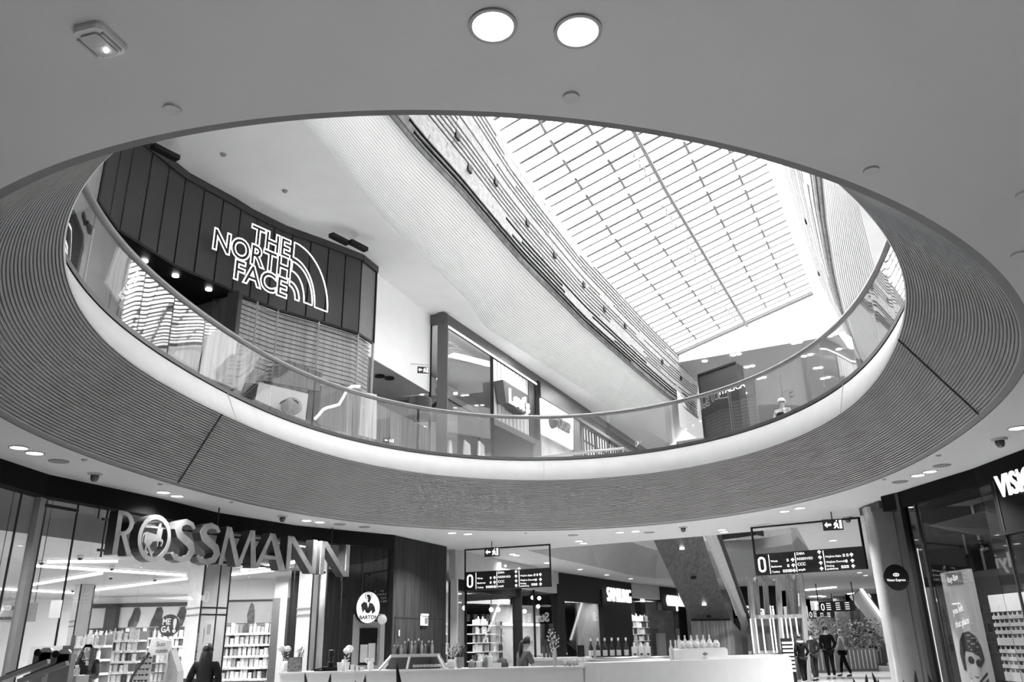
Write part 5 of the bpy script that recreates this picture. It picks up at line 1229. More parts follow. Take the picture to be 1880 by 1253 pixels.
# emergency light upper left
C_ = [atz(x, y, HC) for x, y in [(124, 40), (190, 33), (247, 88), (236, 102), (180, 100)]]
c_ = atz(187, 66, HC); ax = (atz(200, 34, HC) - atz(130, 40, HC)).normalized(); ay = UP.cross(ax)
t = thing('emergency_light', 'rounded white emergency light fitting on the ceiling at upper left', 'light fitting', c_ - UP * .05)
ax = Vector((.80, .6, 0)).normalized(); ax = (atz(243, 90, HC) - atz(185, 36, HC)).normalized(); ay = Vector((-ax.y, ax.x, 0))
hw = (atz(243, 90, HC) - atz(190, 36, HC)).length / 2; hh = (atz(190, 36, HC) - atz(126, 42, HC)).length / 2
def rrect(w_, h_, rad): return [(sx * (w_ - rad) + rad * math.cos(a0 + j * PI / 8), sy * (h_ - rad) + rad * math.sin(a0 + j * PI / 8)) for sx, sy, a0 in ((1, 1, 0), (-1, 1, PI / 2), (-1, -1, PI), (1, -1, 3 * PI / 2)) for j in range(5)]
cc = (atz(243, 90, HC) + atz(190, 36, HC) + atz(126, 42, HC) + atz(180, 102, HC)) / 4
b = MB()
for k, (f, z) in enumerate(((1.0, 0), (1.0, -.02), (.93, -.045), (.80, -.05))): pass
L_ = [[cc + ax * p[0] + ay * p[1] + UP * z for p in rrect(hw * f, hh * f, .035)] for f, z in ((1.0, 0), (1.0, -.018), (.94, -.034), (.80, -.037))]
for r_ in L_: r_.append(r_[0])
b.grid(L_[::-1]); b.add(L_[-1][:-1], [tuple(range(20))]); EM = mat('fitting_plastic', .62, .5); b.build('housing', EM, t)
MB().prism([(p[0] * .72, p[1] * .62) for p in rrect(hw, hh, .03)], cc - UP * .050, ax, ay, .014).build('diffuser', mat('diffuser_plastic', .40, .4), t)
q = atz(195, 92, HC - .05); MB().lathe([(.0, -.016), (.008, -.01), (.010, 0)], q + UP * .0, 10).build('status_lamp', LAMP, t)
for s in (-1, 1):
    b = MB(); b.bar(cc + ay * s * hh * .8 - ax * hw * .6 - UP * .042, cc + ay * s * hh * .8 + ax * hw * .6 - UP * .042, hh * .22, .012, ay); b.build('side_rib', mat('diffuser_plastic', .4), t)

# ---------------- kiosk counters
KW = mat('kiosk_white', .88, .4, var=.02)
ka, kb = at(515, 1232, 15.0), at(1071, 1227, 15.0)
kz = 1.09
t = thing('kiosk_counter', 'long white kiosk counter at the bottom centre', 'counter', ((ka.x + kb.x) / 2, 15.35, 0))
MB().box(ka.x, 15.0, 0, kb.x, 15.7, kz - .03).build('body', KW, t); MB().box(ka.x - .02, 14.97, kz - .03, kb.x + .02, 15.72, kz).build('worktop', WHITE, t)
def ktop(x, y=1228, dy=.3): p = at(x, y, 15.0 + dy); return Vector((p.x, 15.0 + dy, kz))
cbA, cbB = atz(1100, 1218, 1.15), atz(1452, 1207, 1.15); cd_ = (cbB - cbA); cd_.z = 0; cL = cd_.length; cd_ = cd_.normalized(); cn = Vector((-cd_.y, cd_.x, 0))
t = thing('kiosk_counter', 'plain white kiosk counter at the bottom right of centre', 'counter', ((cbA.x + cbB.x) / 2, (cbA.y + cbB.y) / 2, 0))
MB().prism([(0, 0), (cL, 0), (cL, 1.15), (0, 1.15)], (cbA.x, cbA.y, 0), cd_, UP, -.8).build('body', KW, t)
MB().prism([(cL * .55, 1.15), (cL, 1.15), (cL, 1.19), (cL * .55, 1.19)], (cbA.x, cbA.y, 0) + Vector((0, 0, 0)) * 0 if False else Vector((cbA.x, cbA.y, 0)) + cn * .05, cd_, UP, -.7).build('raised_edge', WHITE, t)
def ctop(x, d=.3):
    p = onwall(x, 1205, cbA + cn * d, cbB + cn * d); return Vector((p.x, p.y, 1.15))
# white box with goods on the right counter
b0, b1 = ctop(1252, .15), ctop(1337, .15); t = thing('display_box', 'white display box with a small dark diamond mark on the right kiosk counter', 'box', (b0 + b1) / 2)
bl_ = (b1 - b0).length
bz = .19
MB().prism([(0, 0), (bl_, 0), (bl_, bz - .03), (bl_ - .05, bz), (.05, bz), (0, bz - .03)], b0, cd_, UP, -.35).build('body', WHITE, t)
MB().prism([(bl_ / 2 - .06, .09), (bl_ / 2, .065), (bl_ / 2 + .06, .09), (bl_ / 2, .115)], b0, cd_, UP, .006).build('diamond_mark', BLACK, t)
MB().prism([(bl_ / 2 - .025, .09), (bl_ / 2, .080), (bl_ / 2 + .025, .09), (bl_ / 2, .10)], b0, cd_, UP, .009).build('diamond_centre', WHITE, t)
proto = {}
def bottle(loc, lab, grp, h=.3, r=.04, body=WHITE, cap=WHITE, name='bottle', neck=.45, label_m=None, cat='bottle'):
    t = thing(name, lab, cat, loc, group=grp)
    MB().lathe([(r * .95, 0), (r, .01), (r, h * (1 - neck)), (r * .38, h * (1 - neck * .55)), (r * .36, h * .86)], n=12).build('body', body, t, smooth=True, local=True)
    MB().lathe([(r * .45, h * .86), (r * .45, h), (0, h)], n=12).build('cap', cap, t, local=True)
    if label_m: MB().lathe([(r * 1.03, h * .15), (r * 1.03, h * .42)], n=12).build('label_band', label_m, t, local=True)
    return t
WB_ = mat('white_bottle', .72, .35)
pr = None
for i in range(6):
    loc = b0 + cd_ * (.12 + .13 * i) + cn * .25 + UP * bz
    if pr is None: pr = bottle(loc, 'tall white bottle in the back row on the white display box', 'white bottles on the display box', .22, .036, WB_, WB_)
    else: copy_tree(pr, loc)
pr = None
for i in range(6):
    loc = b0 + cd_ * (.08 + .145 * i) + cn * .1 + UP * bz
    if pr is None:
        pr = thing('round_jar', 'rounded white jar in the front row on the white display box', 'jar', loc, group='round jars on the display box')
        MB().lathe([(.04, 0), (.065, .03), (.06, .08), (.03, .11), (0, .12)], n=14).build('body', WB_, pr, smooth=True, local=True)
        MB().lathe([(.035, .105), (.035, .125), (0, .13)], n=12).build('lid', WHITE, pr, local=True)
    else: copy_tree(pr, loc)
pr = None
for i in range(3):
    loc = ctop(1233 + 9 * i, .45)
    if pr is None: pr = bottle(loc, 'slim tall white bottle left of the white display box', 'slim bottles left of the display box', .33, .04, WB_, WB_)
    else: copy_tree(pr, loc)
# metal rail and back bar with syrup bottles
YB = 17.3
ra, rb = at(1072, 1212, YB), at(1240, 1208, YB)
t = thing('back_bar', 'dark back bar with a polished steel edge tube behind the kiosk', 'counter', ((ra.x + rb.x) / 2, YB + .4, 0))
MB().box(ra.x, YB + .05, 0, rb.x, YB + .7, ra.z).build('body', DGREY, t)
MB().tube([(ra.x, YB, ra.z), (rb.x, YB, ra.z)], .045, 10).build('edge_tube', mat('polished_steel', .7, .15, .9), t, smooth=True)
zt_ = ra.z + .0
pr = None
SY = mat('syrup_bottle_glass', .03, .1)
for i, x in enumerate((1085, 1098, 1111, 1124, 1136, 1150)):
    q = at(x, 1195, YB + .3); loc = (q.x, YB + .3, zt_)
    if pr is None: pr = bottle(loc, 'dark syrup bottle with white cap in the row on the back bar', 'syrup bottles on the back bar', .40, .045, SY, WHITE, label_m=mat('paper_label', .7))
    else: copy_tree(pr, loc)
pr = None
for i, x in enumerate((1165, 1177, 1189)):
    q = at(x, 1195, YB + .3); loc = (q.x, YB + .3, zt_)
    if pr is None:
        pr = thing('drink_carton', 'white drink carton with a dark motif on the back bar', 'carton', loc, group='cartons on the back bar')
        MB().box(-.055, -.04, 0, .055, .04, .22).build('body', WHITE, pr, local=True); MB().lathe([(.03, .22), (.02, .26), (.025, .26), (.025, .3), (0, .3)], n=10).build('cap', WHITE, pr, local=True); MB().prism([(-.035, .09), (.035, .09), (.0, .05)], (0, -.042, 0), (1, 0, 0), (0, 0, 1), .004).build('motif', BLACK, pr, local=True)
    else: copy_tree(pr, loc)
q = at(1070, 1200, YB - .4); single('card_terminal', MB().box(q.x - .07, YB + .08, ra.z, q.x + .07, YB + .13, 1.42), BLACK, 'upright black terminal at the left end of the back bar', 'terminal')
q0 = at(1076, 1240, 15.3); t = thing('ventilation_unit', 'grey louvred unit between the two kiosk counters', 'unit', (q0.x + .12, 15.5, 0))
MB().box(kb.x + .04, 15.2, 0, cbA.x - .02, 15.7, 1.0).build('casing', LGREY, t)
for k in range(6): MB().box(kb.x + .08, 15.17, .55 + k * .07, cbA.x - .05, 15.2, .575 + k * .07).build('louvre', DGREY, t)
# display case
c0, c1 = at(700, 1230, 15.35), at(818, 1230, 15.35); zc1 = at(760, 1207, 15.5).z
t = thing('cake_display_case', 'slanted glass refrigerated display case on the long kiosk counter', 'display case', ((c0.x + c1.x) / 2, 15.4, kz))
x0, x1 = c0.x, c1.x; y0, y1 = 15.12, 15.6
b = MB(); cs = [(y0, kz), (y0 + .2, zc1 + .02), (y1, zc1 + .02), (y1, kz)]
for xx in (x0, x0 + .48, x1):
    q_ = [(xx + (.17 if xx == x0 else -.14 if xx == x1 else .02) * (zz > kz + .1), yy, zz) for yy, zz in cs]
    for i in range(3): b.bar(q_[i], q_[i + 1], .035, .035)
b.bar((x0 + .17, y0 + .2, zc1 + .02), (x1 - .14, y0 + .2, zc1 + .02), .05, .04); b.build('frame', mat('case_frame_pale', .6, .3), t)
MB().box(x0 + .15, y0 + .2, zc1 + .02, x1 - .12, y1, zc1 + .05).build('top_plate', mat('case_frame_pale', .6), t)
MB().quad((x0 + .03, y0, kz), (x1 - .03, y0, kz), (x1 - .15, y0 + .19, zc1), (x0 + .17, y0 + .19, zc1)).build('front_glass', SGLASS, t)
MB().box(x0 + .1, y1 - .1, kz, x1 - .1, y1 - .05, zc1).build('rear_panel', DGREY, t)
for k in range(9): MB().ball((x0 + .58 + .06 * k, y0 + .28, kz + .05), .04, 8, sz=.7).build('ice_cream_scoop', WHITE, t)
pr = None
tall = [0, 0, 0, 1, 2, 1, 1, 2, 1, 0, 1, 1]
for i in range(12):
    x = 724 + i * 6.3; q = at(x, 1200, 15.45); h = .16 if tall[i] == 0 else .22 if tall[i] == 1 else .26
    bottle((q.x, 15.45, zc1 + .05), ['small dark topped drink bottle', 'medium glass drink bottle', 'tall glass drink bottle'][tall[i]] + ' in the row on top of the cake display case', 'drink bottles on the display case', h, .026, [mat('glass_drink', .25, .15), mat('dark_drink', .05, .15), mat('pale_drink', .5, .2)][i % 3], WHITE)
def vase(loc, lab, stems, h, flower=None, rad=.05, vm=None, vh=.18, seed=1):
    rr = random.Random(seed); t = thing('flower_vase', lab, 'vase', loc)
    MB().lathe([(rad * .7, 0), (rad, .02), (rad * 1.1, vh * .6), (rad * .8, vh), (rad * .7, vh)], n=14).build('vase', vm or WHITE, t, smooth=True, local=True)
    for i in range(stems):
        a = rr.uniform(0, 6.28); s = rr.uniform(.05, .14); b = MB(); top = Vector((s * math.cos(a), s * math.sin(a) * .6, h * rr.uniform(.75, 1)))
        b.tube([(0, 0, vh * .5), top * .5 + Vector((0, 0, .05)), top], .005, 4); sm = b.build('stem', mat('stem_dark', .06), t, local=True)
        fb = MB()
        if flower: fb.ball(top, flower * rr.uniform(.7, 1.1), 8, sz=.8)
        for k in range(4):
            p = top * (.5 + .12 * k); d = Vector((rr.uniform(-1, 1), rr.uniform(-.5, .5), rr.uniform(.2, 1))).normalized() * .06; e = d.cross(Vector((0, 1, 0))).normalized() * .012
            fb.add([p, p + d * .5 + e, p + d, p + d * .5 - e], [(0, 1, 2, 3)])
        fb.build('flower' if flower else 'leaf', WHITE if flower else mat('leaf_grey', .12, .5), sm, local=True)
    return t
vase(ktop(523, dy=.35), 'white vase with a big pale round blossom at the left end of the kiosk', 3, .45, .07, .05, seed=3)
vase(ktop(545, dy=.35), 'dark vase with thin twigs beside the pale round blossom', 7, .42, .012, .04, DGREY, seed=4)
vase(ktop(632, dy=.35), 'white pot with two large pale balloon like blossoms', 3, .42, .075, .06, seed=8)
vase(ktop(680, dy=.25), 'small white figurine vase with a little bouquet beside the tall cooler', 4, .20, .02, .05, seed=10, vh=.15)
vase(ktop(829, dy=.3), 'white cone pot with dark bushy twigs right of the display case', 14, .42, .012, .07, vh=.15, seed=6)
vase(ktop(843, dy=.5), 'glass jar with dark leafy twigs behind the cone pot', 12, .40, None, .05, mat('glass_drink', .25), seed=12)
vase(ktop(1019, 1220, dy=.4), 'slim glass vase with tall thin blossoming twigs right of the kiosk woman', 14, .62, .012, .035, mat('pale_drink', .5), vh=.3, seed=7)
q = ktop(542, dy=.15); t = thing('picture_card', 'mottled dark card standing on the kiosk counter', 'card', q); MB().box(q.x - .13, q.y, kz, q.x + .10, q.y + .01, kz + .23).build('card_face', mat('card_mottled', .18, .5, var=.6, scale=20), t)
MB().box(q.x - .14, q.y + .01, kz, q.x + .11, q.y + .02, kz + .24).build('card_back', DGREY, t)
q = ktop(607, dy=.3); t = thing('coffee_grinder', 'black coffee grinder on the kiosk counter', 'grinder', q)
MB().lathe([(.06, 0), (.06, .14), (.035, .16), (.035, .22), (.055, .24), (.055, .30), (.04, .31)], n=14).build('body', BLACK, t, local=True); MB().lathe([(.045, .31), (.055, .34), (0, .35)], n=14).build('hopper_lid', BLACK, t, local=True)
MB().box(-.12, -.1, 0, .14, .1, .07).build('base', BLACK, t, local=True)
q = ktop(588, dy=.25); t = thing('laptop', 'low black register tablet beside the coffee grinder', 'tablet', q); MB().bar((-.14, 0, .02), (.14, 0, .06), .2, .02).build('screen', BLACK, t, local=True); MB().box(-.1, -.05, 0, .1, .08, .02).build('stand', BLACK, t, local=True)
for i, (x, s) in enumerate([(623, 'left'), (637, 'right')]):
    q = ktop(x, dy=.2); t = thing('paper_cup', 'stack of white paper cups on the kiosk counter, ' + s + ' one of two', 'cup', q, group='paper cups')
    MB().lathe([(.03, 0), (.045, .13), (.05, .14)], n=14).build('cup', WHITE, t, local=True)
for i, x in enumerate((648, 656, 664)):
    q = ktop(x, dy=.15); single('menu_card', MB().bar(q, q + UP * (.1 - .02 * i), .09, .01, (0, 1, 0)), WHITE, 'small white folded menu card on the kiosk counter, ' + ['left one', 'middle one', 'right one'][i], 'card', 'menu cards')
for i, (x, h, r_) in enumerate([(866, .12, .06), (880, .14, .06), (893, .2, .055), (900, .24, .06), (908, .12, .05)]):
    q = ktop(x, dy=.45); t = thing('glass_jar', 'glass or china jar on the kiosk counter left of the woman, ' + ['first from left', 'second', 'third', 'tallest', 'last'][i], 'jar', q, group='jars left of the kiosk woman')
    MB().lathe([(r_, 0), (r_, h * .7), (r_ * .5, h * .85)], n=14).build('body', [mat('glass_drink', .25), WHITE][i % 2 or i == 3], t, local=True, smooth=True); MB().ball((0, 0, h * .92), r_ * .5, 8).build('lid', WHITE, t, local=True)
q = ktop(912, dy=.15); single('napkin_holder', MB().box(q.x - .08, q.y, kz, q.x + .08, q.y + .06, kz + .08), WHITE, 'white napkin box on the kiosk counter beside the jars', 'napkin box')
q = ktop(922, dy=.5); t = thing('coffee_machine', 'small dark rounded machine between the jars and the kiosk woman', 'machine', q); MB().lathe([(.11, 0), (.11, .05), (.08, .13), (0, .16)], n=16).build('body', DGREY, t, local=True, smooth=True); MB().bar((.07, 0, .02), (.14, 0, .15), .04, .1).build('side_plate', WHITE, t, local=True)
for i in range(5):
    q = ktop(1038 + 8.5 * i, dy=.3); single('orange', MB().ball(q + UP * (.055 if i % 2 == 0 else .065), .055 if i % 2 == 0 else .065, 12), mat('orange_peel_pale', .55, .6, var=.1, scale=30), 'pale round orange in the row at the right end of the kiosk counter', 'orange', 'oranges on the kiosk counter', smooth=True)
q = ktop(985, 1225, dy=2.1); t = thing('work_table', 'white work table behind the kiosk woman', 'table', (q.x + .4, q.y, 0)); MB().box(q.x - .1, q.y, 1.15, q.x + 1.1, q.y + .6, 1.20).build('table_top', WHITE, t); MB().box(q.x - .05, q.y + .05, 0, q.x + 1.05, q.y + .55, 1.15).build('base_cabinet', LGREY, t)
for i, (x, s) in enumerate([(999, 'left'), (1006, 'middle'), (1012, 'right')]):
    q2 = at(x, 1200, q.y + .2); single('dark_cup', MB().lathe([(.02, 0), (.05, .22), (.045, .22)], (q2.x, q2.y, 1.2), 12), DGREY, 'dark tapered cup on the rear work table, %s of three' % s, 'cup', 'dark cups')
# round lit portrait sign on the cooler
Yc = 17.0; p0 = at(672, 1190, Yc); xl, xr_ = at(646, 1180, Yc).x, at(697, 1180, Yc).x
t = thing('drinks_cooler', 'tall grey drinks cooler with dark glass door on the left of the kiosk', 'cooler', ((xl + xr_) / 2, Yc + .3, 0))
zt2 = at(670, 1128, Yc).z
MB().box(xl, Yc + .02, 0, xr_, Yc + .6, zt2).build('cabinet', mat('cooler_grey', .25, .4), t)
dx0, dx1 = at(659, 1190, Yc).x, at(692, 1190, Yc).x; dz0, dz1 = at(675, 1222, Yc).z, at(675, 1154, Yc).z
dr = MB().box(dx0, Yc - .01, dz0, dx1, Yc + .02, dz1).build('door', mat('dark_door_glass', .012, .1), t)
MB().box(dx0 + .03, Yc - .02, dz0 + .05, (dx0 + dx1) / 2 + .0, Yc - .012, dz0 + .38).build('notice_sheet', mat('sheet_grey', .45), dr); MB().box((dx0 + dx1) / 2 + .01, Yc - .02, dz0 + .05, dx1 - .03, Yc - .012, dz0 + .40).build('notice_sheet', mat('sheet_grey', .45), dr)
MB().bar((dx1 + .02, Yc - .03, dz0 + .2), (dx1 + .02, Yc - .03, dz1 - .2), .02, .02).build('handle', STEEL, dr)
ps = at(676, 1116, Yc - .1); t = thing('round_sign', 'round lit BARTON sign with a black portrait on top of the cooler', 'sign', (ps.x, ps.y, ps.z - .33))
ex_ = (at(697, 1116, Yc).x - at(655, 1116, Yc).x) / 2; ez = (at(675, 1088, Yc).z - at(675, 1145, Yc).z) / 2
def el(sx, sz, n=32): return [(sx * math.cos(2 * PI * i / n), sz * math.sin(2 * PI * i / n)) for i in range(n)]
MB().prism(el(ex_ * 1.04, ez * 1.03), ps + Vector((-.05, .22, 0)), (1, 0, 0), UP, .20).build('sign_box', BLACK, t)
MB().prism(el(ex_, ez), ps, (1, 0, 0), UP, .02).build('lit_face', emit('sign_face_lit', .3), t)
ink = mat('ink', .03); fo = ps + Vector((0, -.022, 0))
b = MB()
for P in ([(-.16, .06), (-.10, .12), (-.03, .10), (.0, -.02), (.03, .10), (.10, .08), (.15, .0), (.17, -.08), (.10, -.14), (.08, -.06), (.03, -.12), (-.03, -.12), (-.08, -.04), (-.11, -.12), (-.14, -.02)], [(-.02, .12), (.03, .10), (.06, .18), (.04, .26), (-.01, .28), (-.05, .25), (-.02, .22), (.0, .18)], [(-.03, -.06), (.03, -.06), (.03, -.10), (0, -.08), (-.03, -.10)]):
    b.prism([(x * ex_ / .26, y * ez / .33) for x, y in P], fo, (1, 0, 0), UP, .003)
b.build('portrait', ink, t)
b = MB(); b.tube([fo + Vector((.0 + .07 * math.cos(a), -.002, .22 + .06 * math.sin(a))) for a in [2 * PI * i / 14 for i in range(14)]], .006, 4, closed=True); b.build('hat_ring', ink, t)
text('BARTON', .07, fo + Vector((-.165, 0, -.22)), (1, 0, 0), UP, ink, 'lettering', t, dep=.003, sx=.95, bold=.03)
q = at(696, 1140, Yc - .15); t = thing('loudspeaker_horn', 'small white horn shaped lamp beside the round portrait sign', 'horn', q - UP * .08); MB().lathe([(.03, 0), (.09, .1), (.085, .16), (.0, .17)], q, 14, axis=(.6, -.75, .1)).build('horn', WHITE, t, smooth=True); MB().bar(q, q + Vector((-.1, .15, 0)), .03, .03).build('arm', BLACK, t)

# tall pointed plants at the bottom edge of the picture (nearer than the kiosk)
LEAF = mat('snake_plant_leaf', .03, .4, var=.5, scale=15)
def plant(tips, Y, lab):
    q = [at(x, y, Y) for x, y in tips]; cx = sum(p.x for p in q) / len(q); t = thing('potted_snake_plant', lab, 'plant', (cx, Y, 0))
    wd = max(abs(p.x - cx) for p in q) + .12
    MB().box(cx - wd, Y - .15, 0, cx + wd, Y + .15, .55).build('planter', mat('planter_grey', .3, .5), t)
    for i, p in enumerate(q):
        p = Vector((p.x, p.y, min(p.z, 1.45))); base = Vector((p.x - (.1 if i % 2 else -.08), Y, .5)); b = MB(); m_ = base.lerp(p, .6) + Vector((.02, 0, 0)); r_ = [base, base.lerp(p, .35), m_, p.lerp(m_, .15), p]; ws_ = [.035, .045, .04, .012, .002]
        L1 = [c_ + Vector((-w_, 0, 0)) for c_, w_ in zip(r_, ws_)]; L2 = [c_ + Vector((0, -.012, 0)) for c_ in r_]; L3 = [c_ + Vector((w_, 0, 0)) for c_, w_ in zip(r_, ws_)]; L4 = [c_ + Vector((0, .012, 0)) for c_ in r_]
        b.grid([L1, L2, L3, L4, L1]); b.build('leaf', LEAF, t)
plant([(560, 1236), (607, 1238), (652, 1250), (671, 1240), (728, 1216)], 9.0, 'row of tall dark pointed leaves rising in front of the long kiosk counter')
plant([(1566, 1246), (1590, 1238), (1601, 1235), (1612, 1247)], 10.0, 'tall pointed leaves at the bottom edge near the walking people')
plant([(1658, 1250), (1680, 1232), (1703, 1238)], 9.0, 'tall pointed leaves at the bottom edge below the right pillar')

# ================================================================ right: pillar and optician
VX = 7.42
pa, pb = at(1624, 1050, 17.0), at(1668, 1050, 17.0)
t = thing('plastered_pillar', 'broad grey plastered pillar with polished rounded left edge, right of the walkway', 'pillar', ((pa.x + pb.x) / 2, 17.3, 0))
PG = mat('pillar_plaster', .21, .6, var=.06)
MB().box(pa.x, 17.0, 0, pb.x + .1, 17.25, HC - .12).build('shaft', PG, t)
b = MB(); b.grid([[(pa.x + .02 - .16 * math.sin(a), 17.0 + .16 - .16 * math.cos(a) + (.0), z) for a in [PI / 2 * i / 8 for i in range(9)]] + [(pa.x - .14, 17.22, z)] for z in (0, HC - .05)]); b.build('polished_edge', mat('polished_edge_metal', .42, .25, .6, var=.1, scale=1), t, smooth=True)
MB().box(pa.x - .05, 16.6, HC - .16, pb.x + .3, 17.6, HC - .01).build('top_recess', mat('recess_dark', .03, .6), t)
MB().box(pa.x + .38, 16.985, 0, pa.x + .395, 17.0, HC - .16).build('panel_joint', DGREY, t)
c1, c2_ = Vector((7.23, 16.08, 0)), Vector((VX + .02, 15.62, 0))
RS = [Vector((p.x, p.y, 0)) for p in [atz(x, y, HC) for x, y in [(1616.6, 912), (1650, 904), (1677, 895), (1786, 861), (1880, 825)]]] + [Vector((7.9, 8.5, 0)), Vector((9.2, 4.0, 0)), Vector((11, -7, 0))]
struct('trim_4', MB().grid([[p + UP * (HC - .3) for p in RS], [p + UP * HC for p in RS]]).grid([[p + UP * (HC - .3) for p in RS], [p + UP * (HC - .3) + Vector((.8, .1, 0)) for p in RS]]), mat('dark_bulkhead', .006, .9, spec=.1))
os_ = thing('optician_front', 'dark glazed optician shop front on the right with VISION letters', 'storefront', (7.6, 13.5, 0))
RG2 = [p + Vector((.05, .02, 0)) for p in RS[1:6]]
for i in range(len(RG2) - 1): MB().bar(RG2[i] + UP * 1.9, RG2[i + 1] + UP * 1.9, .014, 3.8).build('glass_pane', glassm('optician_glass', .72, 1.1), os_)
def onr(x, y): return onpoly(x, y, RG2)
p = onpoly(1655, 930, [RS[0] + Vector((.05, 0, 0))] + RG2); MB().bar((p.x, p.y, 0), (p.x, p.y, HC - .02), .14, .16).build('dark_post', BLACK, os_)
for x, y in [(1677, 905), (1832, 905)]:
    p = onr(x, y); MB().bar((p.x - .02, p.y, 0), (p.x - .02, p.y, HC - .3), .03, .035).build('glazing_joint', BLACK, os_)
p = onr(1676, 980); MB().bar((p.x + .05, p.y + .05, .1), (p.x + .05, p.y + .05, 3.0), .015, .015).build('bright_edge_strip', emit('edge_strip', .6), os_)
h0 = onr(1817, 850); z_ = onr(1843, 985).z
e0_, e1_ = RG2[2].lerp(RG2[3], .12), RG2[3]
pA = onr(1843, 985); pB = Vector((7.75, 11.0, 0))
dv = (pB - Vector((pA.x, pA.y, 0))).normalized()
pA0 = Vector((pA.x - .03, pA.y, 0))
b = MB(); b.quad(pA0 + UP * pA.z, pA0 + dv * 4 + UP * pA.z, pA0 + dv * 4 + UP * HC, pA0 + UP * HC); b.bar(pA0 + UP * (pA.z + .03), pA0 + dv * 4 + UP * (pA.z + .03), .08, .06); b.build('sign_header', mat('sign_header_black', .004, .8, spec=.1), os_)
q = onwall(1840, 914, pA0, pA0 + dv); nv = Vector((dv.y, -dv.x, 0))
text('VISION', .34, q + nv * .03 - UP * .0, dv, UP, emit('sign_ink_w', .35), 'lettering', os_, dep=.03, sx=.85, bold=.02)
MB().quad((9.8, 17.5, 0), (9.8, 4, 0), (9.8, 4, HC), (9.8, 17.5, HC)).build('side_wall', mat('optician_wall', .10, .6), os_)
MB().quad((7.9, 17.6, 0), (9.8, 17.6, 0), (9.8, 17.6, HC), (7.9, 17.6, HC)).build('rear_wall', mat('optician_wall', .10), os_)
zc2 = 3.42
MB().quad((7.8, 15.6, zc2), (9.8, 17.5, zc2), (9.8, 4, zc2), (8.1, 9, zc2)).build('lowered_ceiling', mat('optician_ceiling', .16, .7), os_)
a = atz(1711, 1001, 3.3); c = atz(1880, 989, 3.3)
t = thing('track_rail', 'black ceiling track with spotlights inside the optician shop', 'track light', (a + c) / 2); MB().bar(a, c, .05, .05).build('rail', BLACK, t)
for x, y in ((1741, 1004), (1874, 1000)):
    p = atz(x, y, 3.27); MB().bar(p, p + Vector((.06, -.05, -.2)), .09, .09).build('spot_head', BLACK, t)
a = atz(1762, 1006, 3.2); c = atz(1853, 999, 3.2); MB().bar(a, c, .12, .1).build('linear_head', BLACK, t)
p = atz(1768, 982, 3.4); t = thing('ceiling_camera', 'small pale camera hanging inside the optician shop', 'camera', p - UP * .5); MB().bar(p, p - UP * .4, .03, .03).build('stem', LGREY, t); MB().ball(p - UP * .45, .06, 10).build('dome', BLACK, t)
# poster and rack of sunglasses just inside the glass
PX = 8.0
pl = onwall(1726, 1053, (PX, 0), (PX, 30)); pr_ = onwall(1777, 1050, (PX, 0), (PX, 30)); pd = (pr_ - pl); pd.z = 0; pW = pd.length; pd = pd.normalized(); pn = pd.cross(UP)
P0_ = Vector((pl.x, pl.y, 0)); zt3 = pl.z
t = thing('advertising_poster', 'tall pale sunglasses advertising panel with a curly haired portrait', 'poster', (pl.x, (pl.y + pr_.y) / 2, 0))
MB().prism([(0, .15), (pW, .15), (pW, zt3), (0, zt3)], P0_, pd, UP, -.08).build('poster_panel', emit('poster_added_glow', .10, .42), t)  # faint glow added to lift the poster's brightness
o_ = P0_ + pn * .006
MB().prism([(pW * .2, zt3 - .25), (pW * .78, zt3 - .25), (pW * .78, zt3 - .03), (pW * .2, zt3 - .03)], o_, pd, UP, .004).build('logo_plate', MGREY, t)
text('Ray-Ban', .11, o_ + pn * .005 + pd * pW * .24 + UP * (zt3 - .20), pd + UP * .12, UP, emit('poster_ink', .5), 'logo_lettering', t, dep=.003, sx=pW * .5 / .62)
for s_, zz, hh_ in (('you left', zt3 - .75, .12), ('that place', zt3 - .98, .12)): text(s_, hh_, o_ + pd * pW * .2 + UP * zz, pd + UP * .15, UP, emit('poster_ink', .5), 'script_lettering', t, dep=.003, sx=pW * .62 / .8)
text('GENUINE SINCE', .03, o_ + pd * pW * .22 + UP * (zt3 - .58), pd, UP, emit('poster_ink', .5), 'small_lettering', t, dep=.003)
cx_, cz_ = pW * .55, zt3 - 1.48
pic = MB(); k = pW / .9
def PP(P, dz=0, d=.004, m=None, n='x'):
    MB().prism([(cx_ + x * k, cz_ + y * k) for x, y in P], o_ + pn * dz, pd, UP, d).build(n, m, t)
PP([(-.16, -.1), (-.2, -.55), (-.35, -.65), (-.35, -1.1), (.42, -1.1), (.42, -.55), (.25, -.45), (.1, -.35)], 0, .003, mat('portrait_shirt', .5, .5, var=.7, scale=18), 'shirt')
for i in range(7): PP([(.05 + .0 * i, -.95 + i * .09), (.38, -.78 + i * .09), (.38, -.74 + i * .09), (.05, -.91 + i * .09)], .005, .003, BLACK, 'shirt_stripe')
PP([(-.20, .05), (-.16, -.15), (-.05, -.42), (.08, -.45), (.20, -.30), (.26, -.05), (.22, .12), (.0, .15)], .004, .003, mat('portrait_skin', .5, .6, var=.15, scale=5), 'face')
PP([(-.30 + .0, -.2), (-.34, .05), (-.28, .25), (-.12, .38), (.08, .40), (.25, .32), (.36, .15), (.38, -.02), (.30, -.1), (.24, .02), (.05, .08), (-.15, .10), (-.22, -.02), (-.24, -.2)], .006, .004, mat('portrait_hair', .012, .5, var=.8, scale=40), 'hair')
for i in range(16): PP([(.0 + .045 * (i % 7) + .016 * math.cos(a), .34 - .055 * (i // 3) * .8 + .014 * math.sin(a)) for a in [2 * PI * j / 6 for j in range(6)]], .011, .002, LGREY, 'light_speck')
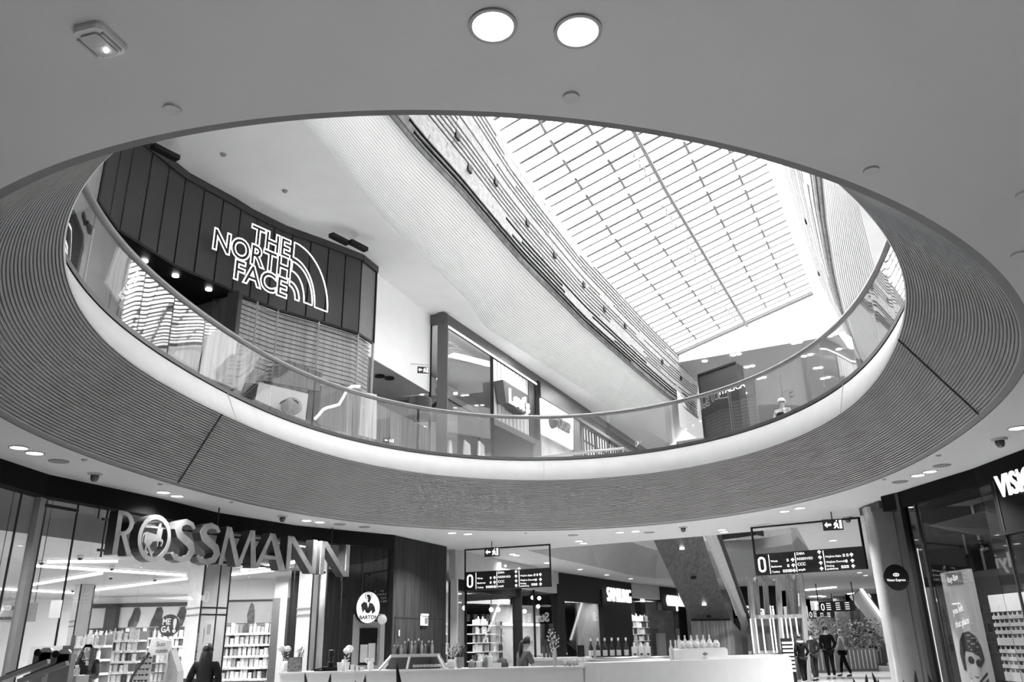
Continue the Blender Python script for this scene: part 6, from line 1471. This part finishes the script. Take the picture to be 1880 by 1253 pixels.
for sx in (-.02, .20): PP([(sx + .09 * math.cos(a), -.06 - .2 * (sx - .1) + .06 * math.sin(a)) for a in [2 * PI * j / 12 for j in range(12)]], .011, .003, BLACK, 'sunglass_lens')
PP([(-.05, -.27), (.06, -.31), (.13, -.27), (.06, -.28)], .009, .002, DGREY, 'smile')
PP([(-.28, -.62), (-.1, -.6), (.02, -.75), (.0, -1.0), (-.15, -1.08), (-.3, -1.0)], .008, .003, LGREY, 'pale_flower_shape')
rl = onwall(1813, 1094, (PX, 0), (PX, 30)); t = thing('sunglasses_rack', 'white wall rack lined with rows of dark sunglasses in the optician window', 'rack', (PX, rl.y - .9, 0))
R0_ = Vector((PX, rl.y, 0)); W_ = 2.2
MB().prism([(0, .3), (W_, .3), (W_, rl.z), (0, rl.z)], R0_, pd, UP, -.06).build('rack_panel', emit('rack_added_glow', .26, .7), t)  # panel given its own glow so the rack reads brighter
dw = onwall(1780, 1052, (PX + .15, 0), (PX + .15, 30)); MB().prism([(-.0, 0), (3.2, 0), (3.2, dw.z), (0, dw.z)], Vector((PX + .15, dw.y, 0)), pd, UP, -.06).build('dark_backboard', mat('backboard_dark', .02, .6), t)
for g, zz in enumerate((rl.z - .30, rl.z - .82, rl.z - 1.36)):
    for r_ in range(4):
        z = zz - r_ * .115
        MB().bar(R0_ + pd * .06 + UP * (z - .03) + pn * .02, R0_ + pd * W_ + UP * (z - .03) + pn * .02, .03, .006).build('rail', LGREY, t)
        for c_ in range(5):
            if g < 1 or c_ < 5:
                q = R0_ + pd * (.18 + c_ * .27) + UP * z + pn * .06
                sunglasses(q, (pd.x, pd.y), 'dark framed sunglasses on the optician wall rack', 'sunglasses on the optician rack', 1.75)
# blade sign
ps = at(1645, 1061, 16.3); t = thing('blade_sign', 'round black VISION EXPRESS blade sign with small eye mark on the pillar', 'sign', ps - UP * .25)
MB().lathe([(.245, -.02), (.245, .02)], ps, 32, axis=(0, -1, 0)).build('disc', mat('sign_disc_black', .006, .3), t)
text('Vision Express', .048, ps + Vector((-.195, -.024, -.07)), (1, 0, 0), UP, emit('sign_ink', .5), 'lettering', t, dep=.003, sx=.92)
MB().prism([el(.06, .032), el(.045, .018)[::-1]], ps + Vector((0, -.024, .05)), (1, 0, 0), UP, .003).build('eye_mark', emit('sign_ink', .5), t)
MB().ball(ps + Vector((0, -.026, .05)), .014, 8).build('eye_pupil', emit('sign_ink', .5), t)
pp = onpoly(1690, 1060, RG2)
for dz in (-.09, .09): MB().bar(ps + Vector((.2, 0, dz)), Vector((7.40, 15.7, ps.z + dz)), .015, .015).build('bracket_bar', BLACK, t)

# ================================================================ walkway in the depth
# timber pergola stall
ga = at(1372, 1215, 31); t = thing('timber_pergola', 'stall of tall timber posts and rafters beside the walkway', 'pergola', (ga.x + 1.2, 32, 0))
TM = wood('grey_timber', .12, .28, 'Z', 2, .5, 12)
posts = [(1376, 1060, 1384), (1387, 1064, 1394), (1404, 1060, 1412), (1428, 1060, 1432), (1446, 1056, 1452), (1458, 1056, 1460), (1470, 1054, 1478)]
for i, (xt, yt, xb) in enumerate(posts):
    Y = 31.0 + (i % 3) * .8; a = at(xt, yt, Y); c = at(xb, 1205, Y)
    MB().bar((c.x, Y, 0), (a.x, Y, a.z), .17, .17).build('post', TM, t)
    if i < 6:
        n_ = posts[i + 1]; e = at((xt + n_[0]) / 2, yt - 10, Y); f = at(n_[0], yt + 2, Y + .4)
        MB().bar(a, (e.x, Y, a.z + .35 if i % 2 else a.z - .2), .08, .08).build('rafter', TM, t); MB().bar((e.x, Y, a.z + .35 if i % 2 else a.z - .2), f, .08, .08).build('rafter', TM, t)
for y in (1134, 1200):
    a = at(1374, y, 31); c = at(1482, y, 31); MB().bar(a, (c.x, 31, a.z), .1, .14).build('cross_beam', TM, t)
za, zb_ = at(1400, 1136, 30.9).z, at(1400, 1200, 30.9).z
for x in (1380, 1389, 1401, 1416, 1422, 1437, 1445, 1453, 1464):
    q = at(x, 1160, 30.9); MB().bar((q.x, 30.9, zb_), (q.x, 30.9, za), .04, .06).build('lit_slat', emit('lit_slat', .16), t)
MB().bar(at(1372, 1168, 31.6), at(1482, 1166, 31.6), 1.3, .0 + .04, (0, 1, 0)).build('backboard', DGREY, t)
# shelves under the stall
q = at(1447, 1195, 30.5); u = thing('menu_rack', 'white slatted rack under the timber stall', 'rack', (q.x, 30.5, 0))
for k in range(8): MB().box(q.x - .18, 30.5, .35 + k * .13, q.x + .18, 30.55, .42 + k * .13).build('board', WHITE, u)
MB().box(q.x - .2, 30.55, 0, q.x + .2, 30.6, 1.45).build('back_panel', BLACK, u)
q = at(1420, 1195, 31); u = thing('bar_stool', 'pale bar stool under the timber stall', 'stool', (q.x, 30.4, 0))
MB().lathe([(.2, .72), (.2, .77)], (q.x, 30.4, 0), 14).build('seat', WHITE, u)
for dx in (-.14, .14): MB().bar((q.x + dx, 30.4, 0), (q.x + dx * .7, 30.4, .72), .03, .03).build('leg', BLACK, u)
# shops closing the view
def backshop(x0, x1, Y, lab, m, letters=None, lz=3.2, hd=.9, base=None, ls=1.0):
    t = thing('distant_shop_front', lab, 'storefront', ((x0 + x1) / 2, Y, 0))
    MB().box(x0, Y, HC - hd, x1, Y + .3, HC - .02).build('header', m, t)
    MB().box(x0, Y + 2.5, 0, x1, Y + 2.6, HC - .02).build('interior_wall', base or mat('distant_interior', .3, .6, var=.5, scale=1.2), t)
    MB().box(x0, Y, 0, x0 + .25, Y + .3, HC - .02).build('pier', m, t); MB().box(x1 - .25, Y, 0, x1, Y + .3, HC - .02).build('pier', m, t)
    MB().box(x0 + .25, Y + .1, 0, x1 - .25, Y + .12, HC - hd).build('glass_pane', SGLASS, t)
    n = max(2, int((x1 - x0) / 1.2))
    for i in range(n):
        xx = x0 + .6 + i * (x1 - x0 - 1.2) / max(1, n - 1); mm = R.choice([WHITE, LGREY, MGREY, DGREY])
        MB().box(xx - .3, Y + 1.2, 0, xx + .3, Y + 1.6, R.uniform(1.2, 2.2)).build('shop_fitting', mm, t)
    if letters: text(letters, ls, (x0 + .5, Y - .03, HC - hd + .12), (1, 0, 0), UP, emit('bright_letter', .7), 'lit_letters', t, dep=.05, bold=.02)
    return t
backshop(at(1345, 1100, 45).x, at(1436, 1100, 45).x, 45, 'distant black shop front with lit letters behind the timber stall', BLACK, 'Stradi', 3, 1.6, ls=.5)
backshop(at(1436, 1100, 50).x, at(1480, 1100, 50).x, 50, 'distant bright shop front right behind the timber stall', MGREY, None, base=mat('bright_int', .7, .5, var=.4, scale=2))
backshop(at(1480, 1100, 62).x, at(1560, 1100, 62).x, 62, 'farthest shop front with a lit m between the hanging signs', MGREY, 'm', base=mat('bright_int', .7), ls=.8)
backshop(at(1556, 1100, 56).x, at(1625, 1100, 56).x, 56, 'distant dark shop front near the right pillar', DGREY, '73', ls=.8)
backshop(at(1120, 1100, 52).x, at(1345, 1100, 52).x, 52, 'distant shop front hidden behind the walnut escalator', DGREY)
area_light('walkway_light', (14, 36, 3.9), 5, 5, 200); area_light('walkway_light', (17, 48, 3.9), 5, 8, 300); area_light('walkway_light', (19, 60, 3.9), 6, 5, 220)
for i, (x, y) in enumerate([(1490, 1096), (1497, 1096), (1505, 1095), (1512, 1096), (1560, 1091), (1567, 1090), (1575, 1090), (1586, 1092), (1458, 1099)]):
    p = atz(x, y, HC - .02)
    if p.y < 76: single('downlight', MB().lathe([(.16, -.02), (.16, 0)], p, 10), LAMP, 'tiny bright ceiling lamp far down the walkway', 'downlight', 'far walkway lamps')
a = atz(1481, 1084, HC - .035); c = atz(1533, 1079, HC - .035); t = thing('linear_lamp', 'long thin lit ceiling strip far down the walkway', 'lamp', (a + c) / 2); MB().bar(a, c, .25, .06).build('diffuser', TUBE, t)
# planters with foliage
def bush(x, Y, w_, h0_, h1_, lab, n=90, seed=1):
    rr = random.Random(seed); c = at(x, 1180, Y); t = thing('planter', lab, 'planter', (c.x, Y, 0))
    MB().box(c.x - w_ / 2, Y - .3, 0, c.x + w_ / 2, Y + .3, h0_).build('box', DGREY, t)
    for i in range(int(w_ / .18)): MB().box(c.x - w_ / 2 + .05 + i * .18, Y - .33, .1, c.x - w_ / 2 + .10 + i * .18, Y - .3, h0_ - .05).build('pale_slat', MGREY, t)
    b = MB()
    for i in range(n * 3):
        p = Vector((c.x + rr.gauss(0, w_ * .33), Y + rr.gauss(0, .2), h0_ + rr.random() ** 1.2 * (h1_ - h0_))); d = Vector((rr.uniform(-1, 1), rr.uniform(-1, 1), rr.uniform(-.3, 1))).normalized() * .2; e = d.orthogonal().normalized() * .045
        b.add([p, p + d * .5 + e, p + d, p + d * .5 - e], [(0, 1, 2, 3)])
    f = b.build('foliage', mat('foliage_dark', .05, .5, var=.7, scale=20), t); f['kind'] = 'stuff'
bush(1500, 38, 1.6, .9, 2.3, 'slatted planter with dark bushy foliage left of the standing man', seed=2)
bush(1560, 39, 2.0, .95, 2.2, 'slatted planter with dark foliage right of the grey hooded person', seed=5)
bush(1590, 46, 1.6, .9, 2.2, 'farther planter with foliage behind the right hand walkers', seed=9)

# ================================================================ people
QUEUE = []
def skin(name, V, E, rad, m, parent):
    me = bpy.data.meshes.new(name); me.from_pydata([tuple(v) for v in V], E, []); o = bpy.data.objects.new(name, me); col.objects.link(o)
    s = o.modifiers.new('s', 'SKIN'); s.use_smooth_shade = True
    for i, sv in enumerate(me.skin_vertices[0].data):
        r = rad[i]; sv.radius = r if isinstance(r, tuple) else (r, r); sv.use_root = (i == 0)
    ss = o.modifiers.new('u', 'SUBSURF'); ss.levels = 1; ss.render_levels = 1
    QUEUE.append((o, m)); o.parent = parent; return o
def flush():
    bpy.context.view_layer.update(); dg = bpy.context.evaluated_depsgraph_get()
    new = [(o, m, bpy.data.meshes.new_from_object(o.evaluated_get(dg))) for o, m in QUEUE]
    for o, m, me in new:
        o.modifiers.clear(); o.data = me; me.materials.clear(); me.materials.append(m)
        for p in me.polygons: p.use_smooth = True
CLB = mat('black_cloth', .006, .95, var=.3, spec=.1); CLD = mat('dark_cloth', .020, .95, var=.3, spec=.1); CLG = mat('grey_cloth', .30, .85, var=.1); CLM = mat('mid_cloth', .11, .85, var=.15); SHOE = mat('shoe', .15, .5)
def person(lab, x, y, rz, h=1.7, top=CLB, bot=CLB, hair='short', stride=.12, arms='down', coat=False, headdown=0.0, shoe=BLACK, hairm=None, lean=0.0, z0=0.0, bag=None):
    t = thing('person', lab, 'person', (x, y, z0), rz); k = h / 1.75; t.scale = (k, k, k)
    S = Vector
    hip = {}; V = [S((0, 0, .98)), S((0, .0, 1.16)), S((0, .01 + lean, 1.36)), S((0, 0 + lean, 1.49)), S((0, .02 + lean + headdown * .4, 1.57)), S((0, .035 + lean + headdown, 1.64 - headdown * .25)), S((0, .02 + lean + headdown, 1.715 - headdown * .3))]
    rad = [(.105, .085), (.10, .08), (.11, .085), .05, .062, (.078, .09), (.055, .065)]; E = [(0, 1), (1, 2), (2, 3), (3, 4), (4, 5), (5, 6)]
    J = {}
    for s in (-1, 1):
        st = stride * s
        pts = [S((s * .09, 0, .90)), S((s * .10, st * .55 + .02, .50)), S((s * .105, st - .03, .09)), S((s * .115, st + .10, .035))]; rr_ = [.085, .058, .038, .032]
        b0_ = len(V); V += pts; rad += rr_; E += [(0, b0_), (b0_, b0_ + 1), (b0_ + 1, b0_ + 2), (b0_ + 2, b0_ + 3)]; J[('leg', s)] = pts
        sh = S((s * .175, lean, 1.42))
        if arms == 'down' or (arms == 'onefwd' and s < 0): el_, wr, dr = S((s * .235, -.03 - st * .3 + lean, 1.14)), S((s * .225, .05 - st * .7, .90)), S((0, .02, -1))
        elif arms == 'phone': el_, wr, dr = S((s * .225, .03, 1.14)), S((s * .085, .25, 1.16)), S((-s * .45, .6, .25))
        elif arms == 'pocket': el_, wr, dr = S((s * .26, -.07, 1.15)), S((s * .17, .06, .98)), S((-s * .3, .4, -.8))
        else: el_, wr, dr = S((s * .21, .10 + lean, 1.16)), S((s * .13, .32 + lean, 1.12)), S((0, 1, -.1))
        dr = dr.normalized(); pal = wr + dr * .06
        b0_ = len(V); V += [sh, el_, wr, pal]; rad += [.056, .040, .026, (.034, .020)]; E += [(2, b0_), (b0_, b0_ + 1), (b0_ + 1, b0_ + 2), (b0_ + 2, b0_ + 3)]; J[('arm', s)] = [sh, el_, wr, pal]
        side = dr.cross(S((0, 0, 1)) if abs(dr.z) < .8 else S((0, 1, 0))).normalized(); cu = side.cross(dr) * (-.35)
        for f in range(4):
            a_ = pal + side * (.018 * (f - 1.5)); ln_ = (.030, .036, .034, .026)[f]; b1 = len(V)
            V += [a_ + dr * .02, a_ + dr * (.02 + ln_) + cu * .008, a_ + dr * (.02 + ln_ * 1.8) + cu * .05]; rad += [.010, .009, .007]; E += [(b0_ + 3, b1), (b1, b1 + 1), (b1 + 1, b1 + 2)]
        b1 = len(V); V += [pal - dr * .03 + side * .035, pal + side * .052 + dr * .01]; rad += [.011, .008]; E += [(b0_ + 3, b1), (b1, b1 + 1)]
    body = skin('body', V, E, rad, SKIN, t)
    hd = V[5]
    fb = MB(); fb.add([hd + S((-.012, .085, -.03)), hd + S((.012, .085, -.03)), hd + S((0, .112, -.03)), hd + S((0, .088, .02))], [(0, 1, 2), (0, 2, 3), (1, 3, 2)]); fb.build('nose', SKIN, t, local=True)
    for s in (-1, 1):
        MB().ball(hd + S((s * .030, .080, .012)), .011, 8, sy=.6).build('eye', BLACK, t, local=True); MB().ball(hd + S((s * .080, .0, -.01)), .022, 8, sx=.4).build('ear', SKIN, t, local=True)
        MB().bar(hd + S((s * .016, .086, .034)), hd + S((s * .044, .078, .034)), .006, .006).build('eyebrow', HAIRD, t, local=True)
    MB().bar(hd + S((-.022, .084, -.052)), hd + S((.022, .084, -.052)), .008, .007).build('mouth', mat('lips', .16, .5), t, local=True)
    # clothes
    Vt = [V[0] + S((0, 0, -.06 if not coat else -.30)), V[0] + S((0, 0, .06)), V[1], V[2], V[2] + S((0, -.005, .10))]; rt = [(.165, .125) if not coat else (.20, .16), (.155, .115), (.15, .11), (.172, .118), (.085, .07)]
    Et = [(0, 1), (1, 2), (2, 3), (3, 4)]
    for s in (-1, 1):
        A_ = J[('arm', s)]; b0_ = len(Vt); Vt += [A_[0] + S((0, 0, -.005)), A_[1], A_[2] + (A_[1] - A_[2]) * .08]; rt += [.073, .058, .044]; Et += [(3, b0_), (b0_, b0_ + 1), (b0_ + 1, b0_ + 2)]
        if top is CLM and arms == 'work': Vt[-1] = A_[1] + (A_[0] - A_[1]) * .15; Vt[-2] = A_[0].lerp(A_[1], .5); rt[-1] = .062; rt[-2] = .066
    skin('jacket' if not top is CLM else 'shirt', Vt, Et, rt, top, t)
    Vb = [S((0, 0, .97))]; rb_ = [(.155, .115)]; Eb = []
    for s in (-1, 1):
        L_2 = J[('leg', s)]; b0_ = len(Vb); Vb += [L_2[0], L_2[1], L_2[2] + S((0, 0, .03))]; rb_ += [.10, .075, .055]; Eb += [(0, b0_), (b0_, b0_ + 1), (b0_ + 1, b0_ + 2)]
        skin('shoe', [L_2[2] + S((0, -.03, -.02)), L_2[3] + S((0, 0, .005)), L_2[3] + S((0, .07, -.005))], [(0, 1), (1, 2)], [(.050, .048), (.048, .036), (.036, .025)], shoe, t)
    skin('trousers', Vb, Eb, rb_, bot, t)
    hm = hairm or HAIRD
    c = hd
    hb = MB()
    for i in range(7):
        t_ = PI * (0 + i / 6 * .62); hb
    rows_ = []
    for i in range(8):
        el2 = PI / 2 - i * .27; r_ = []
        for j in range(17):
            az = 2 * PI * j / 16; fr_ = max(0, math.sin(az)); lim = el2 if not (fr_ > .35 and i > 2) else PI / 2 - 2.6 * .27
            r_.append(c + S((.098 * math.cos(lim) * math.cos(az), -.012 + (.112 if fr_ < .3 else .103) * math.cos(lim) * math.sin(az), .02 + .112 * math.sin(lim))))
        rows_.append(r_)
    hb.grid(rows_); hb.build('hair', hm, t, smooth=True, local=True)
    if hair == 'long':
        skin('long_hair', [c + S((0, -.03, .07)), c + S((0, -.08, -.04)), c + S((0, -.11, -.22)), c + S((0, -.12, -.45)), c + S((.0, -.10, -.62))], [(0, 1), (1, 2), (2, 3), (3, 4)], [(.085, .07), (.11, .06), (.13, .055), (.14, .05), (.07, .03)], hm, t)
    if hair == 'longfront':
        for s in (-1, 1): skin('long_hair', [c + S((s * .07, -.03, .07)), c + S((s * .105, -.01, -.02)), c + S((s * .125, .02, -.18)), c + S((s * .12, .06, -.36))], [(0, 1), (1, 2), (2, 3)], [.032, .034, .050, .03], hm, t)
        skin('long_hair', [c + S((0, -.05, .05)), c + S((0, -.10, -.08)), c + S((0, -.12, -.3))], [(0, 1), (1, 2)], [(.09, .06), (.11, .05), (.12, .05)], hm, t)
    if hair == 'pony':
        skin('ponytail', [c + S((0, -.09, .05)), c + S((0, -.17, .0)), c + S((0, -.20, -.16)), c + S((.0, -.17, -.38)), c + S((0, -.13, -.6))], [(0, 1), (1, 2), (2, 3), (3, 4)], [.035, .045, .05, .045, .02], hm, t)
    if hair == 'bun': skin('bun', [c + S((0, -.08, .08)), c + S((0, -.11, .11))], [(0, 1)], [.05, .04], hm, t)
    if hair == 'hood': skin('hood', [c + S((-.13, -.02, -.13)), c + S((0, -.11, -.16)), c + S((.13, -.02, -.13))], [(0, 1), (1, 2)], [.045, .065, .045], CLG, t)
    if bag: skin('backpack', [S((0, -.17, 1.35)), S((0, -.20, 1.15)), S((0, -.18, 1.0))], [(0, 1), (1, 2)], [(.12, .06), (.14, .08), (.12, .06)], bag, t)
    return t
# woman with phone inside the drugstore
p = at(166, 1181, 15.5); w1 = person('woman in dark clothes with long dark hair looking down at a phone among drugstore shelves', p.x, 15.5, PI, 1.62, CLB, CLB, 'longfront', .03, 'phone', headdown=.035)
h_ = thing('mobile_phone', 'pale mobile phone held by the woman among the drugstore shelves', 'phone', (p.x, 15.5 - .29, 1.16)); MB().bar((0, 0, 0), (0, -.06, .11), .065, .008).build('case', LGREY, h_, local=True)
p = at(380, 1185, 13.5); person('woman seen from behind with very long dark hair before the broad drugstore column', p.x + .02, 13.5, .1, 1.56, CLD, CLB, 'long', .04, 'pocket')
p = at(960, 1172, 16.5); person('kiosk woman with a long dark ponytail and grey shirt bent over her work', p.x - .03, 16.5, -1.05, 1.60, CLM, CLB, 'pony', .02, 'work', headdown=.07, lean=.06)
p = at(1473, 1215, 29.0); person('person in a long black coat with pale hood walking away on the walkway', p.x, 29.0, .1, 1.55, CLB, CLB, 'hood', .16, 'pocket', coat=True)
p = at(1492, 1200, 31.0); person('person in dark patterned clothes half hidden behind the hooded walker', p.x, 31.0, .2, 1.66, CLD, CLD, 'bun', .1, 'pocket')
p = at(1521, 1200, 32.0); person('tall man in black standing with his back turned in the middle of the walkway', p.x, 32.0, 0, 1.84, CLB, CLB, 'short', .03, 'pocket', shoe=SHOE)
p = at(1547, 1200, 34.0); person('person in a light grey hooded jacket and black trousers turned to the left', p.x, 34.0, .9, 1.72, CLG, CLB, 'short', .22, 'onefwd', hairm=mat('fair_hair', .2, .6, var=.4, scale=30), bag=None)
p = at(1595, 1200, 41.0); person('distant walker with a grey backpack near the right pillar', p.x, 41.0, .3, 1.76, CLM, CLD, 'short', .2, 'down', bag=CLG)
p = at(1604, 1200, 42.5); person('distant walker in mid grey right beside the backpack carrier', p.x, 42.5, .3, 1.7, CLG, CLB, 'bun', .2, 'down')
# visitor on the upper floor behind the glass
p = atz(1434, 735, Z2 + 1.68); up_ = person('person in a white cap and light patterned top behind the upper balustrade', p.x, p.y, -.7, 1.72, mat('light_pattern_cloth', .55, .8, var=.5, scale=14), CLG, 'short', .02, 'down', z0=Z2, bag=CLB)
MB().lathe([(.108, 0), (.105, .05), (.07, .10), (0, .115)], (0, .02, 1.66), 16).build('cap', WHITE, up_, smooth=True, local=True); MB().prism([(-.08, 0), (.08, 0), (.06, .10), (-.06, .10)], (0, .10, 1.67), (1, 0, 0), (0, 1, 0), .012).build('cap_brim', WHITE, up_, local=True)
# mannequin busts in the clad shop window? kept to what the picture shows
flush()

# lamps that light the hall (each sits at a group of real downlights)
for x, y, e in [(.1, 2.85, 60), (-6.3, 10.7, 80), (-6.1, 14.2, 90), (-4.4, 17.9, 90), (-1.4, 20.5, 100), (3.2, 20.6, 100), (5.9, 17.5, 90), (6.95, 13.7, 60), (6.9, 10.5, 60), (1.2, 27.5, 90), (4.0, 39.0, 80), (9.0, 24.0, 90), (9.8, 28.5, 90)]:
    area_light('downlight_beam', (x, y, HC - .02), .35, .35, e * (.7 if x < -5 else 2.0), spread=125)
